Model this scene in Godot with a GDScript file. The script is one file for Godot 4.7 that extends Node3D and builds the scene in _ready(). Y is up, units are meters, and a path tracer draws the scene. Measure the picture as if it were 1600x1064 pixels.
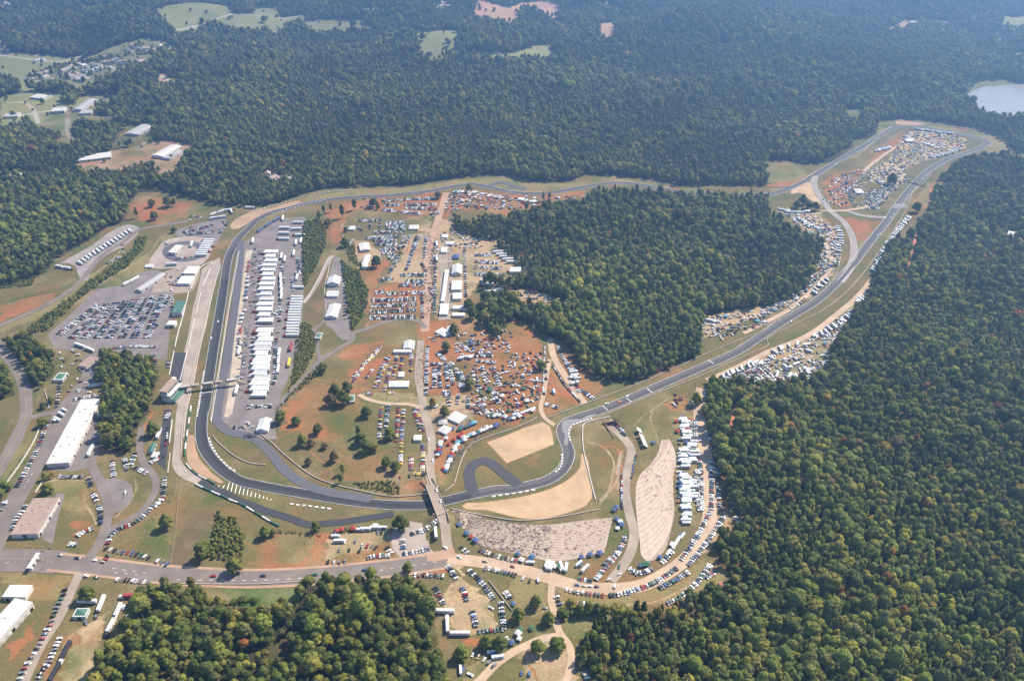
extends Node3D

# ---------------------------------------------------------------- shared state
const CELL := 4.0
const GX0 := -1000.0
const GZ0 := -1850.0
const GNX := 500
const GNZ := 375
const TW := 2048
const TH := 1536
const FX0 := -2600.0
const FZ0 := -4150.0
const FSC := 0.39385
const FH := 1497
var heights := PackedFloat32Array()
var taken := {}
var M := {}
var lift_count := 0

# ---------------------------------------------------------------- numbers and names
func hash2(a: int, b: int) -> float:
	var n := (a * 374761393 + b * 668265263) & 0x7fffffff
	n = ((n ^ (n >> 13)) * 1274126177) & 0x7fffffff
	return float((n ^ (n >> 16)) & 0xffff) / 65535.0

func numbered(called: String) -> String:
	if not taken.has(called):
		taken[called] = 0
		return called
	taken[called] += 1
	return "%s_%03d" % [called, taken[called]]

func tag(o: Node, label: String, category: String = "", group: String = "", kind: String = "") -> Node:
	if label: o.set_meta("label", label)
	if category: o.set_meta("category", category)
	if group: o.set_meta("group", group)
	if kind: o.set_meta("kind", kind)
	return o

func thing(called: String, at: Vector3, turn: float = 0.0) -> Node3D:
	var o := Node3D.new()
	o.name = numbered(called)
	o.position = at
	o.rotation.y = turn
	add_child(o)
	return o

func inst(called: String, mesh: Mesh, mat: Material, parent: Node = null) -> MeshInstance3D:
	var o := MeshInstance3D.new()
	o.mesh = mesh
	if mat: o.material_override = mat
	if parent == null:
		o.name = numbered(called)
		add_child(o)
	else:
		var k := 0
		var nm := called
		while parent.has_node(nm):
			k += 1
			nm = "%s_%03d" % [called, k]
		o.name = nm
		parent.add_child(o)
	return o

func pts2(a: Array) -> PackedVector2Array:
	var r := PackedVector2Array()
	for i in range(0, a.size(), 2):
		r.append(Vector2(a[i], a[i + 1]))
	return r

# ---------------------------------------------------------------- terrain
func relief(x: float, z: float) -> float:
	if z > -1820.0: return 0.0
	var m := clampf((-z - 1820.0) / 500.0, 0.0, 1.0)
	m = m * m * (3.0 - 2.0 * m)
	var k := clampf((Vector2(x - 1230.0, z + 1930.0).length() - 330.0) / 350.0, 0.0, 1.0)
	m *= k * k * (3.0 - 2.0 * k)
	return m * (40.0 * sin(x * .0052 + z * .0031) * sin(z * .0061 - x * .0021) + 16.0 * sin(x * .011 - z * .004 + 1.0) * sin(z * .013 + .7))

func gy(x: float, z: float) -> float:
	var fx := (x - GX0) / CELL
	var fz := (z - GZ0) / CELL
	if fx < 0.0 or fz < 0.0 or fx >= GNX or fz >= GNZ:
		return relief(x, z)
	var i := int(fx)
	var j := int(fz)
	var u := fx - i
	var v := fz - j
	var w := GNX + 1
	var a := heights[j * w + i]
	var b := heights[j * w + i + 1]
	var c := heights[(j + 1) * w + i]
	var d := heights[(j + 1) * w + i + 1]
	if u + v <= 1.0:
		return a + (b - a) * u + (c - a) * v
	return d + (c - d) * (1.0 - u) + (b - d) * (1.0 - v)

func make_heights() -> void:
	heights.resize((GNX + 1) * (GNZ + 1))
	for m in MOUNDS:
		var a := Vector2(m[0], m[1])
		var b := Vector2(m[2], m[3])
		var d := b - a
		var ll := d.length_squared()
		var lo := Vector2(minf(a.x, b.x), minf(a.y, b.y)) - Vector2.ONE * 25.0
		var hi := Vector2(maxf(a.x, b.x), maxf(a.y, b.y)) + Vector2.ONE * 25.0
		for j in range(int((lo.y - GZ0) / CELL), int((hi.y - GZ0) / CELL) + 1):
			for i in range(int((lo.x - GX0) / CELL), int((hi.x - GX0) / CELL) + 1):
				var p := Vector2(GX0 + i * CELL, GZ0 + j * CELL) - a
				var t := p.dot(d) / ll
				var off := absf(p.cross(d)) / sqrt(ll)
				if t < 0.0 or t > 1.0 or off > m[7]: continue
				var f: float = 1.0 if off < m[6] else 1.0 - (off - m[6]) / (m[7] - m[6])
				heights[j * (GNX + 1) + i] += (m[4] + (m[5] - m[4]) * t) * f
	for j in range(0, GNZ + 1):
		var z := GZ0 + j * CELL
		if z > -1820.0: break
		for i in range(0, GNX + 1):
			heights[j * (GNX + 1) + i] += relief(GX0 + i * CELL, z)

# ---------------------------------------------------------------- meshes
func smooth_path(p: PackedVector2Array, step: float, closed := false) -> PackedVector2Array:
	var out := PackedVector2Array()
	var n := p.size()
	for i in range(n if closed else n - 1):
		var p0 := p[(i - 1 + n) % n] if closed else p[maxi(i - 1, 0)]
		var p1 := p[i]
		var p2 := p[(i + 1) % n]
		var p3 := p[(i + 2) % n] if closed else p[mini(i + 2, n - 1)]
		var ln := p1.distance_to(p2)
		var t1 := (p2 - p0).normalized() * ln
		var t2 := (p3 - p1).normalized() * ln
		var m := maxi(1, int(ln / step))
		for k in m:
			var t := float(k) / m
			out.append(p1 * (2 * t * t * t - 3 * t * t + 1) + t1 * (t * t * t - 2 * t * t + t) + p2 * (-2 * t * t * t + 3 * t * t) + t2 * (t * t * t - t * t))
	if not closed: out.append(p[n - 1])
	return out

func offset_path(c: PackedVector2Array, off: float, closed := false) -> PackedVector2Array:
	var r := PackedVector2Array()
	var n := c.size()
	for i in n:
		var a := c[(i - 1 + n) % n] if closed else c[maxi(i - 1, 0)]
		var b := c[(i + 1) % n] if closed else c[mini(i + 1, n - 1)]
		var d := (b - a).normalized()
		r.append(c[i] + Vector2(-d.y, d.x) * off)
	return r

func strip_mesh(c: PackedVector2Array, half: float, lift: float, closed := false, off := 0.0, cols := PackedColorArray(), hgt := -1.0) -> ArrayMesh:
	# a ribbon on the ground; with hgt > 0 a wall of that height
	var l := offset_path(c, off - half, closed)
	var r := offset_path(c, off + half, closed)
	var n := c.size()
	var v := PackedVector3Array()
	var nn := PackedVector3Array()
	var ix := PackedInt32Array()
	var cc := PackedColorArray()
	var total := n + 1 if closed else n
	if hgt <= 0.0:
		for k in total:
			var i := k % n
			v.append(Vector3(l[i].x, gy(l[i].x, l[i].y) + lift, l[i].y))
			v.append(Vector3(c[i].x + (r[i].x + l[i].x - 2 * c[i].x) * .5, gy((l[i].x + r[i].x) * .5, (l[i].y + r[i].y) * .5) + lift, (l[i].y + r[i].y) * .5))
			v.append(Vector3(r[i].x, gy(r[i].x, r[i].y) + lift, r[i].y))
			for q in 3:
				nn.append(Vector3.UP)
				if cols.size(): cc.append(cols[i])
			if k > 0:
				var b := k * 3
				for q in 2:
					ix.append_array([b - 3 + q, b - 2 + q, b + q, b + q, b - 2 + q, b + 1 + q])
		var arr0 := []
		arr0.resize(Mesh.ARRAY_MAX)
		# winding: make it face up
		if n > 1 and (v[2] - v[0]).cross(v[3] - v[0]).y > 0.0:
			for q in range(0, ix.size(), 3):
				var t := ix[q]; ix[q] = ix[q + 1]; ix[q + 1] = t
		arr0[Mesh.ARRAY_VERTEX] = v
		arr0[Mesh.ARRAY_NORMAL] = nn
		if cols.size(): arr0[Mesh.ARRAY_COLOR] = cc
		arr0[Mesh.ARRAY_INDEX] = ix
		var m0 := ArrayMesh.new()
		m0.add_surface_from_arrays(Mesh.PRIMITIVE_TRIANGLES, arr0)
		return m0
	var st := SurfaceTool.new()
	st.begin(Mesh.PRIMITIVE_TRIANGLES)
	st.set_smooth_group(-1)
	for k in range(1, total):
		var i := (k - 1) % n
		var j := k % n
		var y0 := gy(c[i].x, c[i].y) + lift
		var y1 := gy(c[j].x, c[j].y) + lift
		var a := Vector3(l[i].x, y0 - .3, l[i].y)
		var b := Vector3(r[i].x, y0 - .3, r[i].y)
		var d := Vector3(l[j].x, y1 - .3, l[j].y)
		var e := Vector3(r[j].x, y1 - .3, r[j].y)
		var up := Vector3(0, hgt + .3, 0)
		quad(st, a, d, d + up, a + up)
		quad(st, e, b, b + up, e + up)
		quad(st, a + up, d + up, e + up, b + up)
		if not closed and k == 1: quad(st, b, a, a + up, b + up)
		if not closed and k == total - 1: quad(st, d, e, e + up, d + up)
	st.generate_normals()
	return st.commit()

func quad(st: SurfaceTool, a: Vector3, b: Vector3, c: Vector3, d: Vector3) -> void:
	st.add_vertex(a); st.add_vertex(b); st.add_vertex(c)
	st.add_vertex(a); st.add_vertex(c); st.add_vertex(d)

func sheet_mesh(p: PackedVector2Array, lift: float) -> ArrayMesh:
	var tri := Geometry2D.triangulate_polygon(p)
	if tri.is_empty(): print("untriangulated outline")
	var st := SurfaceTool.new()
	st.begin(Mesh.PRIMITIVE_TRIANGLES)
	for q in range(0, tri.size(), 3):
		var a := p[tri[q]]
		var b := p[tri[q + 1]]
		var c := p[tri[q + 2]]
		if (b - a).cross(c - a) < 0.0:
			var t := b; b = c; c = t
		for w in [a, b, c]:
			st.set_normal(Vector3.UP)
			st.add_vertex(Vector3(w.x, lift, w.y))
	return st.commit()

func soft_poly(p: PackedVector2Array) -> PackedVector2Array:
	return smooth_path(p, 6.0, true)

func road(called: String, mat: String, width: float, p: PackedVector2Array, label: String) -> MeshInstance3D:
	lift_count += 1
	var o := inst(called, strip_mesh(smooth_path(p, 4.0), width * .5, .05 + lift_count * .004), M[mat])
	tag(o, label, "", "", "structure")
	return o

func sheet(called: String, mat: String, p: PackedVector2Array, label: String, smooth := false) -> MeshInstance3D:
	lift_count += 1
	var o := inst(called, sheet_mesh(soft_poly(p) if smooth else p, .02 + lift_count * .004), M[mat])
	tag(o, label, "", "", "structure")
	return o

# ---------------------------------------------------------------- materials
func noise_tex(fr: float, seed_: int, lo: Color, hi: Color, size := 512, oct := 5, mid := 0.5) -> NoiseTexture2D:
	var n := FastNoiseLite.new()
	n.seed = seed_
	n.noise_type = FastNoiseLite.TYPE_SIMPLEX_SMOOTH
	n.frequency = fr
	n.fractal_octaves = oct
	n.fractal_gain = 0.6
	var t := NoiseTexture2D.new()
	t.width = size
	t.height = size
	t.seamless = true
	t.noise = n
	var g := Gradient.new()
	g.set_color(0, lo)
	g.set_color(1, hi)
	g.add_point(mid, lo.lerp(hi, 0.5))
	t.color_ramp = g
	return t

func lin(r: float, g: float, b: float) -> Color:
	return Color(r, g, b).linear_to_srgb()

func flat(key: String, c: Color, rough := 0.8, metal := 0.0) -> StandardMaterial3D:
	var m := StandardMaterial3D.new()
	m.resource_name = key
	m.albedo_color = c
	m.roughness = rough
	m.metallic = metal
	M[key] = m
	return m

func worn(key: String, c: Color, scale: float, tex: Texture2D, rough := 0.9) -> StandardMaterial3D:
	# a colour with a large and small worn pattern laid out in world metres
	var m := flat(key, c, rough)
	m.albedo_texture = tex
	m.uv1_triplanar = true
	m.uv1_world_triplanar = true
	m.uv1_scale = Vector3.ONE * scale
	return m

# ---------------------------------------------------------------- painting the ground
func blob(c: Color, size: int, seed_: int) -> Image:
	var im := Image.create(size, size, false, Image.FORMAT_RGBA8)
	var n := FastNoiseLite.new()
	n.seed = seed_
	n.frequency = 3.0 / size
	n.fractal_octaves = 4
	for y in size:
		for x in size:
			var d := Vector2(x + .5, y + .5).distance_to(Vector2(size, size) * .5) / (size * .5)
			var a := clampf((1.0 - d) * 1.5 + n.get_noise_2d(x, y) * .9 - .25, 0.0, 1.0)
			im.set_pixel(x, y, Color(c.r, c.g, c.b, a * c.a))
	return im

func paint_poly(im: Image, p: PackedVector2Array, c: Color, jit: float, salt: int) -> void:
	# p in pixels of the picture; scan lines with uneven ends
	var lo := 1e9
	var hi := -1e9
	for q in p:
		lo = minf(lo, q.y)
		hi = maxf(hi, q.y)
	var w := im.get_width()
	var nz := FastNoiseLite.new()
	nz.seed = salt
	nz.frequency = .045
	nz.fractal_octaves = 4
	var n := p.size()
	for y in range(maxi(0, int(lo)), mini(im.get_height() - 1, int(hi)) + 1):
		var xs := PackedFloat32Array()
		for i in n:
			var a := p[i]
			var b := p[(i + 1) % n]
			if (a.y <= y + .5) != (b.y <= y + .5):
				xs.append(a.x + (y + .5 - a.y) / (b.y - a.y) * (b.x - a.x))
		xs.sort()
		for k in range(0, xs.size() - 1, 2):
			var x0 := int(xs[k] + nz.get_noise_2d(xs[k], y * 1.7) * jit * 2.2)
			var x1 := int(xs[k + 1] + nz.get_noise_2d(xs[k + 1] + 99.0, y * 1.7) * jit * 2.2)
			x0 = maxi(x0, 0)
			x1 = mini(x1, w)
			if x1 > x0: im.fill_rect(Rect2i(x0, y, x1 - x0, 1), c)

func near_px(p: PackedVector2Array) -> PackedVector2Array:
	var r := PackedVector2Array()
	for q in p: r.append(Vector2((q.x - GX0) * TW / 2000.0, (q.y - GZ0) * TH / 1500.0))
	return r

func far_px(p: PackedVector2Array) -> PackedVector2Array:
	var r := PackedVector2Array()
	for q in p: r.append(Vector2((q.x - FX0) * FSC, (q.y - FZ0) * FSC))
	return r

func stamp(im: Image, b: Image, x: float, y: float) -> void:
	im.blend_rect(b, Rect2i(0, 0, b.get_width(), b.get_height()), Vector2i(int(x) - b.get_width() / 2, int(y) - b.get_height() / 2))

var MOUNDS := [[-56.46,-524.16,-67.06,-570.93,0.00,5.50,6.50,17.00],[-84.04,-649.42,-77.66,-601.56,0.00,5.50,6.50,17.00],[122.16,-667.76,105.88,-713.30,0.00,-5.00,5.00,8.50]]
var TRACK := [-340.9,-728.9,-340.7,-734.1,-347.8,-766.5,-366.1,-849.2,-378.7,-909.6,-400.2,-1011.2,-419.2,-1098.7,-423.8,-1152.3,-421.8,-1184.1,-416.7,-1210,-413.5,-1236.9,-395,-1267.2,-372.5,-1284.1,-349.5,-1301.4,-325.3,-1314.9,-299.9,-1324.5,-273.5,-1330.1,-246.8,-1334.2,-219.7,-1337,-192.9,-1342.6,-166,-1349.2,-139.2,-1359.7,-112.3,-1374.2,-84.8,-1386,-71.3,-1389,-50.7,-1381.6,-28,-1368.4,0,-1355.4,27.6,-1345.5,55.2,-1345.5,83.4,-1356.9,111.9,-1369,141.1,-1383.1,170.2,-1392.6,193.1,-1395,215.4,-1391.1,238.8,-1380.1,252.4,-1372.8,289,-1356.9,331.2,-1345.5,384.5,-1337,428.4,-1337,459.7,-1351.2,490.6,-1374.2,521.4,-1402.5,551.4,-1433.2,597.2,-1484.7,644.4,-1535.8,692.3,-1584.2,747.1,-1646.9,781.1,-1684.8,809.1,-1705.4,835.8,-1705.4,865.8,-1697.1,891.9,-1680.7,914.9,-1658.7,935.4,-1641,947.5,-1625.5,948.6,-1606.5,934.2,-1589.7,904.1,-1566,879.6,-1548.1,839,-1523.6,809.3,-1497.4,778.2,-1467.7,748.3,-1434.8,722.7,-1401.6,687.9,-1354,658.1,-1312.2,632.5,-1274.9,612.7,-1244.3,569.7,-1184.1,529.8,-1128.2,500.8,-1086.4,471.2,-1046.8,443.7,-1011.2,409.7,-972.9,380.5,-946.7,352.6,-922.3,325.2,-896.4,273.7,-848.5,228.7,-818,186,-789.7,157.3,-770.8,125.6,-749.5,106.5,-737.6,87.9,-727.2,73.4,-720.3,60.7,-711.9,54.2,-700.9,54.2,-687.4,56.9,-674.2,58.8,-661.4,56,-646.4,48.1,-630.9,34.8,-618.7,18.9,-612.2,0,-606.3,-15.6,-604.9,-31.1,-600.4,-46.4,-596,-61.5,-590.7,-84.3,-584.1,-99.2,-583.7,-114.8,-584.1,-137.8,-586.7,-161.4,-590.7,-185.5,-596,-210.2,-601.8,-234.7,-607.6,-251.5,-612.2,-268.8,-617.7,-288.7,-631.9,-307.5,-651.4,-322,-671.6,-332.9,-698.1]
var FORESTS := [
	pl("F1", [-770.3,-1000.3,-711.3,-1013.9,-687.2,-1032.5,-669.2,-1056.5,-671.7,-1096.6,-657.3,-1144.6,-644.5,-1195.8,-623.4,-1231.9,-648.4,-1309.5,-645,-1372.8,-619.6,-1380.1,-579.1,-1344.1,-531.2,-1323.1,-495.8,-1296,-453.8,-1289.4,-427.1,-1289.4,-391,-1306.1,-359.3,-1347.6,-322.2,-1371.3,-275.4,-1376.4,-225.8,-1383.8,-169.7,-1387.5,-114.8,-1413.9,-58,-1433.2,0,-1431.7,34.3,-1404,85.4,-1399.5,108.6,-1406.3,127.1,-1425.5,137,-1441.1,174.1,-1433.2,219.1,-1421.6,257.8,-1410.1,296.3,-1383.8,352.3,-1381.6,422.8,-1381.6,451.6,-1383.8,465.4,-1437.2,478.3,-1453,557.4,-1501.5,484.3,-1509.9,554.9,-1493.1,599.9,-1493.1,614.6,-1501.5,669,-1571.4,685.2,-1627.5,714.2,-1627.5,751.2,-1666.7,766.4,-1707.4,778.1,-1739.1,823.1,-1758.6,887.1,-1747.7,966.6,-1699.1,987.7,-1608.4,975.4,-1571.4,974.1,-1544.6,1193.6,-1580.5,2719.1,-3860,-2847.7,-4042.5,-1109.6,-1354]),
	pl("F2", [-93.7,-1247,-70.5,-1219,-47.9,-1243,-14.1,-1238.9,19.6,-1243,36.8,-1259.4,79.8,-1282.8,120.6,-1296,135.6,-1316.3,132.4,-1344.1,193.9,-1351.2,247.2,-1337,300.9,-1330.1,386.1,-1344.1,437.6,-1330.1,422,-1269.8,432.9,-1213.6,449.8,-1184.1,466,-1155.6,470.6,-1139.1,454.9,-1096.6,429.4,-1051.6,409.9,-1009.3,378.9,-978.2,341.9,-961,297.3,-952.5,251.6,-936,241.6,-900.3,235.9,-876.1,229.7,-843.5,189.7,-812.7,152.9,-793,129.5,-783.3,111.3,-786.5,88.9,-809.3,77,-829.6,74.6,-854.2,60,-876.1,36.5,-894.5,26.8,-915.9,0,-927.9,-20,-876.1,-34.9,-908,-42.3,-948.4,-38.8,-973.8,0,-976,21.2,-948.4,73.6,-940.1,65.2,-982.5,43.9,-995.8,22.1,-1007.1,0,-1007.1,-44.5,-1013.9,-44.9,-1027.8,0,-1020.8,27,-1032.5,32,-1051.6,23.2,-1076.3,17.5,-1075.6,-3.7,-1098.8,-20.9,-1122.7,-18.1,-1147.4,2.6,-1165.6,-45.5,-1161.9,-68.7,-1180.5,-92.7,-1201.4]),
	pl("F3", [818.5,-1470.1,769.1,-1417.8,762.2,-1401.7,778.4,-1388.2,797.8,-1374.9,802.2,-1366.1,806.5,-1357.4,741.5,-1361.8,731.1,-1353.1,700.5,-1287.1,702.5,-1271.4,707.9,-1309.5,696.4,-1276.2,675,-1244.3,649.3,-1219.7,635.7,-1195.8,615,-1172.6,596.5,-1144.6,590.8,-1161.2,565.9,-1128.2,542.9,-1086.4,522.5,-1056.5,509.2,-1032.5,496.3,-1009.3,475.4,-969.5,451.5,-944.2,432.1,-912,409.9,-876.1,406.7,-872.4,390.5,-847.1,378.8,-822.8,361.8,-793,341.2,-780.2,312.5,-776.4,294.1,-776.4,292.2,-776.4,258.5,-781.8,232.1,-788.1,222.8,-783.3,218.6,-743.5,211.3,-698.1,211.6,-676.8,204.8,-661.4,207.9,-636.7,210.3,-617.7,206.3,-599.5,209,-576.8,212.1,-576.8,212.2,-558,192.5,-542,181.3,-530.3,183.9,-515.1,188.8,-498.7,185.5,-489.9,197.2,-481.2,188.8,-474.4,179.4,-474.4,168.6,-481.2,161.8,-474.4,147.8,-471,141.2,-464.4,126.9,-457.8,117.6,-457.8,105.5,-456.2,90.7,-453,78.5,-449.8,70.3,-445.1,61.5,-432.7,56,-428.1,52.8,-417.7,53.4,-409,59.2,-403.3,63.4,-394.4,63.1,-363.2,441.9,-359.6,1271.2,-1509.9,954.6,-1483.1,944.9,-1523.1,917.3,-1515.3,894.1,-1512.7,857.8,-1505.1]),
	pl("F4", [-310.3,-471,-311.8,-464.4,-308.4,-445.1,-310.1,-429.6,-309.2,-417.7,-313.1,-411.9,-315.8,-403.3,-317,-394.4,-311.2,-369.6,-42.4,-369.6,-52.4,-394.4,-54.3,-403.3,-62.3,-410.5,-69.1,-417.7,-61.9,-422.2,-60.2,-432.7,-58.6,-445.1,-63.4,-457.8,-69.8,-471,-80.9,-474.4,-87.4,-484.7,-106.9,-488.1,-123.6,-489.9,-142.6,-488.1,-164.9,-489.9,-178.5,-482.9,-177.2,-464.4,-228.7,-462.7,-255.2,-471,-267.1,-482.9,-285,-479.5,-308,-479.5]),
	pl("F5", [-505.2,-836.5,-485.3,-840,-449.7,-833.1,-429.8,-826.2,-414.9,-806,-409.3,-764.6,-399.8,-728.9,-401.1,-709.1,-402.1,-698.1,-395.7,-676.8,-393.1,-661.4,-423.3,-666.5,-432.6,-676.8,-434.6,-698.1,-454.5,-737.6,-462,-764.6,-485.4,-789.7]),
	pl("F9", [-633.9,-872.4,-599.9,-876.1,-552.3,-829.6,-538.2,-799.4,-539.2,-773.9,-553.2,-780.2,-580.4,-812.7]),
	pl("F9", [-623.7,-822.8,-594.1,-806,-564.1,-761.5,-583.4,-746.5])]
func pl(_wood: String, a: Array) -> Array: return a
var CLEARINGS := [
	["field", [-1082.5,-2632.9,-1098.1,-2746.9,-1082.2,-3117.6,-1008.5,-3115.4,-879.6,-2741.9,-920.2,-2610.4,-959.1,-2492.7,-982.7,-2536.2]],
	["field", [-932.9,-2683.8,-869.2,-2746.3,-823.5,-2816.1,-668.5,-2879,-662.1,-2817.4,-708.4,-2602.2,-749.9,-2645.5,-779.9,-2636.7,-874.5,-2636]],
	["field", [-691.2,-2807.2,-559.1,-2772.5,-468.7,-2730.5,-398.3,-2641.4,-484.2,-2642,-556.1,-2626,-609.8,-2628.8]],
	["field", [-351.6,-2652.6,-286.9,-2656.2,-146.9,-2388.2,-134.3,-2230.1,7.9,-2245.6,66.6,-2375.4,106.3,-2393.5,137.6,-2237.5,75.3,-2177.6,7.7,-2182.6,-83,-2195.9,-157,-2223.8,-196.7,-2197.4,-230.5,-2223.9]],
	["redclay", [-123,-2908.5,-105.3,-3003.1,-75.1,-2985.9,-3.7,-2973.1,-3.7,-2973.1,39.5,-3110.6,120,-3113.6,166.2,-3043.8,164.8,-2889.7,129,-2865.3,209.1,-2764.4,164,-2754.7,112.1,-2876.7,44.2,-2994.7,19.3,-2841,-3.2,-2474.9,-78.2,-2846.4,-117.2,-2819]],
	["redclay", [286.2,-2817.4,334.1,-2839.1,311.7,-2629,330,-2435.9,249.7,-2428.9]],
	["field", [-1513.2,-2509.6,-1475.8,-2522.9,-1426,-2396,-1192.7,-2371.3,-1132.6,-2440.3,-1046.7,-2474.3,-979.9,-2452.8,-862.5,-2275.5,-853,-2181.3,-916.7,-2161.7,-915.2,-2058.9,-970.7,-2070.1,-995.9,-1975.8,-998.2,-1940.8,-1069.9,-1992.2,-1092.1,-1994.5,-1148.6,-1955,-1195.2,-2029.7,-1393.2,-2265]],
	["town", [-1284.4,-2221.1,-1243.3,-2317.4,-1191.7,-2369.2,-1114.8,-2404.9,-1087.2,-2433.2,-1056.7,-2453.8,-982.8,-2424,-877.8,-2259.9,-861.2,-2201.1,-903.1,-2081.6,-945.9,-2046.7,-990.5,-2018.7,-1032.4,-2006.4,-1116.9,-2055.6,-1176.8,-2045.8]],
	["redclay", [-858.5,-2051,-841.8,-2058.6,-796.7,-1987.8,-797.8,-2064.7,-795.6,-1972.7,-837.8,-1986.3]],
	["field", [-1176.3,-1911,-1141.8,-1960.8,-1041.1,-1937.1,-1008.7,-1865.2,-978,-1852.8,-999.1,-1925.9,-910,-1935.1,-878.9,-1865,-916.3,-1816.9,-901.9,-1782.9,-811.6,-1711.9,-700.7,-1701.3,-640.7,-1690.7,-640.7,-1669.9,-695.3,-1685.5,-805.4,-1696,-909.9,-1706.6,-913.8,-1685.5,-873.6,-1595.6,-820.3,-1531,-836.5,-1539.9,-871.5,-1576.7,-904,-1586.1,-920.6,-1614.9,-905.3,-1644.5,-957,-1664.8,-983.4,-1685.5,-1006.9,-1706.6,-1059.5,-1685.5]],
	["redclay", [-817.4,-1483.1,-781,-1562.4,-762.8,-1571.4,-738.5,-1589.7,-736.7,-1627.5,-662.7,-1608.4,-621.9,-1580.5,-616.3,-1553.4,-613.4,-1462.1,-602.9,-1413.7,-637.3,-1413.7,-666.6,-1470.5,-719.6,-1462.1,-715.7,-1437.6,-768.1,-1437.6]],
	["fieldgreen", [-795.2,-1605.2,-802.5,-1697.1,-764,-1728.4,-716,-1614.9,-724.1,-1576.7,-759.7,-1595.6,-779.9,-1567.4]],
	["field", [484.3,-1509.9,536.3,-1501.5,535.3,-1437.6,487.2,-1410.6,452.8,-1410.6]],
	["water", [1052.8,-1925.9,1118.5,-1994,1192.3,-2015.8,1281.4,-2024.1,1140.1,-1761.3,1056.1,-1744.6,1030.2,-1761.3,1017.4,-1807.2]],
	["fieldgreen", [1036,-1905.3,1123.2,-2032.4,1179.1,-2067.7,1214.8,-2060.6,1227.8,-2032.4,1274.4,-2025.5,1234.7,-1951.1,1156.5,-1944.4,1094.2,-1931.2,1037.1,-1880]],
	["redclay", [1030.3,-2561.7,1103,-2593.1,1219.3,-2707.3,1290.8,-2697.1,1351.9,-2687.3,1331.5,-2642.2,1263.6,-2679.3,1142.8,-2584.7,1058,-2550.1]],
	["fieldgreen", [736.9,-1828.5,779.4,-1828.5,739.3,-1744.6,709.8,-1728.1]],
	["redclay", [1453,-2608.3,1477.6,-2606.3,1377.6,-2408.3,1383.6,-2448]],
	["field", [-911.4,-3120.7,-816.3,-3069.8,-740.1,-2801.9,-800,-2714.5]],
	["town", [-489.2,-2800.4,-457.1,-2792.2,-362.9,-2768.4,-361.8,-2755.7,-454,-2765.5]],
	["town", [-342.1,-2760.4,-284,-2785.3,-277.7,-2769.4,-335.9,-2746]],
	["town", [-261.8,-2823.5,-221.2,-2905.9,-189.6,-2899.2,-225.4,-2808.9]],
	["redclay", [534.4,-2478.7,544.1,-2477.1,566.1,-2424.5,681.6,-2412.3,679,-2398.8,564.8,-2416.2,526.2,-2421.8]],
	["redclay", [772.5,-1189.9,802.6,-1189.9,789.7,-1155.6,763.5,-1166.9]],
	["dirt", [718.7,-1231.9,751.2,-1213.6,772.5,-1189.9,761.7,-1178.3,741.9,-1204.7,712,-1222.7]],
	["town", [-1768.6,-3048.9,-1745.7,-3065.6,-1716.2,-3022.7,-1658.2,-3057.8,-1643.8,-3025.3,-1702.5,-2970.7,-1745.2,-2996.9]],
	["field", [-955.8,-1457,-866.7,-1449,-853.5,-1421.6,-897.6,-1406.3,-931.1,-1410.1]],
	["town", [-1427.8,-2969,-1380.8,-2964,-1315.7,-2968.9,-1306.1,-2941.4,-1358.8,-2906.8]],
	["redclay", [294.5,-2998.8,378.3,-2938.6,376.2,-2915.9,297.1,-2950]],
	["field", [1531.7,-2740,1700.1,-2859.6,1555.5,-2589.6,1487,-2629.4]],
	["town", [1338.3,-2297.4,1402,-2305.5,1370.5,-2244.7,1324.2,-2253.1]],
	["town", [1781.1,-3172.7,1810.7,-3121.7,1723.4,-2916.8,1667.2,-2923.4]],
	["field", [-458.7,-1445.1,-430.5,-1437.2,-397.1,-1417.7,-421.3,-1398.7,-446.9,-1410.1]]]
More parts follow.
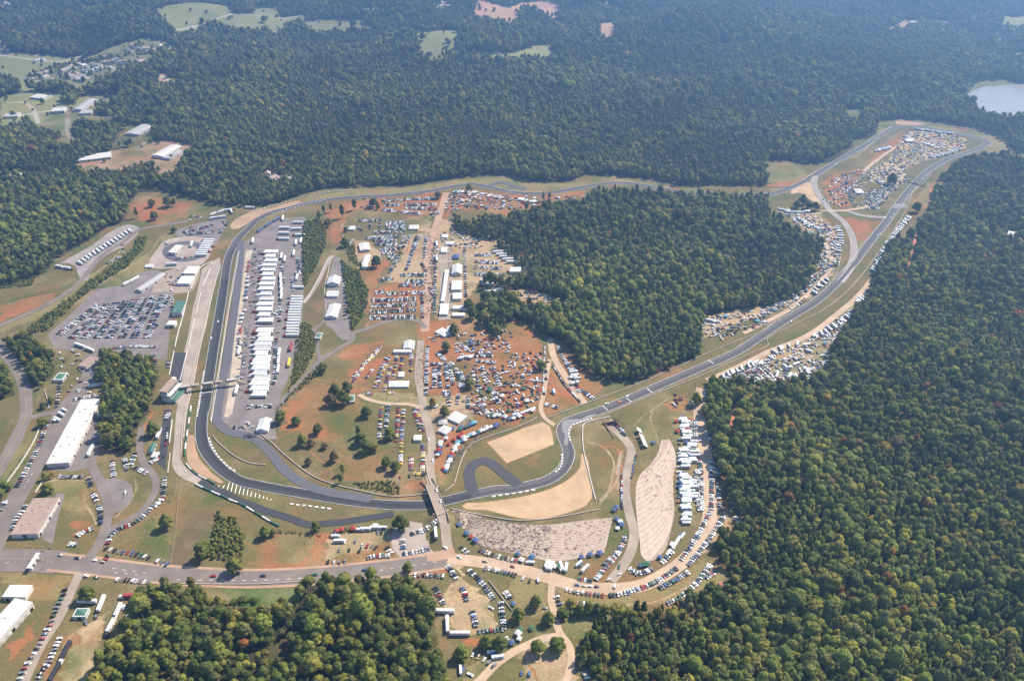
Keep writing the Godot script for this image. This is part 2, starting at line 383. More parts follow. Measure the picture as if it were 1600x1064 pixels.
var ZONES := [
	["grass", 6, [-399,-326.1,399,-326.1,696.4,-835.8,1198.7,-1697.1,901.9,-1782.9,236.9,-1470,-242.1,-1509.9,-443.8,-1354,-721.2,-1354,-748.7,-925.5]],
	["drygrass", 4, [-425.4,-1282.8,-391,-1306.1,-356.3,-1333.5,-317.8,-1347.6,-273.1,-1361.9,-223.9,-1369.1,-168.6,-1376.4,-113.9,-1398.7,-57.7,-1421.6,0,-1421.6,34.1,-1396.5,85,-1391.2,113.6,-1395,144.2,-1421.6,256.2,-1398.7,281,-1376.4,265.9,-1369.1,239.4,-1380.1,193,-1393.5,140.8,-1380.1,83.3,-1354.7,55.2,-1344.1,0,-1347.6,-56.3,-1380.1,-112.1,-1371.3,-165.7,-1346.2,-273.3,-1328.7,-349.1,-1299.4,-411.4,-1228.8]],
	["clay", 5, [-294.8,-1296,-245.7,-1326.6,-116.8,-1358.3,-111.2,-1276.2,-140.7,-1250.6,-168.3,-1264.6,-254.7,-1279.5]],
	["clay", 5, [-116.8,-1358.3,-69.8,-1365.5,0,-1351.2,0,-1244.3,-31.6,-1268.5,-93,-1282.8,-109,-1244.3]],
	["clay", 4, [0,-1344.1,125.1,-1358.3,127,-1309.5,75.3,-1302.7,0,-1250.6]],
	["tan", 4, [-116.8,-1244.3,-100.9,-1238.1,-92,-1219.7,-80,-1184.1,-39.4,-1161.2,0,-1161.2,4.7,-1096.6,25.4,-1066.3,24.8,-1032.5,0,-1027.8,-45.1,-1032.5,-58.6,-982.5,-56.3,-927.9,-99.7,-923.9,-120.4,-1128.2,-123.4,-1195.8]],
	["tan", 4, [-166.8,-1250.6,-130.3,-1250.6,-127.9,-1189.9,-161.7,-1201.7]],
	["tan", 4, [-179.6,-1027.8,-165,-1096.6,-162.4,-1184.1,-132.9,-1189.9,-109.4,-940.1,-112.2,-923.9,-125,-927.9,-157.2,-1027.8]],
	["clay", 5, [-192.7,-1009.3,-157.2,-1027.8,-120.8,-1023.1,-112.5,-927.9,-125.6,-934,-150.5,-931.9,-185.8,-915.9]],
	["clay", 4, [-218.5,-1061.4,-188.5,-1096.6,-180.5,-1088.9,-190.9,-1027.8,-187.2,-940.1,-186.1,-904.2,-197.7,-982.5,-204.3,-1027.8]],
	["clay", 4, [-309.8,-1276.2,-277.6,-1289.4,-259.4,-1309.5,-255.2,-1282.8,-271.1,-1250.6,-260.9,-1161.2,-275.1,-1144.6,-289.2,-1207.6]],
	["brown", 4, [-264.9,-1051.6,-246.1,-940.1,-253.9,-915.9,-270.9,-927.9,-278.7,-965.2,-275.5,-991.3]],
	["tan", 3, [-243.7,-1161.2,-221.5,-1161.2,-193.7,-1117.5,-195.9,-1081.3,-219.2,-1066.3]],
	["tan", 4, [0,-1004.8,31,-1007.1,63,-982.5,63.3,-944.2,0,-952.5]],
	["clay", 5, [-125,-927.9,0,-938,0,-940.1,28.5,-900.3,39.3,-854.2,34.1,-749.5,0,-706.4,-42.8,-698.1,-62.4,-682.1,-75.8,-682.1,-99.1,-734.7,-110,-854.2]],
	["tan", 5, [-97.7,-758.5,-45.3,-761.5,-38.4,-720.3,-71.1,-687.4,-87.3,-698.1]],
	["clay", 4, [0,-720.3,-34.2,-698.1,-56.3,-663.9,-67.1,-628.7,-70.3,-608.7,-78.7,-634.7,-79.3,-661.4,-67.8,-687.4,-43.2,-709.1,0,-731.8,26.6,-737.6,31.8,-731.8,14,-720.3,0,-703.6]],
	["clay", 4, [45.9,-822.8,61.9,-799.4,84.1,-746.5,43.9,-726,35.2,-728.9,40.3,-773.9]],
	["clay", 4, [62.8,-854.2,76.5,-822.8,104.1,-789.7,106.4,-773.9,90.5,-758.5,76.4,-764.6,62.2,-806]],
	["claygrass", 8, [-249.9,-767.7,-218.2,-783.3,-183.4,-773.9,-159.8,-737.6,-167.7,-698.1,-187.8,-676.8,-214,-682.1,-233.4,-709.1]],
	["claygrass", 6, [-184.4,-676.8,-148.7,-661.4,-116,-636.7,-117.3,-620.1,-151.8,-617.7,-174.1,-636.7]],
	["claygrass", 7, [-194.8,-868.7,-123.2,-868.7,-112.8,-764.6,-163.7,-764.6,-185.4,-786.5]],
	["clay", 5, [-253.9,-737.6,-232.9,-773.9,-222.8,-764.6,-233.9,-723.2,-224.2,-698.1,-244.4,-696.8]],
	["clay", 4, [-213.8,-706.4,-192.6,-703.6,-185.9,-690,-202.6,-684.2]],
	["clay", 4, [-167.2,-629.5,-153.2,-626.6,-152.1,-620.1,-164.3,-617.3]],
	["clay", 5, [-214,-865,-190.8,-868.7,-152,-876.1,-181.9,-836.5,-206.5,-833.1]],
	["clay", 4, [-191,-809.3,-146.4,-847.1,-143.2,-836.5,-172.1,-796.2,-167.8,-767.7,-180.1,-764.6]],
	["tan", 4, [-167.3,-764.6,-109.1,-764.6,-101.7,-743.5,-142.6,-742,-163.3,-749.5]],
	["clay", 3, [-102.8,-617.7,-85,-615.9,-80.5,-600.1,-109.6,-608.5]],
	["clay", 4, [-400.1,-734.7,-393.8,-731.8,-391.5,-706.4,-394.6,-687.4,-400.4,-698.1]],
	["drygrass", 4, [-525.6,-709.1,-505.7,-703.6,-500,-606.3,-515.7,-636.7,-518.5,-674.2]],
	["drygrass", 4, [-465.4,-622.4,-428.9,-622.4,-409.6,-599.5,-399.9,-576.8,-424.1,-576.8,-434.4,-599.5,-449.9,-599.5]],
	["clay", 4, [-414.5,-562.1,-388.5,-564.2,-386.7,-545.9,-398.1,-542]],
	["brown", 5, [-318.1,-576.8,-278.7,-576.8,-271,-545.9,-289.7,-536.1,-281.4,-506,-299.4,-509.6]],
	["clay", 5, [-241.9,-536.1,-231.3,-534.1,-218.7,-542,-205,-545.9,-168.8,-547.9,-163,-524.5,-162,-511.4,-168.7,-509.6,-196,-506,-223.7,-505,-232.4,-506]],
	["drygrass", 5, [-218.2,-545.9,-178.7,-545.9,-178.5,-530.3,-184.5,-511.4,-209.9,-511.4]],
	["tan", 4, [-165.5,-545.9,-110.3,-549.9,-104.6,-526.4,-106.6,-518.9,-132.4,-511.4,-157.4,-509.6,-163.4,-511.4,-165.1,-536.1]],
	["clay", 4, [-159.5,-520.8,-129,-526.4,-111.8,-538,-106.8,-520.8,-132.4,-511.4,-161.8,-510.5]],
	["clay", 3, [-86.3,-501.4,-57.6,-508.7,-54.4,-502.3,-82.8,-493.4]],
	["sandlot", 4, [-52.1,-510.5,-42.1,-508.7,-42.9,-495.2,-27.2,-481.2,-17.4,-466,-11.7,-443.5,-32.1,-434.2,-47.7,-438.1,-53.1,-461.1,-60.4,-471,-54.7,-486.4,-45.6,-495.2]],
	["clay", 4, [-39.7,-432.7,-12.8,-434.2,-5.1,-428.1,-25.4,-425.1,-36.9,-426.6]],
	["tan", 4, [0,-422.2,-24.4,-394.4,-36.6,-394.4,-31.1,-409,0,-417.7]],
	["tan", 5, [2.5,-422.2,32.3,-438.8,42.3,-432.7,47.8,-417.7,46.3,-394.4,12.2,-394.4]],
	["drygrass", 4, [0,-506,31.7,-491.6,29.6,-471,23.6,-451.4,0,-457.8]],
	["drygrass", 4, [38.2,-484.7,81.4,-479.5,122.9,-484.7,145.8,-498.7,170.1,-517,188,-507.8,185.1,-488.1,163.2,-481.2,133.8,-467.7,93.3,-464.4,38.6,-464.4]],
	["drygrass", 4, [38.1,-453,79,-454.6,67.1,-438.8,53.8,-432.7,42.4,-434.2]],
	["tan", 4, [186.8,-564.2,199.9,-576.8,208.6,-568.4,194.8,-545.9,177.3,-524.5,169.1,-518.9]],
	["clay", 4, [214.6,-773.9,220.1,-764.6,212.2,-698.1,217,-641.5,212.1,-576.8,187.8,-576.8,199.8,-636.7,201.6,-687.4]],
	["clay", 4, [173,-731.8,192.5,-731.8,198.3,-764.6,182.2,-755.5,173.1,-743.5]],
	["drygrass", 5, [178.7,-723.2,202.3,-709.1,187.2,-613.1,178.7,-576.8,156,-576.8,174.4,-676.8]],
	["tan", 5, [314.2,-854.2,359.9,-876.1,437.5,-940.1,505.2,-1027.8,464.6,-969.5,422,-900.3,407.9,-876.1,386.6,-847.1,359.1,-796.2,312.6,-777,294.2,-777,294.2,-777,262.6,-783.3,235,-793]],
	["tan", 4, [446.6,-1263.3,507,-1263.3,514.7,-1184.1,483.2,-1096.6,455.2,-1046.8,409.7,-986.9,336.5,-940.1,265,-900.3,237.9,-876.1,248.7,-931.9,296.3,-948.4,341.9,-961,380.1,-982.5,415.7,-1013.9,457.2,-1096.6,473.3,-1155.6,458.4,-1213.6]],
	["clay", 4, [543.5,-1380.1,591.4,-1449,649.9,-1465.1,618.8,-1410.1,580.9,-1365.5,570.8,-1296,547.2,-1289.4,539.3,-1323.1]],
	["clay", 5, [539.5,-1250.6,571.2,-1244.3,597.7,-1231.9,551.4,-1161.2,534.2,-1161.2]],
	["drygrass", 4, [531.7,-1161.2,551.4,-1161.2,515.1,-1107]],
	["sandlot", 4, [816.9,-1674.4,878.9,-1680.5,916.6,-1632.9,893.2,-1581.9,857.2,-1544,776.8,-1502.5,706.5,-1443.6,650.8,-1388.2,637,-1397.2,660.8,-1462.8,713.5,-1507.6,784.3,-1627.1]],
	["clay", 3, [677.1,-1507.6,701.5,-1544,790,-1656.4,806.6,-1668.4,784.3,-1627.1,731.5,-1554.7,682.4,-1492.4]],
	["drygrass", 3, [710.1,-1598.6,750.8,-1656.4,813.9,-1743.3,776.3,-1730.4,762,-1686.6,716.3,-1615.6]],
	["drygrass", 3, [874.8,-1717.7,924.2,-1692.8,972.5,-1668.4,985.6,-1615.6,986.7,-1598.6,955.2,-1554.7,926.5,-1549.4,919.3,-1565.5,945.5,-1604.2,944.6,-1638.7,910.5,-1662.4,874.9,-1698.9]],
	["clay", 2, [884.2,-1730.4,928.4,-1702.1,975.4,-1674.4,990.4,-1632.9,988.6,-1598.6,961.6,-1560.1,979,-1598.6,969.6,-1662.4,922.8,-1689.7]],
	["drygrass", 4, [677.4,-1311.3,743.1,-1397.2,760.7,-1406.3,729.5,-1353.1,699.7,-1287.1,682.1,-1291.1]],
	["clay", 3, [746.5,-1397.2,759,-1406.3,731.1,-1353.1,698.1,-1287.1,691.7,-1287.1]],
	["tan", 2, [782.9,-1379.3,800.5,-1366.1,787.8,-1353.1,780.1,-1361.8]],
	["drygrass", 4, [468.5,-1449,535.8,-1449,534.6,-1425.5,511.3,-1395,454.5,-1395]],
	["clay", 4, [453.5,-1391.2,507.7,-1402.5,556.3,-1449,535.2,-1417.7,492.8,-1380.1,449.6,-1376.4]],
	["grassdark", 4, [-253.1,-486.4,-218.5,-484.7,-179.6,-488.1,-177.2,-464.4,-226.5,-464.4]],
	["grassgreen", 4, [-688.3,-969.5,-658.1,-995.8,-622.4,-1013.9,-619.1,-1046.8,-608.3,-1032.5,-613.9,-1004.8,-623.8,-969.5,-673,-940.1]],
	["clay", 5, [-683.9,-961,-653.7,-986.9,-621.7,-1002.5,-621.3,-978.2,-643.5,-944.2,-662.6,-919.9]],
	["clay", 4, [-643.2,-1296,-637.3,-1330.1,-601.7,-1330.1,-569.7,-1316.3,-540.4,-1309.5,-534.3,-1250.6,-562.4,-1219.7,-597.7,-1231.9]],
	["drygrass", 4, [-656.4,-908,-619.8,-961,-603.8,-1032.5,-605,-1056.5,-591.3,-1056.5,-597.1,-986.9,-610,-940.1,-648.4,-892.6]],
	["drygrass", 4, [-573,-1056.5,-539.4,-1128.2,-545.6,-1172.6,-519.7,-1184.1,-539.6,-1155.6,-529.4,-1081.3,-531.7,-1056.5,-551.6,-1037.2]],
	["grassgreen", 4, [-584.9,-1009.3,-553.1,-1046.8,-536.2,-1032.5,-540.2,-1013.9,-574.1,-1004.8]],
	["clay", 4, [-398.2,-422.2,-392.7,-449.8,-384.9,-441.9,-391,-410.5]],
	["sandlot", 4, [-355.8,-420.7,-343.5,-445.1,-333.1,-464.4,-329.2,-435.7,-325.7,-403.3,-324.6,-389.5,-351.2,-389.5]],
	["clay", 4, [-360.4,-409,-355.6,-437.3,-347.2,-435.7,-345.5,-409,-346.2,-394.4,-359.6,-394.4]],
	["drygrass", 4, [-446.1,-502.3,-379.6,-496.9,-378.8,-471,-409.7,-471,-413.2,-486.4,-439.6,-489.9]]]
var TRAILS := [
	["tan", 1.6, [78.8,-676.8,90.3,-674.2,99.3,-663.9,104.2,-646.4,100.1,-622.4,93.1,-599.5,84,-584.1]],
	["clay", 2.2, [93.2,-669,106.8,-671.6,111.8,-656.3,111.2,-636.7,102.8,-617.7]],
	["tan", 2.4, [114.2,-663.9,106.4,-636.7,104.3,-617.7,86.1,-590.7]],
	["concrete", 2.0, [113.4,-656.3,105.9,-624.8,104.7,-606.3]],
	["concrete", 2.2, [102,-610.8,93.3,-601.8,84.4,-589.6]],
	["tan", 1.8, [155.4,-731.8,151.2,-714.7,153.6,-695.4,154.3,-676.8,155.1,-671.6]],
	["tan", 1.5, [130.7,-703.6,145.4,-723.2,166,-743.5,180.9,-758.5]],
	["clay", 1.5, [-228.2,-709.1,-220.2,-687.4,-208.6,-663.9,-192,-646.4,-182.1,-636.7,-176.6,-615.4]],
	["clay", 1.6, [-250,-684.7,-231,-698.1,-225.9,-706.4]],
	["drygrass", 1.6, [-178.3,-764.6,-186.6,-749.5,-198.8,-737.6,-215.4,-731.8]],
	["drygrass", 1.4, [-190.2,-709.1,-174.7,-720.3,-158.9,-731.8,-148.1,-743.5]],
	["clay", 1.2, [-165.2,-622.4,-151.5,-636.7,-138.1,-656.3,-121.2,-666.5]],
	["drygrass", 1.3, [-256.8,-773.9,-236.8,-793,-209.6,-786.5]],
	["tan", 1.6, [-416.1,-599.4,-405.6,-583.5,-394.6,-570.7,-385.7,-558.2]],
	["tan", 1.4, [-373.6,-620,-368,-610.2,-365.6,-594,-367.9,-580.9,-371.9,-568.2]],
	["tan", 1.8, [-460.3,-615.8,-449.9,-620,-436.5,-620,-422.6,-618.6]],
	["clay", 1.4, [-393.6,-562.1,-383.3,-551.9,-377.4,-551.9]],
	["drygrass", 1.3, [-357.7,-532.2,-341.2,-542,-320.8,-542,-307.1,-536.1]],
	["drygrass", 1.3, [-359.7,-551.9,-343.7,-564.2,-322.7,-572.6]],
	["brown", 1.4, [-302.8,-536.1,-298.8,-564.2,-295.4,-576.8]],
	["clay", 2.4, [-216.5,-515.1,-212.5,-528.4,-217.7,-543.9,-212.4,-545.9]],
	["clay", 2.2, [-230.3,-530.3,-221.2,-540,-218.2,-545.9]],
	["clay", 2.2, [-186,-511.4,-178.1,-528.4,-176.8,-543.9]],
	["drygrass", 1.4, [-209.4,-515.1,-191.8,-518.9,-182,-526.4]],
	["tan", 2.2, [-109.8,-545.9,-109.4,-530.3,-116.8,-520.8,-133,-515.1]],
	["tan", 2.0, [-42.3,-484.7,-33.6,-471,-18.5,-457.8,-13,-445.1]],
	["tan", 2.4, [-52.8,-477.8,-42.3,-457.8,-35,-441.9]],
	["tan", 1.5, [40.2,-469.4,66.8,-466,93.5,-466,120.6,-469.4,150.2,-484.7]],
	["clay", 1.5, [78.9,-481.2,79.3,-471]],
	["clay", 1.6, [33.5,-502.3,32.2,-486.4,30.9,-471]],
	["tan", 2.0, [20.6,-437.3,32.1,-434.2,38.7,-437.3]],
	["clay", 1.5, [12.4,-409,17.3,-403.3,19.5,-394.4]],
	["tan", 2.0, [-592.2,-1184.1,-589.2,-1096.6,-595.9,-1056.5]],
	["tan", 2.0, [-574.8,-1027.8,-555.8,-1071.3,-542.7,-1117.5,-546,-1166.9]],
	["clay", 1.6, [-548.5,-1309.5,-532.8,-1269.8,-529.6,-1244.3]],
	["clay", 2.0, [-283.4,-1150.1,-274.8,-1184.1,-282.6,-1256.9,-277.6,-1289.4]],
	["clay", 2.0, [-249.9,-1282.8,-211,-1269.8,-167.8,-1260.1,-132.4,-1244.3]],
	["clay", 1.6, [-172.1,-1117.5,-158.9,-1128.2,-157.5,-1161.2]],
	["tan", 1.6, [-198.7,-1004.8,-185.1,-940.1,-186.7,-908]],
	["clay", 2.0, [539,-1256.9,537.8,-1207.6,546.8,-1189.9]],
	["tan", 2.0, [733.7,-1374.9,722.1,-1331.9,703,-1291.1]],
	["tan", 2.0, [721.4,-1528.3,765.9,-1570.9,810.1,-1609.9]],
	["tan", 2.2, [728.6,-1523.1,778.1,-1554.7,843.6,-1598.6,881.8,-1598.6]],
	["tan", 2.0, [687.5,-1462.8,738.7,-1502.5,787.6,-1528.3,848.1,-1565.5]],
	["clay", 2.0, [509.1,-1387.5,557.3,-1433.2,587.5,-1473.2]],
	["tan", 1.6, [-355.9,-423.6,-352.5,-438.8,-340.3,-449.8,-333.1,-461.1]],
	["tan", 1.6, [-341.7,-403.3,-338.1,-420.7,-329.2,-435.7]],
	["clay", 1.4, [-394.7,-417.7,-392.5,-438.8,-390,-449.8]]]
var FAR_ROADS := [
	[9, [-1418.6,-2368.1,-1252.6,-2338.3,-1200.6,-2391.7]],
	[8, [-1450.9,-2486.9,-1409.7,-2386.6,-1418.6,-2368.1]],
	[9, [-988.4,-2553.4,-938.3,-2648.1,-873.1,-2750.5]],
	[9, [-817.8,-2799,-684,-2882.3]],
	[9, [-1095.7,-1755.3,-1046.1,-1794.1,-1014.9,-1816.9,-981.4,-1828.6]],
	[9, [-1143.8,-1875.9,-1107.9,-1876.4,-1062.9,-1828.6,-1000.7,-1728.4]],
	[10, [-981.4,-1828.6,-954.4,-1760.8,-899.8,-1646.9,-852.1,-1589.7]],
	[8, [-936.2,-1766.3,-883.4,-1771.8,-831.7,-1763,-716.5,-1747.7]],
	[9, [-728.1,-1562.4,-733.1,-1617.9]],
	[8, [-1171.7,-2363.6,-988.1,-2088,-962.4,-2071.9]],
	[8, [-1104.6,-2109.7,-1016.6,-2025.8]],
	[8, [-1116.9,-2055.6,-1156.2,-2052.9,-1183.1,-2057.9]],
	[8, [-1048.2,-2426.9,-1010.1,-2383,-900.1,-2195.4,-868.5,-2210.2]],
	[9, [-855.7,-2042.3,-831.8,-2027,-811.5,-2022.9,-800.6,-2061.6]],
	[12, [-679.6,-1739.1,-655.8,-1733.8]],
	[8, [-991.8,-2108.5,-1049.6,-2364.5,-1026.8,-2390.6]],
	[7, [-250.1,-2801.7,-230.4,-2885.6,-211.8,-2924]],
	[9, [717.3,-1228.8,750.6,-1212.4,771,-1187]],
	[6, [-445,-1425.5,-419.2,-1413.9]]]
var SHEETS := [
	["concrete_apron", "concrete", [-440.3,-1090.4,-433.3,-1104.9,-422.7,-1072.3,-417.3,-1029.7,-403.6,-958.4,-392.6,-906.5,-381.5,-835.8,-368.9,-782.7,-359.6,-734.1,-352.6,-700.3,-343.3,-668.5,-340.2,-653.3,-333,-641.5,-323,-632.8,-307.5,-622.4,-311.2,-614,-323.1,-619.6,-333.9,-627.1,-341.3,-635.7,-347,-648.4,-355.5,-678.9,-368.4,-722.6,-375.5,-751.8,-383.6,-789.1,-391.7,-808.7,-398.5,-835.8,-412.3,-901.8,-425.7,-958.4,-435.7,-1011.2,-448.3,-1068.3]],
	["pit_lane_pad", "asphalt_dark", [-412.9,-848.5,-398,-848.5,-382.5,-781.4,-401.8,-800.8]],
	["drive_pad", "asphalt_dark", [-361.6,-678.9,-376.6,-734.1,-385.8,-734.1,-369.6,-678.9,-360.2,-643.5,-348.4,-633.8]],
	["paddock_yard", "asphalt_mauve", [-412.6,-1143.5,-404.1,-1170.3,-389.2,-1222.1,-368.7,-1244.3,-338.1,-1251.9,-324.7,-1207.6,-289.3,-1011.2,-264.6,-879,-260.9,-808.7,-261.8,-764,-261.9,-734.1,-252.5,-694.9,-248.3,-683.1,-261.5,-682.1,-281.7,-689.5,-300.7,-701.4,-316.3,-714.7,-331.2,-782.7,-357.4,-909.6,-390.2,-1048.7,-403.2,-1109.1]],
	["pit_concrete", "pale_concrete", [-354,-904.9,-343.8,-904.9,-333,-858.1,-323,-814.7,-317.7,-785.3,-317.9,-785.9,-307.6,-726.9,-310.8,-719.8,-315.4,-721.9,-319.3,-745.9,-326.7,-781.1,-331.6,-804.7,-343.8,-858.1]],
	["pit_concrete", "pale_concrete", [-400.8,-1127.7,-390,-1127.7,-383.8,-1073.3,-364.2,-979.9,-347.9,-904.9,-354,-904.9,-373.5,-1002.1]],
	["car_park", "asphalt_mauve", [-588.5,-891.1,-582.3,-925.5,-575.3,-1007.5,-548.7,-1018.5,-502.7,-1007.5,-470.2,-1005.7,-435,-894.1,-416.8,-833.1,-463.2,-833.1,-517.9,-852.7,-562.4,-855.6]],
	["upper_car_park", "asphalt_mauve", [-532.9,-1193.4,-523.6,-1207.6,-511.3,-1219.7,-485.8,-1236.9,-468.5,-1251.9,-459.9,-1229.4,-453.4,-1179.5,-451.5,-1143.5,-467.9,-1152.3,-495.3,-1170.3,-517.8,-1172.6]],
	["truck_lot", "pale_asphalt", [-664.2,-1075.3,-641.6,-1141.8,-620,-1216.7,-589.8,-1202.9,-588.5,-1149,-605.3,-1107,-605,-1056.5,-601.6,-1032.5,-623.4,-1056.5,-634,-1075.3,-657.6,-1086.4]],
	["skid_lot", "concrete", [-524.3,-1073.8,-536.3,-1136.3,-530.8,-1165.8,-496.9,-1175.4,-462.8,-1161.2,-453.2,-1133.6,-450.2,-1096.6,-457.8,-1076.3,-479.4,-1071.3]],
	["awning_lot", "asphalt_mauve", [-540.6,-1009.3,-531.7,-1056.5,-511.4,-1063.8,-501.9,-1056.5,-501.8,-1000.3,-521.1,-1004.8]],
	["vendor_lot", "tan_asphalt", [-499.6,-1056.5,-474.1,-1076.3,-457.1,-1081.3,-441.6,-1004.8,-460.6,-995.8,-477.6,-1000.3,-495.2,-1000.3]],
	["helipad", "asphalt_mauve", [-403.5,-620.5,-396.9,-621.9,-386.9,-620.5,-378.5,-615.4,-371.5,-607.4,-367.3,-598.4,-366.2,-589.6,-368.1,-580.9,-376.9,-572.6,-381.1,-579,-391,-599.5]],
	["garage_yard", "asphalt_mauve", [-496.6,-752.5,-464.4,-761.5,-454.5,-737.6,-444.9,-698.1,-431.1,-661.4,-426.5,-639.1,-441.1,-631.9,-464.6,-634.3,-472,-646.4,-476.4,-666.5,-486.7,-714.7]],
	["shop_yard", "asphalt_mauve", [-442.9,-600.7,-435.1,-600,-431.9,-594,-427.2,-570.7,-419.4,-546.1,-415.7,-534.2,-426.6,-538.9,-431.7,-546.1]],
	["gravel_bed", "sand", [-26.5,-677.7,-5.7,-689.7,13.6,-702.3,33.3,-711.6,40.8,-704.3,42.9,-692.1,44,-674.2,31.8,-666.4,14.2,-656,-5.5,-644.4]],
	["gravel_trap", "sand", [73.8,-659.8,77.8,-624,77.1,-593.2,70.6,-583.4,56.3,-575.3,40.1,-569,24.2,-565.5,8.5,-566.6,-5.1,-570.6,-23.3,-576.9,-47.5,-582.6,-25.9,-588.3,6.4,-594.9,29.9,-603.3,45.5,-611.8,59.2,-624,68.6,-638.4]],
	["gravel_trap", "sand_dull", [-344.4,-689.5,-337.8,-689.5,-329.7,-669,-320.4,-652.3,-309.4,-639,-298.1,-627.4,-284.7,-616.2,-287.4,-614.1,-297.9,-620.4,-311.6,-627.4,-322,-636.1,-331.2,-647.8]],
	["gravel_trap", "sand_dull", [-423.7,-1276.2,-399.1,-1284.1,-377.5,-1306.1,-360.8,-1316.3,-356.6,-1309.5,-368.6,-1290.7,-395.9,-1271.1,-415.7,-1245.6,-431.3,-1207.6,-442.2,-1201.7,-450.4,-1225.8,-443.1,-1250.6]],
	["gravel_trap", "sand_dull", [824.6,-1749.8,847.4,-1740.1,872,-1730.4,876.9,-1722.8,850,-1716.5,820.1,-1717.7,811.3,-1720.9]],
	["gravel_trap", "sand", [482.6,-1344.1,496.4,-1372.8,529.4,-1398.7,528,-1380.1,521.8,-1337,519.3,-1302.7,506.6,-1323.1,498.5,-1351.2]],
	["stage_lot", "asphalt_mauve", [-263.5,-1104.4,-255.9,-1104.4,-244.3,-1071.3,-226.7,-1000.3,-205.9,-900.3,-200,-876.1,-211.9,-876.1,-228.3,-900.3,-241.5,-915.9,-255.3,-1000.3,-262.6,-1076.3]],
	["vendor_street", "tan_asphalt", [-114,-1139.1,-92.2,-1139.1,-84.8,-1056.5,-81.5,-982.5,-77.1,-927.9,-95.5,-923.9,-101,-1027.8]],
	["worn_patch", "pale_asphalt2", [55.2,-712.5,60,-716.1,74.9,-716.9,82.3,-722.6,92.3,-726.6,91.3,-722,76.3,-711.9,65.1,-705,60.8,-696.8,58.9,-687.4,58.8,-672.9,54.3,-672.9,56.2,-687.4,53.4,-698.1]],
	["worn_patch", "pale_asphalt2", [645.3,-1301.4,662.8,-1301.4,652.9,-1285.4,635.3,-1285.4]],
	["jump_pad", "concrete", [-109.1,-564.2,-101.6,-564.2,-66.5,-556.2,-61.3,-543.7,-61.6,-526.1,-73.7,-517,-99.2,-517,-107.9,-530.3,-110.6,-540]]]
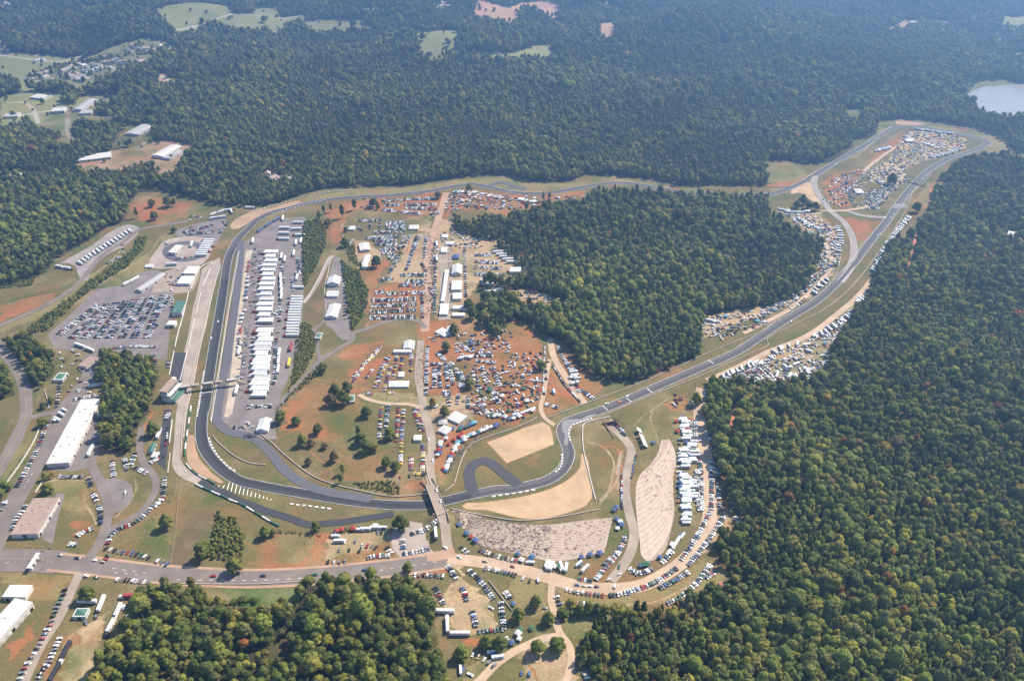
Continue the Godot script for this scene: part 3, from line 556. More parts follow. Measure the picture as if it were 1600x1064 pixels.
var ROADS := [
	["access_road", "tan_asphalt", 9, [-54.6,-517,-59,-534.9,-61.3,-550.5,-67.7,-576.6]],
	["access_road", "tan_asphalt", 9, [-77.7,-601.6,-84,-649.4,-82.6,-661.4,-88.1,-698.1,-96.9,-728.9,-102.5,-761.5,-109.4,-796.2,-114,-876.1]],
	["dirt_track", "dirt", 11, [-110.8,-896.4,-113.2,-940.1,-112.2,-986.9,-120.6,-1051.6,-125.7,-1128.2,-123.1,-1192.8,-118.2,-1263.3,-113.5,-1351.2]],
	["highway", "asphalt_old", 13, [-698.7,-925.5,-628.5,-854.2,-593.3,-819.4,-559.4,-773.9,-539.7,-737.6,-530.1,-714.7,-524.1,-682.1,-518.4,-651.4,-515.9,-624.8]],
	["side_road", "asphalt_old", 5, [-530.3,-720.3,-520.9,-692.7,-516.2,-666.5,-515,-641.5,-514.7,-622.4]],
	["driveway", "asphalt_old", 8, [-530,-718.1,-506.9,-728.3,-499.7,-731.8]],
	["service_road", "asphalt_old", 19, [-512.5,-847.1,-495.1,-799.4,-494.3,-767.7,-495.7,-734.7,-490.3,-692.7,-484.1,-651.4,-480.6,-617.7,-476.7,-582,-471.8,-551.9,-466.2,-524.5]],
	["lower_road", "asphalt_old", 26, [-468.7,-513.3,-452.5,-514.8,-424.2,-514.8,-397.7,-512.4]],
	["road_shoulder", "dirt", 22, [-405.2,-513.3,-364.7,-507.8,-320.1,-500.9,-276.9,-496.6,-220.9,-494.3,-166.4,-498,-111.9,-505.2,-70.6,-512.9,-49.7,-518.5]],
	["lower_road", "asphalt_old", 16.5, [-405.2,-513.3,-364.7,-507.8,-320.1,-500.9,-276.9,-496.6,-220.9,-494.3,-166.4,-498,-111.9,-505.2,-70.6,-512.9,-49.7,-518.5]],
	["dirt_road", "tan_dirt", 13, [-56.7,-517,-28.2,-512.9,0,-506.5,27.7,-496.6,54.7,-486.4,81.8,-482.9,109.4,-486,131.8,-498.4,156.2,-518.5,175.8,-545.9,187.8,-576.8,193.2,-613.1,197.6,-641.5,201.2,-676.8,201.9,-698.1,209.2,-743.5,218.2,-773.9]],
	["tunnel_road", "tan_asphalt", 9, [104.4,-716.1,118.5,-685.7,123.7,-666.5,121,-651.4,113.9,-624.8,110.4,-601.8,110.6,-576.8,111.3,-564.2,112.5,-549.9,106.8,-526.4,96.8,-507.8,85.4,-491.6]],
	["garage_lane", "asphalt_old", 9, [-452.5,-720.3,-436.8,-676.8,-427,-644,-404.4,-613.1,-381.7,-576.8,-378.8,-564.2,-375.1,-549.9,-373.5,-530.3,-375.7,-517]],
	["winding_lane", "asphalt_old", 7, [-399.1,-703.6,-388.7,-671.6,-375.9,-646.4,-356.7,-624.8,-348.4,-606.3,-348,-584.1,-350.6,-574.7,-358.6,-564.2,-369.4,-554,-374.1,-543.9]],
	["gravel_lane", "tan_asphalt", 8, [-376.3,-500.5,-374.3,-476.1,-372.4,-451.4,-374.3,-425.1,-371.8,-394.4,-368.7,-376.1]],
	["dirt_path", "tan_dirt", 6, [34.3,-489.9,32.9,-471,35,-457.8,37,-443.5,39.9,-435.7,45.7,-425.1,46.1,-410.5,41.4,-394.4,38.4,-382.7]],
	["dirt_path", "tan_dirt", 7, [39.8,-435,25.6,-432.7,10.2,-425.1,0,-419.2,-12.4,-409,-24.4,-394.4,-32.5,-385.4]],
	["lake_road", "asphalt_old", 8, [-666.7,-904.2,-658.5,-912,-640.5,-938,-622.8,-967.4,-609.3,-1009.3,-607.7,-1046.8,-609.3,-1066.3,-609.6,-1117.5,-595.7,-1161.2,-588.4,-1200.5,-571.9,-1210.6,-549.6,-1219.7,-523,-1231.9]],
	["infield_road", "asphalt_old", 7, [-110.6,-906.1,-124.6,-923.9,-145.8,-927.9,-165.6,-919.9,-184.1,-904.2,-200.6,-892.6,-200,-876.1,-216,-854.2,-230.9,-829.6,-242.4,-793,-254,-761.5,-262,-734.7]],
	["infield_spur", "asphalt_old", 5, [-231.2,-831.3,-244.9,-876.1,-252.8,-900.3,-244.3,-919.9,-247.9,-961]],
	["dirt_lane", "tan_dirt", 8, [48.1,-879.8,50.5,-840,61.9,-799.4,73,-767.7,81.3,-745]],
	["dirt_lane", "tan_dirt", 5, [45.4,-833.1,36.4,-764.6,31.9,-734.7,36.6,-717.5,45.7,-706.4]],
	["dirt_lane", "tan_dirt", 5, [-99.4,-737.6,-116,-743.5,-139.4,-745,-161.9,-752.5,-174.1,-761.5]],
	["old_track_link", "pale_asphalt", 11, [550.2,-1429.3,534.5,-1387.5,527.9,-1330.1,527.5,-1269.8,533.8,-1225.8,528.2,-1172.6,511.6,-1117.5,486.9,-1066.3,461.4,-1027.8]],
	["old_track_link", "pale_asphalt", 9, [550.8,-1276.2,574.5,-1253.8,610.8,-1246.2]],
	["dirt_lane", "tan_dirt", 6, [510,-1273,556.1,-1276.2,613.5,-1302.7,664.6,-1365.5,717.1,-1441.1]],
	["dirt_lane", "tan_dirt", 5, [510,-1264.6,465.8,-1256.9,438.7,-1273]],
	["camp_lane", "tan_dirt", 6, [479.3,-1166.9,475.8,-1117.5,469.7,-1091.5,455.4,-1061.4,415.1,-1004.8,372.8,-956.7,331.8,-921.9,293.8,-892.6]],
	["ridge_lane", "tan_dirt", 8, [506.9,-1032.5,469.9,-984.7,426.3,-938,386.8,-898.4,360.3,-877.5,312.9,-848.8,277.4,-822.8,243.8,-799.4,226.9,-789.7]],
	["woods_trail", "red_dirt", 4, [638.2,-1195.8,612.3,-1144.6,588,-1096.6,566.1,-1056.5,555.8,-1042]],
	["woods_trail", "red_dirt", 4, [252.9,-745,242,-720.3,234.4,-698.1,228.9,-680.7]],
	["campground_lane", "tan_dirt", 6, [653.1,-1425.5,641.3,-1441.1,699.3,-1518.5,770.5,-1599,820.1,-1666.7]],
	["stage_road", "pale_asphalt", 6, [-280.8,-968,-275.9,-994.3,-272.1,-1035.8,-270.9,-1079.9,-269.2,-1101.4,-265,-1109.2]],
	["bank_road", "pale_asphalt", 4, [-249.5,-1144.6,-244.6,-1166.9]],
	["runoff_road", "asphalt_dark", 8, [-308.9,-616.2,-294,-607.6,-276.6,-599.5,-265,-591.5,-250.3,-584.9,-229.4,-574.6,-209.6,-567.3,-188.6,-558.4,-175.5,-559.7,-156.5,-562.1,-134.9,-566.9,-111.5,-572.2]],
	["pit_road", "asphalt_mid", 10, [-135.5,-592.4,-161,-597.7,-182.2,-602.9,-206.5,-615,-227.1,-632.3,-239.7,-648.4,-251.4,-662.7,-261.6,-673.7,-271.1,-682.3,-282.1,-687.3,-274.1,-686.2,-286.2,-690.2,-298,-692.9,-309.5,-700.3,-319.2,-712.7,-324.3,-725.5,-330.9,-754.9,-337.8,-793.9,-344.3,-835.8,-348.2,-849.2,-365.3,-937.6,-379.6,-1002.1,-396,-1073.3,-407,-1119.7,-418.5,-1161.2]],
	["training_oval", "asphalt_mid", 12, [-465.8,-1125.5,-465.9,-1105.4,-482.8,-1095.6,-505.2,-1104.4,-519.1,-1123.9,-518.7,-1143.5,-501.8,-1152.9,-478.4,-1144.6,-466.7,-1128.2]],
	["track_loop", "loop_asphalt", 11.5, [-37.3,-599.9,-39.1,-606.7,-41.6,-618.8,-42.8,-631.2,-38.4,-643,-28.8,-647.6,-20.1,-643,-10.2,-631.2,1.8,-617,6.5,-611.5]],
	["chicane_link", "asphalt_mid", 11, [-39.2,-1379.7,-26.6,-1396.1,-11.8,-1395.2,4.8,-1377.3,24.7,-1367.8]]]
var ROWS := [
	["car", 20, "p", "mix", "top", "left of the gravel lane at bottom left", [-380.8,-482.9,-378.8,-471,-378.1,-457.8,-376,-445.1,-376.1,-434.2,-375.5,-423.6,-376.4,-416.3,-376.5,-407.6,-376.1,-400.5,-376.3,-393.6]],
	["car", 11, "p", "mix", "top", "right of the gravel lane at bottom left", [-362.2,-434.2,-362.3,-425.1,-361,-416.3,-360.7,-408.3,-362.3,-402.6,-362.3,-394.9]],
	["car", 5, "p", "mix", "top", "beside the garage lane's upper bend", [-422,-622.8,-417.7,-617.2,-412.7,-608.9]],
	["car", 5, "p", "mix", "top", "beside the garage lane, middle group", [-407.7,-601.4,-401.7,-592.7,-398.3,-588.1]],
	["car", 9, "p", "mix", "top", "beside the garage lane, lower group", [-394.1,-583.5,-387.4,-570.7,-381.7,-557.6]],
	["car", 6, "p", "mix", "right", "on the clay bank below the lawn", [-386.2,-553.9,-392.8,-549.7,-396.9,-543.1]],
	["car", 19, "p", "mix", "right", "along the winding lane's lower side", [-342,-582.9,-345.7,-570.7,-351.6,-560.1,-358,-555.7,-364.7,-550.3,-366.4,-541.3,-366,-533.1]],
	["car", 9, "p", "mix", "left", "along the garage yard's lower edge", [-451,-623.5,-441.7,-623,-426.3,-622.8]],
	["car", 8, "p", "mix", "top", "on the grass above the helicopter pad", [-407.4,-648.1,-396.2,-622.8]],
	["car", 6, "p", "mix", "top", "under the grove, left column", [-396.3,-651.1,-386.9,-632]],
	["car", 6, "p", "mix", "top", "under the grove, right column", [-388.7,-659.3,-386.1,-640]],
	["car", 7, "p", "mix", "left", "along the winding lane's upper bend", [-383.6,-638.5,-364.1,-627.7]],
	["car", 9, "p", "mix", "top", "left of the service road's upper end", [-524.1,-785.9,-514.8,-761.5,-505.3,-736.2]],
	["car", 29, "p", "mix", "top", "left of the service road, long file", [-504,-714.7,-493.4,-669,-489.1,-641.5,-486.5,-620.1,-485.7,-607.4]],
	["car", 5, "p", "mix", "top", "at the service road's lower left", [-486,-590,-484.1,-575.8]],
	["car", 9, "p", "mix", "top", "against the tan roofed shop's left wall", [-463.8,-584.8,-463.3,-573.2,-464.1,-563.2,-460.9,-549.7]],
	["car", 4, "p", "mix", "left", "at the little lot above the road fork", [-400.2,-533.6,-392.5,-533.1]],
	["car", 11, "p", "mix", "left", "on the lower road's upper verge", [-366.4,-528.7,-350.9,-524.2,-335,-521.7,-320.1,-516.1]],
	["car", 3, "p", "mix", "left", "at the right end of upper verge", [-312.8,-513.7,-308.8,-512.4,-303.6,-510.2]],
	["car", 9, "p", "mix", "left", "on the lower road's lower verge", [-341.7,-493,-311.2,-489.9]],
	["car", 2, "l", "mix", "left", "by the gravel lane's mouth", [-368.3,-496.6,-359.4,-495.2]],
	["car", 9, "p", "mix", "top", "right of the winding lane on grass", [-345.6,-623.2,-340.2,-606.5,-335.9,-590.4]],
	["car", 6, "p", "mix", "top", "right of the winding lane, lower curve", [-337.3,-591.8,-340.4,-580]],
	["car", 3, "l", "mix", "left", "driving out on the lower road", [-402,-520.2,-377.4,-515.1,-369,-514.6]],
	["car", 4, "l", "mix", "left", "driving along the lower road", [-280,-492.5,-270.5,-496.1,-174,-497.8,-106.4,-506.3]],
	["car", 3, "p", "mix", "bottom", "waiting at the lower road fork", [-361,-512.4,-359.2,-518.9]],
	["car", 2, "p", "mix", "right", "on the dirt yard by green hut", [-341.8,-453.3,-347.9,-447.7]],
	["car", 3, "p", "white", "left", "on the dirt yard, upper right", [-326.6,-463.1,-322.1,-463.4]],
	["car", 2, "p", "white", "left", "under the red trailer on yard", [-316.9,-464.4,-312,-464.9]],
	["car", 6, "p", "white", "left", "of carts, top line at wood's edge", [-322.9,-425.1,-312.8,-425.1]],
	["car", 5, "p", "white", "left", "of carts, middle line at wood's edge", [-320.8,-419.9,-312.9,-420.7]],
	["car", 4, "p", "white", "top", "of carts, left line at wood's edge", [-326.1,-419.2,-322.4,-413.4,-319.6,-412.6]],
	["car", 7, "p", "white", "top", "of carts, slanting line at wood's edge", [-314.6,-415.5,-317.6,-404.7]],
	["car", 12, "p", "mix", "left", "above the dirt road beside terrace", [-29.8,-526.7,-13.6,-519.2,4.6,-513.2]],
	["car", 10, "p", "mix", "left", "below the dirt road on dry grass", [-24.6,-505.8,-7.7,-501.5,4.5,-496.5]],
	["car", 5, "p", "mix", "left", "before the campers at the road", [56.4,-493.6,69.5,-490.8]],
	["car", 30, "p", "mix", "bottom", "climbing along the tunnel road's left", [71.8,-492.2,81.9,-505.8,91,-517.7,98,-529.8,104.3,-543.9]],
	["car", 6, "p", "mix", "bottom", "second line beside tunnel road", [81,-508,88.7,-517.7]],
	["car", 4, "p", "mix", "left", "at the tunnel road's right corner", [102.1,-505.8,110,-497.2]],
	["car", 8, "p", "mix", "left", "round the little terrace's lower tip", [102.6,-503.2,111.2,-499.6,123.1,-505]],
	["car", 6, "p", "mix", "left", "between the dirt road and small terrace", [130.9,-510.5,144.6,-525.5]],
	["car", 24, "p", "mix", "top", "on the dirt road's outer side, first", [187.4,-574.7,175.8,-554,163.3,-534.1,149.1,-514.2]],
	["car", 27, "p", "mix", "top", "on the dirt road's outer side, second", [200.1,-570.5,186.8,-549.9,170.9,-528.4,154.3,-507.8]],
	["car", 5, "p", "mix", "top", "in the clay gap by big wood", [210.1,-568.4,211.3,-557]],
	["car", 4, "p", "mix", "right", "below the clay gap by wood", [190,-537.1,182.5,-532.2]],
	["car", 22, "p", "mix", "right", "below the dirt road's long curve", [144.9,-506,123.6,-489.9,103.3,-481.2,94.8,-477.8]],
	["car", 13, "p", "mix", "right", "of second line below long curve", [153.9,-501.4,140.4,-491.6,125.4,-482.9]],
	["car", 19, "p", "mix", "top", "of third line toward the wood", [174.3,-509.6,159.4,-489.9,141.3,-472.7]],
	["car", 6, "p", "mix", "right", "of short fourth line near wood", [177.7,-502.3,167.8,-494.3]],
	["car", 5, "p", "red", "top", "in the wood's notch, lower right", [178.4,-489,181.5,-477.8]],
	["car", 10, "p", "mix", "left", "under the dirt road's lowest bend", [44.9,-482.1,60.9,-477.8,78.3,-475.2]],
	["car", 6, "p", "mix", "left", "under the lowest bend, right half", [81.7,-475.2,100.3,-478.6]],
	["car", 3, "p", "mix", "top", "beside the dirt path fork", [37.7,-473.6,40.1,-466]],
	["car", 5, "p", "mix", "left", "behind bushes below lowest bend", [51.5,-467.7,58.8,-466.9,69.3,-464.4]],
	["car", 3, "p", "red", "left", "among trees below lowest bend", [82.4,-462.7,85,-461.9,93,-461.9]],
	["car", 5, "p", "mix", "left", "at the wood's edge below curve", [129,-466.9,142.4,-471]],
	["car", 1, "p", "mix", "top", "beside the dirt path", [27.3,-462.4,27.3,-460.8]],
	["car", 4, "l", "mix", "left", "driving on the lowest bend", [53.4,-486.7,63.6,-485.5,70.3,-485,75.1,-485]],
	["car", 2, "l", "mix", "left", "turning up the tunnel road", [83.4,-493,93,-498.7]],
	["car", 2, "l", "mix", "bottom", "driving near the tunnel road mouth", [87.4,-484.7,93.9,-507.4]],
	["car", 2, "l", "mix", "left", "driving on dirt road by terrace", [-23.7,-513.2,0.6,-506.9]],
	["car", 2, "l", "white", "left", "driving at the bridge junction", [-59.7,-528.5,-46.5,-518.1]],
	["car", 3, "p", "mix", "left", "by the bridge road's right rail", [-45.4,-529.6,-40.5,-523.7]],
	["car", 3, "p", "mix", "left", "below the dirt road, right group", [9.5,-493.6,15.5,-490.8,22.1,-491.2]],
	["car", 4, "p", "mix", "top", "right of the sandy lot's fence", [-6.4,-479.7,-1,-471.6]],
	["car", 7, "p", "mix", "top", "at the sandy lot's upper left", [-56.9,-508.7,-47.6,-493.4]],
	["car", 7, "p", "mix", "top", "along the sandy lot's left side", [-66.2,-484.7,-56.7,-465.2]],
	["car", 6, "p", "mix", "top", "in the sandy lot, upper island", [-43,-484.7,-37.5,-469.4]],
	["car", 7, "p", "mix", "top", "in the sandy lot, lower island", [-33.1,-459.1,-28.8,-442.7]],
	["car", 14, "p", "mix", "top", "along the sandy lot's right fence", [-37.7,-503.2,-27.5,-491.6,-14.8,-471]],
	["car", 10, "p", "mix", "top", "at the sandy lot's right end", [-9.4,-469.4,-6.5,-439.6]],
	["car", 7, "p", "mix", "left", "along the sandy lot's lower end", [-27.8,-438.8,-6.5,-441.2]],
	["car", 8, "p", "mix", "left", "below the lower road by wood", [-85.3,-497.8,-58.2,-496.6]],
	["car", 1, "l", "mix", "left", "alone inside the sandy lot", [-17.3,-462.7,-15.9,-461.9]],
	["car", 9, "p", "mix", "left", "above the lower road by junction", [-98.3,-521.7,-85.8,-524.2,-73.2,-528.2]],
	["car", 4, "p", "mix", "top", "in the pale lot's left side", [-99.7,-540,-97.3,-527.4]],
	["car", 11, "p", "mix", "left", "in the pale lot's upper side", [-93,-545.5,-79.6,-551.4,-68.9,-559]],
	["car", 8, "p", "mix", "left", "on clay above the lower road", [-129,-517,-118.8,-519.8,-108,-519.3]],
	["car", 3, "p", "mix", "left", "on clay below the campers, left", [-159.7,-538,-150.8,-537.1,-142.1,-537.1]],
	["car", 3, "p", "mix", "left", "on clay below the campers, middle", [-154.8,-526.4,-143.3,-526.4,-136.7,-525.5]],
	["car", 4, "p", "mix", "left", "on clay below the campers, right", [-137,-532.2,-126.8,-531.2,-120.6,-528.4]],
	["car", 3, "p", "mix", "top", "on clay beside the pale lot", [-112.1,-529.3,-107.7,-522.6]],
	["car", 4, "p", "mix", "left", "on the lower road's upper clay", [-164.7,-512.4,-155.7,-511.8,-144.7,-513.3]],
	["car", 4, "p", "mix", "left", "behind the campers by the tree", [-125.4,-547.3,-110.2,-548.9]],
	["car", 2, "p", "blue", "left", "on the clay clearing at bottom", [7.4,-400.5,13.5,-399.8]],
	["car", 5, "p", "mix", "left", "in the clearing below sandy lot", [-32.7,-417.7,-20,-411.9,-12.4,-405.5]],
	["car", 1, "l", "white", "left", "alone in the bottom clearing", [-31.9,-399.1,-29.4,-397.7]],
	["car", 3, "p", "mix", "top", "at the bottom edge clearing", [56.5,-400.5,57.4,-396.3]],
	["car", 17, "p", "mix", "top", "right of the long white garage", [-456.9,-743.5,-447.5,-709.1,-435.4,-671.6]],
	["car", 9, "p", "mix", "left", "above the long white garage", [-494.1,-750.9,-471,-760]],
	["car", 3, "l", "mix", "left", "on the garage yard", [-505.2,-767.7,-492.6,-770.2,-491.5,-776.1]],
	["car", 5, "p", "mix", "top", "", [-377.3,-727.5,-376.8,-716.1]],
	["car", 6, "l", "mix", "top", "", [-370.3,-703.6,-360.8,-671.6]],
	["car", 7, "p", "mix", "left", "", [-367.7,-644,-357.8,-655.1]],
	["car", 18, "p", "mix", "left", "", [-492.2,-857,-466.3,-861.4,-439.9,-859.6]],
	["car", 5, "p", "mix", "top", "", [-436.4,-841.8,-426,-821.1]],
	["car", 4, "p", "mix", "top", "", [-413.7,-829.6,-409.3,-814.3]],
	["car", 4, "p", "mix", "left", "", [-509.2,-806,-493.2,-812.7]],
	["car", 4, "p", "mix", "top", "", [-496,-806,-484.9,-793]],
	["car", 22, "P", "mix", "left", "", [-575.7,-888.8,-556.5,-963.1]],
	["car", 22, "P", "mix", "left", "", [-555.8,-879.4,-545.7,-966.9]],
	["car", 22, "P", "mix", "bottom", "", [-540.1,-879.4,-534.8,-970.8]],
	["car", 22, "P", "mix", "bottom", "", [-524.5,-879.4,-523.8,-974.7]],
	["car", 22, "P", "mix", "bottom", "", [-508.9,-879.4,-512.8,-978.6]],
	["car", 22, "P", "mix", "bottom", "", [-493.2,-879.4,-501.7,-982.5]],
	["car", 22, "P", "mix", "bottom", "", [-477.6,-879.4,-490.6,-986.5]],
	["car", 22, "P", "mix", "bottom", "", [-461.9,-879.4,-479.4,-990.4]],
	["car", 9, "p", "mix", "bottom", "", [-461.1,-879.4,-457.2,-915.9]],
	["car", 10, "P", "mix", "bottom", "", [-471.1,-940.1,-470.7,-986.9]],
	["car", 15, "P", "mix", "left", "", [-516.3,-1188.7,-478,-1219.7]],
	["car", 13, "P", "mix", "left", "", [-511.8,-1182.9,-469.5,-1195.8]],
	["car", 7, "p", "mix", "bottom", "", [-457.3,-1184.1,-456.4,-1228.8]],
	["car", 10, "P", "mix", "left", "", [-478.4,-1018.5,-468.2,-1051.6]],
	["car", 7, "p", "mix", "top", "", [-465.2,-991.3,-451.3,-948.4]],
	["car", 5, "p", "mix", "left", "", [-524.9,-1253.8,-503.7,-1244.3]],
	["car", 7, "p", "mix", "left", "", [-592.3,-1081.3,-581.6,-1107]],
	["car", 3, "p", "mix", "top", "", [-594,-1144.6,-581,-1117.5]],
	["car", 6, "p", "mix", "left", "", [-497.3,-1096.6,-474.7,-1107]],
	["car", 22, "P", "mix", "left", "", [-225.3,-1317.6,-182.3,-1321.1]],
	["car", 15, "P", "mix", "left", "", [-217.5,-1299.4,-188.1,-1300.7]],
	["car", 26, "P", "mix", "left", "", [-179.9,-1324.5,-125.5,-1325.9]],
	["car", 26, "P", "mix", "left", "", [-180.1,-1300.7,-126.3,-1300.7]],
	["car", 24, "P", "mix", "left", "", [-178.6,-1287.4,-125,-1282.8]],
	["car", 28, "P", "mix", "left", "", [-215.1,-1280.8,-149.7,-1263.3]],
	["car", 6, "P", "mix", "left", "", [-135.2,-1262.1,-119.9,-1268.5]],
	["car", 12, "P", "mix", "left", "", [-248.1,-1236.9,-209.5,-1238.1]],
	["car", 16, "P", "mix", "left", "", [-203.1,-1228.8,-169.7,-1228.8]],
	["car", 16, "P", "mix", "left", "", [-201.6,-1216.7,-168.4,-1216.7]],
	["car", 16, "P", "mix", "left", "", [-199.1,-1207.6,-167.3,-1206.4]],
	["car", 18, "P", "mix", "left", "", [-217.4,-1192.8,-168.4,-1192.8]],
	["car", 5, "p", "mix", "top", "", [-228.6,-1227,-224.2,-1200.5]],
	["car", 5, "p", "mix", "top", "", [-248.8,-1216.7,-236.2,-1192.8]],
	["car", 3, "p", "mix", "top", "", [-211.3,-1222.7,-210.6,-1207.6]],
	["car", 26, "P", "mix", "left", "", [-228,-1171.4,-176.7,-1178.3]],
	["car", 18, "P", "mix", "left", "", [-213.6,-1165.8,-177.2,-1161.2]],
	["car", 18, "P", "mix", "left", "", [-207.9,-1151.7,-174.6,-1149]],
	["car", 14, "P", "mix", "left", "", [-199.4,-1133.6,-174,-1133.6]],
	["car", 11, "P", "mix", "left", "", [-194.2,-1121.8,-172.1,-1117.5]],
	["car", 6, "P", "mix", "left", "", [-183.6,-1104.4,-173.3,-1107]],
	["car", 26, "p", "mix", "top", "", [-158.4,-1181.2,-167.4,-1117.5,-175.9,-1051.6]],
	["car", 12, "p", "mix", "top", "", [-167.4,-1184.1,-171,-1128.2]],
	["car", 27, "p", "mix", "top", "", [-142,-1179.5,-148.1,-1128.2,-152.9,-1061.4]],
	["car", 18, "p", "mix", "top", "", [-148.1,-1178.3,-150.8,-1096.6]],
	["car", 16, "p", "mix", "top", "", [-134,-1179.5,-130.1,-1101.8]],
	["car", 16, "P", "mix", "left", "", [-158.7,-1051.6,-121.1,-1051.6]],
	["car", 13, "P", "mix", "left", "", [-151,-1032.5,-119.4,-1032.5]],
	["car", 13, "P", "mix", "left", "", [-157.6,-1021.3,-122.8,-1020.4]],
	["car", 8, "p", "mix", "top", "", [-133.4,-1086.4,-122.6,-1056.5]],
	["car", 24, "P", "mix", "left", "", [-172.2,-995.8,-118.8,-1000.3]],
	["car", 24, "P", "mix", "left", "", [-190.5,-978.2,-130.3,-982.5]],
	["car", 24, "P", "mix", "left", "", [-188.4,-963.1,-127.9,-968.6]],
	["car", 24, "P", "mix", "left", "", [-188.1,-946.3,-127.6,-954.6]],
	["car", 22, "P", "mix", "left", "", [-186,-931.9,-125.7,-935.2]],
	["car", 6, "P", "mix", "left", "", [-189,-998,-176.4,-1002.5]],
	["car", 13, "p", "mix", "top", "", [-123.5,-991.3,-116.3,-927.9]],
	["car", 7, "P", "mix", "right", "", [-167.3,-1037.2,-186.4,-1027.8]],
	["car", 11, "P", "mix", "left", "", [-54.9,-1114.9,-31,-1114.9]],
	["car", 15, "P", "mix", "left", "", [-54.1,-1094,-18.8,-1088.9]],
	["car", 17, "P", "mix", "left", "", [-55.7,-1075.3,-13.9,-1071.3]],
	["car", 19, "P", "mix", "left", "", [-54.9,-1054,-9.1,-1049.2]],
	["car", 14, "P", "mix", "left", "", [-48.4,-1032.5,-9,-1031.6]],
	["car", 22, "p", "mix", "top", "", [-72.8,-1139.1,-62.6,-982.5]],
	["car", 8, "P", "mix", "left", "", [-49.6,-1172.6,-24.6,-1161.2]],
	["car", 26, "p", "mix", "top", "", [-113.5,-1107,-102,-940.1]],
	["car", 5, "p", "mix", "bottom", "", [-128.5,-1244.3,-120.2,-1273]],
	["car", 6, "p", "mix", "top", "", [-315.8,-1096.6,-304.9,-1051.6]],
	["car", 4, "P", "mix", "left", "", [-311.7,-1056.5,-300.2,-1056.5]],
	["car", 5, "P", "mix", "left", "", [-315.5,-940.1,-304.6,-956.7]],
	["car", 18, "p", "mix", "top", "", [-245.2,-1076.3,-217,-923.9]],
	["car", 30, "p", "corral", "top", "", [-161.7,-862.1,-173.7,-833.1,-186.1,-793]],
	["car", 27, "p", "corral", "top", "", [-163.3,-853.5,-174.6,-826.2,-185,-784]],
	["car", 20, "p", "corral", "top", "", [-151.5,-840.7,-155.6,-806,-157.7,-773.9]],
	["car", 16, "p", "corral", "top", "", [-148.3,-838.3,-152.8,-806,-155.9,-773.9]],
	["car", 8, "p", "corral", "top", "", [-165.7,-811,-170.1,-793]],
	["car", 6, "p", "corral", "left", "", [-165.4,-764,-156.3,-760.9]],
	["car", 15, "p", "corral", "top", "", [-144.7,-816.7,-145.9,-767.7]],
	["car", 11, "p", "corral", "top", "", [-139.8,-840,-139,-797.8]],
	["car", 8, "p", "corral", "top", "", [-132.8,-838.3,-132.4,-809.3]],
	["car", 11, "p", "corral", "top", "", [-122.6,-847.1,-119.8,-806]],
	["car", 4, "p", "corral", "left", "", [-140.8,-763.1,-133.9,-766.1]],
	["car", 22, "p", "corral", "top", "", [-145.5,-743.5,-140.5,-684.2]],
	["car", 20, "p", "mix", "top", "", [-138.1,-742,-134.2,-684.2]],
	["car", 22, "p", "corral", "top", "", [-125.7,-737.6,-122.1,-677.3]],
	["car", 24, "p", "corral", "top", "", [-119.9,-733.2,-116,-669]],
	["car", 9, "p", "corral", "top", "", [-114.9,-662.7,-113,-641.5]],
	["car", 16, "p", "corral", "top", "", [-108.9,-734.7,-97.2,-694.9]],
	["car", 12, "p", "corral", "top", "", [-106.4,-736.2,-94.7,-694.9]],
	["car", 9, "p", "corral", "top", "", [-103,-653.8,-102,-633.8]],
	["car", 18, "p", "corral", "top", "", [-93.3,-674.2,-89.5,-629.3]],
	["car", 7, "p", "corral", "left", "", [-98.3,-629,-85.7,-623.4]],
	["car", 2, "p", "corral", "left", "", [-111.2,-622.4,-101.9,-624.8]],
	["car", 26, "p", "mix", "top", "", [-104.7,-861.4,-97.7,-758.5]],
	["car", 15, "p", "mix", "top", "", [-92.3,-816,-88.9,-773.9]],
	["car", 15, "p", "mix", "top", "", [-87.5,-816,-82.5,-773.9]],
	["car", 16, "p", "mix", "top", "", [-79.1,-817.7,-73.4,-773.9]],
	["car", 16, "p", "mix", "top", "", [-74.3,-817.7,-66.9,-773.9]],
	["car", 13, "p", "mix", "top", "", [-66.4,-812.7,-58.7,-773.9]],
	["car", 10, "p", "mix", "top", "", [-61.5,-809.3,-54.1,-773.9]],
	["car", 9, "p", "mix", "left", "", [-91.7,-846.3,-79.9,-829.6]],
	["car", 16, "p", "mix", "left", "", [-96.6,-822.8,-68.8,-821.1]],
	["car", 6, "p", "mix", "left", "", [-79.2,-766.1,-70.1,-766.1]],
	["car", 6, "p", "mix", "left", "", [-78.8,-760,-69.7,-760]],
	["car", 5, "p", "mix", "top", "", [-71.1,-752.5,-70.3,-740]],
	["car", 6, "p", "mix", "top", "", [-60.6,-758.5,-61,-742.9]],
	["car", 9, "p", "mix", "top", "", [-49.7,-758.5,-48.7,-734.7]],
	["car", 12, "p", "mix", "left", "", [-43.9,-846.3,-24.4,-847.8]],
	["car", 13, "p", "mix", "left", "", [-44.6,-839.3,-23.3,-840.7]],
	["car", 15, "p", "mix", "left", "", [-43.9,-829.6,-19.2,-826.2]],
	["car", 9, "p", "mix", "left", "", [-65.6,-868.7,-52.9,-850.6]],
	["car", 9, "p", "mix", "top", "", [-36.2,-817.7,-29.8,-789.7]],
	["car", 12, "p", "mix", "top", "", [-22.8,-816,-14.8,-780.2]],
	["car", 12, "p", "mix", "left", "", [-39.3,-745,-21,-720.3]],
	["car", 11, "p", "mix", "top", "", [-23.8,-773.9,-14.3,-743.5]],
	["car", 16, "l", "mix", "top", "", [40.5,-861.4,35.5,-764.6]],
	["car", 20, "l", "mix", "top", "", [48.6,-819.4,62.5,-777,77.1,-748]],
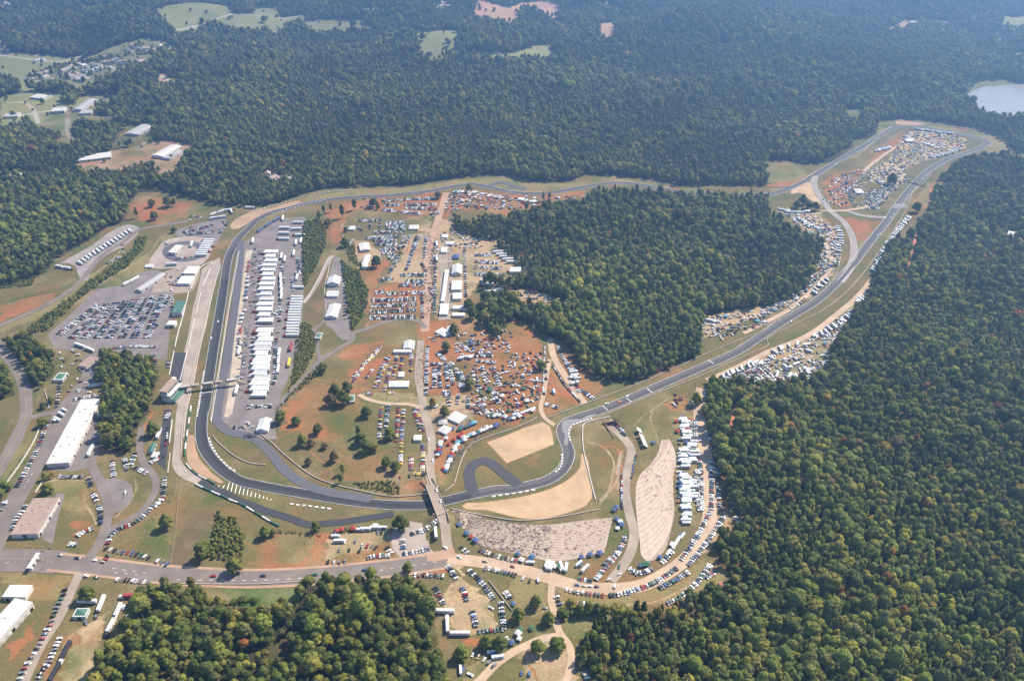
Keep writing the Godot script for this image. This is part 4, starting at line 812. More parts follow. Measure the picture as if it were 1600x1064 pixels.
	["car", 18, "p", "mix", "top", "", [56.3,-861.4,63.5,-829.6,74.4,-789.7]],
	["car", 16, "p", "mix", "top", "", [65.2,-826.2,76.4,-764.6]],
	["car", 8, "p", "mix", "left", "", [78.6,-770.8,92.7,-752.5]],
	["car", 8, "p", "mix", "left", "", [36.6,-743.5,51.4,-736.2]],
	["car", 10, "l", "mix", "top", "", [110.1,-627.1,106.8,-604,104.6,-577.7]],
	["car", 6, "l", "mix", "top", "", [128,-657.6,118.1,-620.1]],
	["car", 5, "l", "mix", "left", "", [111.4,-713.4,122.1,-688.5]],
	["car", 22, "p", "mix", "top", "", [203.4,-646.4,189.3,-576.8]],
	["car", 20, "p", "mix", "top", "", [208.6,-644,196.9,-576.8]],
	["car", 10, "p", "mix", "top", "", [207.4,-695.4,210.8,-670.3]],
	["car", 6, "p", "mix", "top", "", [219.2,-764.6,213,-737.6]],
	["car", 6, "p", "mix", "top", "", [193.4,-698.1,197.8,-676.8]],
	["car", 14, "p", "mix", "top", "", [183.6,-627.1,177.2,-576.8]],
	["car", 12, "p", "mix", "top", "", [186.7,-622.4,180.2,-576.8]],
	["car", 6, "p", "mix", "top", "", [212.5,-599.5,209.8,-576.8]],
	["car", 5, "p", "mix", "left", "", [183.9,-632.6,190.5,-626.9]],
	["car", 12, "p", "mix", "top", "", [177.2,-596.5,178.8,-575.6]],
	["car", 30, "p", "mix", "left", "", [569.7,-1292.7,595.5,-1282.8,637.4,-1323.1,684.6,-1402.5]],
	["car", 12, "p", "mix", "left", "", [621.6,-1354.7,642.7,-1337]],
	["car", 12, "p", "mix", "left", "", [603.2,-1326.6,626.8,-1309.5]],
	["car", 9, "p", "mix", "left", "", [578.4,-1279.5,611.5,-1282.8]],
	["car", 6, "p", "mix", "left", "", [367.4,-952.5,380.4,-961,399.7,-982.5]],
	["car", 5, "l", "mix", "left", "", [528.4,-1323.1,549.9,-1289.4]],
	["car", 10, "p", "mix", "top", "", [20.5,-1072.3,27.7,-1056.3,27.4,-1040.6,22.9,-1034.4]],
	["car", 12, "p", "mix", "left", "", [-632.1,-1076.3,-597.8,-1198.7]],
	["car", 5, "p", "mix", "left", "", [-1150,-1954.5,-1113.4,-1948.4]],
	["car", 2, "l", "white", "top", "crossing the bridge over the track", [-72.7,-598,-67.9,-583.1]],
	["car", 2, "l", "white", "top", "on the access road above the bridge", [-87.3,-681.1,-80.2,-647.2]],
	["car", 34, "x", "mix", "top", "", [-370.3,-1098.7,-351.6,-1011.2,-328.1,-909.6,-327.5,-893.4,-314.2,-831.7,-303.9,-782.1]],
	["car", 22, "x", "mix", "top", "", [-344.7,-1109.1,-328.2,-1043.9,-314.3,-979.9,-301.7,-917.5]],
	["car", 22, "p", "mix", "top", "", [-297.9,-897.2,-291.6,-858.1,-284.6,-824.8,-276.5,-794.9,-276.3,-778.9]],
	["car", 8, "p", "mix", "top", "", [-317.6,-1101.4,-302.3,-1050.2]],
	["car", 8, "p", "mix", "top", "", [-312.1,-1038.6,-299.6,-994.3]],
	["car", 8, "p", "mix", "top", "", [-334.6,-1076.8,-320.4,-1021.7]],
	["car", 9, "x", "mix", "top", "", [-303.8,-983.7,-294.5,-942.7]],
	["trailer", 3, "x", "white", "top", "left of the paddock's top corner", [-359.6,-1203.3,-351.8,-1163.2]],
	["trailer", 5, "z", "white", "top", "beside the middle awnings", [-330.5,-1050.2,-311.1,-975.8]],
	["racer", 3, "l", "race", "left", "racing down the back straight before the chicane", [106.2,-744.1,121.9,-748.6,130.6,-758.5]],
	["racer", 1, "l", "white", "bottom", "racing on the back straight by the ridge lane", [362.2,-920.7,362.4,-921.5]],
	["racer", 2, "l", "white", "left", "racing side by side on the back straight", [570,-1178.3,575.2,-1184.1]],
	["racer", 2, "l", "white", "left", "racing on the back straight below the footbridge", [615.8,-1244.3,625.9,-1256.9]],
	["racer", 1, "l", "white", "bottom", "racing on the back straight above the pale patch", [678.4,-1337,679.2,-1338.4]],
	["racer", 1, "l", "white", "bottom", "racing near the footbridge at the far straight", [754.3,-1439.5,755.9,-1441.9]],
	["racer", 1, "l", "white", "top", "racing on the front straight beside the pits", [-377.5,-880.5,-377.3,-879.8]],
	["racer", 1, "l", "white", "top", "racing on the front straight by car park", [-381.2,-920.5,-380.9,-919.5]],
	["racer", 1, "l", "white", "left", "racing up towards the far hairpin", [605.4,-1488.1,606,-1488.9]],
	["unit", 15, "x", "white", "top", "of the paddock's middle column, upper half", [-361.3,-1121,-342.8,-1020.4,-319.4,-909.6]],
	["unit", 14, "x", "white", "top", "of the paddock's middle column, lower half", [-314.2,-897.2,-307.8,-859.9,-305.2,-843.9,-296.7,-804.7,-284.4,-751.2]],
	["trailer", 3, "x", "white", "top", "at the paddock's top right corner", [-343.3,-1223.2,-339,-1192.7,-329.6,-1176.9]],
	["trailer", 2, "z", "white", "left", "below the paddock's top right corner", [-330.3,-1149.8,-323.7,-1156.5]],
	["trailer", 2, "z", "white", "top", "under the dark bank beside the paddock", [-325.4,-1114,-303.9,-1038.6]],
	["trailer", 1, "x", "white", "top", "across the right column's top", [-296.4,-1009.3,-296.2,-1008.4]],
	["trailer", 15, "x", "white", "top", "of the stacked trailers under the bank", [-292,-984.7,-286,-940.1,-276.1,-881.3]],
	["trailer", 1, "z", "red", "top", "of white and red at the bank's foot", [-272.2,-857.8,-272.1,-857]],
	["trailer", 1, "z", "yellow", "top", "of yellow at the bank's foot", [-266.7,-823.5,-266.5,-822.8]],
	["trailer", 2, "z", "white", "left", "beside the paddock awnings, upper group", [-341.8,-1104.5,-334.7,-1095.2]],
	["trailer", 3, "z", "white", "top", "beside the paddock awnings, lower group", [-283.8,-845.6,-276.7,-809.7]],
	["trailer", 2, "z", "white", "top", "along the pit side of the paddock", [-334,-849.2,-313.8,-768]],
	["trailer", 1, "z", "white", "left", "by the pit exit", [-397.5,-1156.5,-396.6,-1155.8]],
	["trailer", 3, "l", "blue", "left", "along the paddock's top curve", [-396.6,-1196.2,-387.9,-1219.6,-380.7,-1234.3]],
	["trailer", 1, "z", "white", "top", "standing at the paddock's top gate", [-371.1,-1239.9,-370.4,-1238]],
	["trailer", 15, "q", "white", "left", "of the slanting file in the truck lot", [-630.9,-1078.8,-625.5,-1104.4,-617.6,-1130.9,-609.4,-1158.4,-599.2,-1195.8]],
	["trailer", 2, "l", "white", "left", "at the truck lot's lower end", [-655.4,-1071.3,-641.6,-1066.3]],
	["trailer", 9, "p", "white", "bottom", "beside the oval training track", [-462,-1104.4,-463.6,-1128.2,-465.2,-1161.2]],
	["trailer", 1, "z", "white", "top", "inside the oval training track", [-488.1,-1144.6,-486.9,-1142.4]],
	["trailer", 4, "l", "white", "left", "beside the first corner", [-491,-1253.8,-483,-1262.1,-467.8,-1273,-459.4,-1262.1]],
	["trailer", 2, "l", "white", "left", "below the first corner's trailers", [-482,-1241.2,-472.5,-1244.3]],
	["trailer", 1, "l", "white", "left", "nearest to the first corner's wall", [-436,-1282.8,-435.5,-1282.8]],
	["trailer", 1, "l", "silver", "left", "below the oval training track", [-495.5,-1077.8,-481.9,-1078.8]],
	["trailer", 2, "l", "white", "left", "beside the grey awning roof", [-537.1,-1023.1,-531.7,-1032.5]],
	["trailer", 5, "q", "white", "left", "along the wood at the gravel lot", [-24,-1122.7,-14.5,-1108.9,-6.7,-1095.4,2.4,-1082.1]],
	["trailer", 4, "x", "white", "top", "at the gravel lot's right end", [5.4,-1065.9,3.9,-1051.5]],
	["trailer", 3, "x", "white", "right", "on the gravel by the grove", [-19.8,-1002.5,-26.2,-991.3,-33.5,-1018.5]],
	["trailer", 1, "x", "white", "left", "a tanker behind the green hut", [-355.3,-468,-355.2,-468]],
	["trailer", 1, "z", "white", "bottom", "a tanker right of the green hut", [-342.9,-466,-343.3,-467.7]],
	["trailer", 2, "l", "white", "top", "on the dirt yard's right side", [-325.8,-457.8,-325.9,-445.1]],
	["trailer", 1, "x", "red", "left", "red one at the dirt yard's top", [-319.3,-473.6,-319,-473.6]],
	["trailer", 2, "l", "black", "top", "black low ones on the dirt yard", [-351.4,-420.7,-351.5,-400.5]],
	["trailer", 1, "z", "white", "top", "a white coach on the pale lot", [-69.8,-543.9,-69.9,-542.2]],
	["trailer", 1, "x", "black", "left", "a dark coach below the tan shop", [-448.5,-542.5,-448,-542.5]],
	["trailer", 2, "l", "white", "left", "at the top of service road", [-534.4,-861.4,-517.7,-852.4]],
	["trailer", 1, "q", "silver", "left", "beside the grove's left edge", [-478.2,-777,-474.6,-773.9]],
	["trailer", 1, "z", "white", "top", "below the control tower's trees", [-374.9,-690,-374.3,-688.7]],
	["trailer", 1, "z", "white", "top", "right of the white garage", [-435.2,-661.4,-434.4,-657.6]],
	["trailer", 1, "x", "white", "left", "at the sandy lot's left, first", [-55.5,-457.8,-55.3,-457.8]],
	["trailer", 1, "z", "white", "top", "at the sandy lot's left, second", [-52.7,-445.1,-52.5,-444.7]],
	["trailer", 1, "x", "white", "left", "at the sandy lot's lower corner", [-41.8,-435.7,-41.7,-435.7]],
	["trailer", 2, "z", "white", "top", "by the vendor street's top", [-114.4,-1144.6,-110.8,-1096.6]],
	["camper", 12, "x", "white", "top", "of the inner file, terrace head", [185.5,-717.8,186,-708.5,183.9,-690.5,182.9,-679.3]],
	["camper", 11, "x", "white", "top", "of the inner file, terrace middle", [179,-668.4,174.8,-644.2,173.8,-635.5]],
	["camper", 18, "x", "white", "top", "of the inner file, terrace foot", [172.2,-626.9,169.8,-607.4,164,-576.9]],
	["camper", 8, "x", "white", "top", "of the outer file, upper part", [189.5,-679.3,187.4,-662.2,185.1,-644.2]],
	["camper", 6, "x", "white", "top", "of the outer file, lower part", [178.6,-619.8,174.1,-589.9]],
	["car", 12, "x", "mix", "top", "", [200.2,-715.2,194.4,-684.1]],
	["car", 34, "x", "mix", "top", "", [192.3,-659.2,188.6,-626.9,183.2,-596.5,177.8,-575.6]],
	["car", 9, "x", "mix", "top", "", [193.1,-713.5,188.3,-684.1]],
	["car", 14, "x", "mix", "top", "", [177.2,-684.1,168.4,-638.4,158.7,-583.4]],
	["camper", 4, "x", "white", "top", "in campers' column near its lower end", [164,-574.7,162.3,-561.1,162.2,-556]],
	["camper", 4, "l", "white", "top", "at the campers' column's last bend", [156.7,-545.9,147.3,-533.2,138.7,-519.8]],
	["camper", 6, "p", "white", "left", "below the terrace on the road", [28.3,-510.2,33.8,-508,39.3,-505.8,45,-506.6,50,-505.8]],
	["camper", 2, "p", "white", "left", "right of the terrace's roadside file", [57.5,-509.5,63.3,-504.4]],
	["camper", 1, "x", "white", "left", "left of the terrace's roadside file", [17.6,-511.7,17.7,-511.7]],
	["camper", 2, "x", "white", "top", "on the clay lot's upper left", [-159.1,-543,-157.3,-537.1]],
	["camper", 4, "x", "white", "left", "under the runoff road bushes", [-142.7,-549.9,-124,-553,-116.7,-554]],
	["camper", 2, "q", "white", "top", "in the clearing by bottom dirt path", [-15.7,-418.5,-12.5,-414.1]],
	["camper", 1, "z", "white", "left", "at the bottom edge of the clearing", [-37.6,-403.3,-37.4,-403.3]],
	["camper", 1, "z", "white", "bottom", "on the dirt yard by the wood", [-314.1,-449.8,-314.5,-451.4]],
	["camper", 30, "q", "white", "top", "of long file right of back straight", [646.4,-1250.6,621.3,-1213.6,588,-1166.9,552.7,-1112.2,516.8,-1056.5]],
	["camper", 4, "q", "white", "top", "below the long file, by wood", [478.6,-984.7,463.1,-965.2]],
	["camper", 9, "q", "white", "right", "along the ridge lane's wood side", [445.9,-940.1,419.8,-912,400.4,-896.4,379.5,-881.3]],
	["camper", 7, "q", "white", "left", "in the ridge camp, upper part", [311.7,-829.6,326,-854.2,362.6,-865,364.1,-843.5]],
	["camper", 6, "q", "white", "right", "in the ridge camp, lower part", [320.6,-812.7,336.7,-822.8,347.9,-802.7,303,-796.2]],
	["camper", 7, "q", "white", "left", "at the ridge camp's left end", [244.3,-793,264,-806,290.8,-822.8]],
	["camper", 9, "l", "white", "left", "along the inner camp's top", [442.2,-1276.2,465,-1263.3,490.6,-1269.8]],
	["camper", 11, "p", "white", "top", "along the inner camp's track side", [516.9,-1213.6,508.4,-1172.6,487.7,-1117.5]],
	["camper", 8, "q", "white", "left", "along the inner camp's wood side", [462.1,-1244.3,472.9,-1219.7,485.9,-1195.8]],
	["camper", 5, "q", "white", "right", "at the inner camp's lower bend", [448.7,-1037.2,433.4,-1020.8,411,-991.3]],
	["camper", 9, "q", "white", "left", "slanting in the far camp", [705.4,-1554.7,739.8,-1576.4]],
	["camper", 6, "p", "white", "left", "at the far camp's upper corner", [799,-1644.6,798.6,-1609.9]],
	["camper", 14, "l", "white", "left", "along the far camp's top", [837.7,-1686.6,873.7,-1668.4,898,-1656.4]],
	["camper", 13, "p", "white", "left", "along the far camp's lower side", [794.2,-1517.9,832.6,-1538.8,878.7,-1570.9]],
	["camper", 8, "p", "white", "left", "in the far camp's middle", [815.5,-1604.2,835.5,-1570.9]],
	["camper", 9, "p", "white", "left", "in the clay camp's right half", [9.9,-1319.6,37.9,-1306.3]],
	["camper", 12, "q", "white", "left", "along the clay camp's top", [-105.2,-1351.5,-61.8,-1346.8,-14.9,-1319.6]],
	["camper", 3, "q", "white", "left", "beside the ridge lane", [287.8,-826.2,298.5,-822.8]],
	["camper", 3, "q", "white", "top", "left of the long white garage", [-492.7,-731.8,-493.6,-714.7]],
	["camper", 1, "l", "white", "top", "between the two dirt lanes", [48.3,-766.1,48.9,-760]],
	["camper", 3, "l", "white", "left", "on clay above the canopies", [5.3,-723.2,12.3,-726,21.2,-731.8]],
	["camper", 4, "p", "white", "top", "along the wood below the dirt lane", [71.1,-812.7,76.2,-789.7]],
	["camper", 3, "l", "white", "left", "in the wood corner camp", [249.2,-923.9,260.9,-919.9]],
	["camper", 3, "l", "white", "left", "in the clay lot's upper middle", [-63.7,-833.1,-52.3,-836.5]],
	["camper", 1, "z", "white", "top", "in the clay lot's right side", [28.8,-789.7,29.1,-785.9]],
	["canopy", 30, "l", "bluewhite", "left", "of the outer clay terrace", [-64.8,-628.3,-63.2,-640.2,-61.6,-653.2,-57,-670.3,-51.2,-680.1,-41.4,-689.1,-31.4,-695.1,-22.6,-701.3,-14.9,-705.4]],
	["canopy", 8, "l", "bluewhite", "bottom", "beside the bridge road's right side", [-75.1,-653.2,-74.7,-672.3,-70.4,-684.1]],
	["canopy", 7, "l", "bluegreen", "left", "of the inner clay terrace's left", [-64.4,-699.2,-55.9,-698.2,-46,-705.4,-37.1,-710.6]],
	["canopy", 7, "l", "bluewhite", "left", "of the inner clay terrace's right", [-21.6,-718,-12.5,-721.2,-3.2,-714.8,15.2,-724.4]],
	["canopy", 4, "l", "red", "left", "of red and green between clay terraces", [-65.1,-669.3,-61.9,-680.1,-54.8,-688.1,-49.2,-692.1]],
	["canopy", 1, "l", "red", "left", "of red beside the bridge road", [-70.6,-633.5,-70.3,-633.2]],
	["canopy", 3, "l", "blue", "left", "along the terrace's left edge", [-48.5,-556,-41,-545.5,-31.8,-536.8]],
	["canopy", 1, "l", "red", "left", "between blue ones, terrace's left edge", [-38.2,-542,-38,-541.6]],
	["canopy", 3, "l", "bluewhite", "left", "at the terrace's lower left", [4.6,-520.7,10.3,-513.2,15.4,-516.9]],
	["canopy", 3, "l", "blue", "left", "along the terrace's lower right", [61.4,-517.4,71.9,-520.7,79.5,-522.2]],
	["canopy", 2, "l", "blue", "left", "at the terrace's upper right", [95.9,-576.8,99.8,-579.4]],
	["canopy", 4, "l", "bluewhite", "top", "beside the tunnel road's left verge", [98.5,-566.7,99.1,-561.4,99.5,-554.3,98.8,-549.5]],
	["canopy", 3, "l", "bluegreen", "left", "at the small terrace's tip", [112.2,-507.8,116.5,-508.3,120.1,-508.7]],
	["canopy", 1, "l", "blue", "bottom", "right of the small terrace's tip", [129,-517,129.4,-517.9]],
	["canopy", 3, "l", "blue", "left", "on the campers' column, upper half", [175.4,-662.2,181,-676.9,182,-654.7]],
	["canopy", 4, "l", "bluegreen", "top", "on the campers' column, lower half", [167.7,-628.3,164.5,-614.9,163.9,-592.6]],
	["canopy", 4, "l", "red", "left", "at the campers' column's head", [180.9,-718.6,178.4,-691.3,195.9,-720.3]],
	["canopy", 1, "l", "blue", "left", "alone beside the billboards", [148.7,-675.4,148.8,-675.2]],
	["canopy", 3, "l", "red", "left", "at the clay lot's top left", [-162.4,-548.9,-157.4,-549.9,-147.3,-550.9]],
	["canopy", 1, "l", "blue", "top", "at the sandy lot's far right", [0.7,-466,1.3,-464.4]],
	["canopy", 4, "l", "bluewhite", "right", "in the lower left clearing", [16.9,-443.5,2.6,-435.7,5.1,-432.7,1.9,-428.1]],
	["canopy", 2, "l", "bluewhite", "top", "by the dirt path at right", [-3.8,-431.2,-1.3,-426.6]],
	["canopy", 3, "l", "red", "top", "along the pits, upper file", [-385.5,-1088.4,-381.7,-1073.3,-378.8,-1060.9]],
	["canopy", 6, "l", "bluewhite", "top", "along the pits, middle file", [-375.4,-1046.3,-371.4,-1025,-363.9,-990.9,-360.2,-971.2]],
	["canopy", 4, "l", "bluewhite", "top", "along the pits, lower file", [-355.6,-952.1,-352.1,-931.5,-348.2,-911.6]],
	["canopy", 2, "l", "red", "top", "along the pits, last pair", [-345.8,-901.1,-344.2,-893.4]],
	["canopy", 6, "l", "blue", "top", "down the far camp's slope", [609.3,-1441.1,596.5,-1395,582.2,-1337,580.2,-1323.1]]]
var SCATTERS := [
	["car", 105, "mix", "", [-49.6,-819.4,0,-833.1,0,-728.9,-17.5,-720.3,-38.2,-714.7,-46.2,-737.6]],
	["car", 85, "mix", "", [0,-850.6,37.1,-847.1,33.9,-806,30.5,-749.5,14,-720.3,0,-709.1]],
	["car", 18, "mix", "", [-62,-876.1,-20,-876.1,-23.6,-854.2,-58.6,-847.1]],
	["car", 9, "mix", "", [176.4,-764.6,205.4,-773.9,205.2,-743.5,187.2,-731.8,172.6,-728.9]],
	["car", 120, "mix", "", [-112.1,-1330.1,-94.6,-1358.3,-55.2,-1344.1,0,-1337,0,-1282.8,-39.7,-1276.2,-80.1,-1289.4,-109.9,-1256.9]],
	["car", 75, "camp", "", [0,-1330.1,71.1,-1330.1,124.1,-1344.1,132.4,-1309.5,77.9,-1299.4,60.7,-1269.8,0,-1256.9]],
	["car", 28, "camp", "", [0,-1000.3,30.9,-1002.5,62.8,-978.2,61.4,-948.4,27.6,-952.5,0,-961]],
	["car", 85, "camp", "", [248.7,-931.9,339.8,-952.5,336.5,-940.1,330.3,-915.9,259.9,-876.1,239.7,-885]],
	["car", 130, "camp", "", [443.1,-1289.4,503,-1250.6,505.9,-1172.6,483.2,-1096.6,460.7,-1056.5,454.9,-1096.6,473.3,-1155.6,458.4,-1213.6]],
	["car", 115, "camp", "", [454.9,-1096.6,464.8,-1076.3,414.3,-1009.3,375.2,-965.2,336.5,-940.1,340.8,-956.7,410.4,-1018.5]],
	["car", 12, "camp", "", [543.5,-1380.1,592.4,-1425.5,580.9,-1365.5,568.2,-1296,543.5,-1302.7]],
	["car", 105, "camp", "", [488.6,-1000.3,490.9,-982.5,439,-919.9,405.9,-876.1,369.9,-876.1,412.8,-915.9,461.6,-961]],
	["car", 115, "camp", "", [310.6,-840,355.6,-861.4,405.9,-876.1,388.6,-847.1,360.9,-796.2,331.9,-780.2,295.1,-780.2]],
	["car", 85, "camp", "", [242.4,-793,308.8,-833.1,295.1,-780.2,263.3,-786.5]],
	["car", 420, "camp", "", [816.9,-1674.4,878.9,-1680.5,916.6,-1632.9,893.2,-1581.9,857.2,-1544,776.8,-1502.5,706.5,-1443.6,650.8,-1388.2,637,-1397.2,660.8,-1462.8,713.5,-1507.6,784.3,-1627.1]],
	["car", 120, "camp", "", [573,-1410.1,635.2,-1457,705.8,-1457,676,-1395,623.9,-1316.3,586.1,-1286.1,567.4,-1309.5,564.5,-1358.3]],
	["car", 60, "camp", "", [624.2,-1361.8,654.4,-1361.8,630.1,-1319.5,600.3,-1287.1,597.1,-1287.1]],
	["car", 28, "camp", "", [-120.2,-1195.6,-85.6,-1191.8,-42.2,-1158.3,-66.8,-1136.7,-99.9,-1136.7]],
	["car", 60, "camp", "", [-974.5,-1920.1,-910,-1935.1,-878.3,-1858.8,-920.1,-1843]],
	["car", 22, "mix", "", [-348.7,-893.4,-335.6,-897.2,-318.3,-814.7,-309.7,-766.5,-305.9,-736.5,-307.9,-727.8,-326.8,-814.7]],
	["car", 9, "mix", "", [-295.1,-742.3,-269.2,-742.3,-267.4,-735,-292.2,-735]],
	["car", 18, "mix", "", [-392.3,-1136.6,-379,-1130.1,-352.5,-1010.6,-345.3,-957.8,-350.5,-957.8]],
	["car", 6, "mix", "", [-304.1,-708.6,-280.7,-711.3,-277.8,-700.3,-300.1,-700.3]],
	["car", 2, "mix", "", [-543,-982.5,-473.8,-995.8,-439.9,-876.1,-555.9,-876.1,-555.3,-940.1]],
	["car", 8, "mix", "", [-497.3,-1056.5,-471.8,-1076.3,-460.3,-1027.8,-471,-1000.3]],
	["car", 3, "mix", "", [-539.6,-1155.6,-526.8,-1161.2,-522.6,-1128.2]],
	["car", 10, "mix", "", [-526,-1256.9,-497.8,-1225.8,-462.1,-1244.3,-453.2,-1195.8,-483.6,-1172.6,-514.7,-1184.1]],
	["car", 12, "mix", "", [-554.5,-847.1,-534.2,-854.2,-508,-829.6,-513,-806,-541.8,-819.4]],
	["car", 7, "mix", "", [-514.7,-793,-491.4,-799.4,-480.2,-764.6,-505.2,-755.5]],
	["car", 40, "mix", "", [-125.1,-1161.2,-114.5,-1161.2,-101,-940.1,-110.4,-931.9]],
	["car", 45, "camp", "", [-103.8,-1244.3,-29.6,-1166.9,-50.2,-1117.5,-92.2,-1139.1]],
	["car", 25, "mix", "", [-106.7,-861.4,-51.5,-865,-45.9,-731.8,-95.4,-731.8]],
	["car", 55, "camp", "", [-104.9,-887.3,0,-902.6,0,-836.5,-23.6,-854.2,-62.1,-840,-102.7,-861.4]],
	["car", 70, "camp", "", [546.9,-1372.8,603.4,-1441.1,655.7,-1481.4,641.5,-1425.5,589.6,-1358.3,573.5,-1296,545.1,-1299.4]],
	["car", 40, "camp", "", [654.1,-1397.2,708.1,-1434.1,716.3,-1415.4,662.7,-1353.1,654.4,-1361.8]],
	["car", 8, "mix", "", [39.3,-854.2,46.6,-840,35.9,-749.5,32.3,-749.5]],
	["car", 12, "mix", "", [-262.6,-1330.1,-226.9,-1309.5,-216.3,-1269.8,-252.6,-1282.8]],
	["canopy", 34, "bluewhite", "in the inner camp", [443.1,-1289.4,503,-1250.6,505.9,-1172.6,483.2,-1096.6,460.7,-1056.5,454.9,-1096.6,473.3,-1155.6,458.4,-1213.6]],
	["canopy", 10, "bluewhite", "in the inner camp's lower arm", [454.9,-1096.6,464.8,-1076.3,414.3,-1009.3,375.2,-965.2,336.5,-940.1,340.8,-956.7,410.4,-1018.5]],
	["canopy", 18, "bluewhite", "in the ridge camp", [310.6,-840,355.6,-861.4,405.9,-876.1,388.6,-847.1,360.9,-796.2,331.9,-780.2,295.1,-780.2]],
	["canopy", 30, "bluewhite", "in the far camp", [660.8,-1462.8,713.5,-1507.6,782.1,-1621.3,818.4,-1668.4,876.3,-1674.4,914,-1627.1,893.2,-1581.9,857.2,-1544,776.8,-1502.5,706.5,-1443.6,650.8,-1388.2]],
	["canopy", 10, "bluewhite", "by the far footbridge", [714.1,-1462.8,724.1,-1443.6,695.3,-1401.7,651.1,-1344.6,642.9,-1340.4,678.1,-1397.2]],
	["canopy", 30, "bluewhite", "in the clay camp", [-112.1,-1330.1,-94.6,-1358.3,-55.2,-1344.1,0,-1337,0,-1282.8,-39.7,-1276.2,-80.1,-1289.4,-109.9,-1256.9]],
	["canopy", 12, "bluewhite", "in the clay camp's right arm", [0,-1330.1,71.1,-1330.1,124.1,-1344.1,132.4,-1309.5,77.9,-1299.4,60.7,-1269.8,0,-1256.9]],
	["canopy", 7, "bluewhite", "among cars on the clay lot", [-49.6,-819.4,0,-833.1,0,-728.9,-17.5,-720.3,-38.2,-714.7,-46.2,-737.6]],
	["canopy", 5, "bluewhite", "at the clay lot's right end", [0,-850.6,37.1,-847.1,33.9,-806,30.5,-749.5,14,-720.3,0,-709.1]],
	["canopy", 4, "bluegreen", "at the clay lot's top", [-62,-876.1,-20,-876.1,-23.6,-854.2,-58.6,-847.1]],
	["canopy", 5, "bluewhite", "along the wood's lane", [62.1,-840,75.9,-812.7,76.4,-764.6,66,-773.9,57.2,-819.4]],
	["canopy", 9, "bluewhite", "in the wood corner camp", [248.7,-931.9,339.8,-952.5,330.3,-915.9,259.9,-876.1,239.7,-885]]]
var TENTS := [
	["marquee", "tallest white marquee on the stage lot behind the paddock bank", -249.4, -1025.1, 17, 20, 8, 0.000, "gable"],
	["marquee", "middle white marquee of the three on the stage lot", -244.6, -989.6, 15, 14, 6, 0.000, "gable"],
	["marquee", "lowest white marquee of the three on the stage lot", -235.8, -943.3, 15, 32, 6, 0.000, "gable"],
	["marquee", "large ribbed white hall tent on the vendor street", -79.1, -1059.6, 14, 26, 7, 0.000, "gable"],
	["marquee", "white tent directly below the hall tent on vendor street", -76.6, -1013, 14, 26, 5, 0.000, "flat"],
	["marquee", "short white tent at the vendor street's lower end", -74.2, -982.5, 12, 16, 5, 0.000, "flat"],
	["marquee", "long narrow white awning down the vendor street", -93.3, -1014.9, 5, 90, 4, 0.000, "flat"],
	["marquee", "broad white awning at the foot of the vendor street", -89.7, -949.1, 11, 28, 4, 0.000, "flat"],
	["marquee", "blue tent above the hall tent on vendor street", -82.8, -1103.1, 9, 12, 5, 0.000, "peak"],
	["marquee", "white tent on the dirt above the car rows", -155.6, -1205.2, 15, 14, 5, 0.000, "peak"],
	["marquee", "small white tent beside the infield grass car park", -253.3, -1202.2, 10, 12, 5, 0.000, "peak"],
	["marquee", "white tent on the corral's top beside the dirt track", -127.1, -860.4, 13, 17, 6, 0.000, "gable"],
	["marquee", "white lorry awning below the corral's top tent", -133.7, -847.6, 22, 5, 4, 0.000, "flat"],
	["marquee", "long white hospitality tent in the car corral", -130.2, -779.9, 23, 11, 4, 0.000, "gable"],
	["marquee", "small square white tent above the long hospitality tent", -130, -799.2, 7, 9, 4, 0.000, "peak"],
	["marquee", "white square tent at the paddock's lower corner", -266.4, -703.1, 13, 20, 6, 0.000, "gable"],
	["marquee", "big white tent turned cornerwise on the pale clay", -60, -717.1, 16, 15, 5, -0.606, "peak"],
	["marquee", "round white tent left of the cornerwise tent", -71.6, -695.6, 11, 11, 5, -0.574, "peak"],
	["marquee", "grey tent above the round white tent", -74.7, -709.9, 9, 9, 4, 0.000, "peak"],
	["marquee", "white stand tent beside the corral's last column", -99.3, -681.7, 8, 8, 4, 0.000, "flat"],
	["marquee", "white tent cornerwise at the infield crossroads", -87, -891.7, 17, 13, 5, -0.735, "peak"],
	["marquee", "small white tent right of the crossroads tent", -79, -902.9, 8, 8, 4, 0.000, "peak"],
	["marquee", "upper white marquee behind the pit wall", -459.4, -1057.6, 17, 22, 5, 0.000, "flat"],
	["marquee", "lower white marquee behind the pit wall", -458, -1027.9, 18, 22, 5, 0.000, "flat"],
	["marquee", "white tent in the far infield camp", 600.2, -1351, 13, 18, 6, 0.000, "peak"],
	["marquee", "small white hut tent at the skid lot's corner", -526.2, -1073.9, 10, 9, 4, 0.000, "gable"],
	["marquee", "white tents' roof by the far camp's upper corner", 791.8, -1611.2, 14, 14, 5, 0.000, "flat"],
	["marquee", "grey tarpaulin tent under the dark tree in far camp", 656.9, -1396.7, 12, 9, 4, 0.000, "gable"],
	["marquee", "white tent over the gravel lot's upper corner", -95.1, -1148.7, 12, 9, 4, 0.000, "peak"],
	["marquee", "white market tent by the gravel lot's top", -104, -1171.2, 9, 9, 4, 0.000, "flat"],
	["marquee", "white tent at the vendor street's left column", -102, -1124.2, 9, 16, 4, 0.000, "flat"],
	["marquee", "lowest white booth row beside the grove trees", -69, -953.3, 20, 8, 4, 0.000, "flat"],
	["marquee", "white booth under the infield crossroads trees", -70.1, -934.7, 16, 7, 4, 0.000, "flat"]]
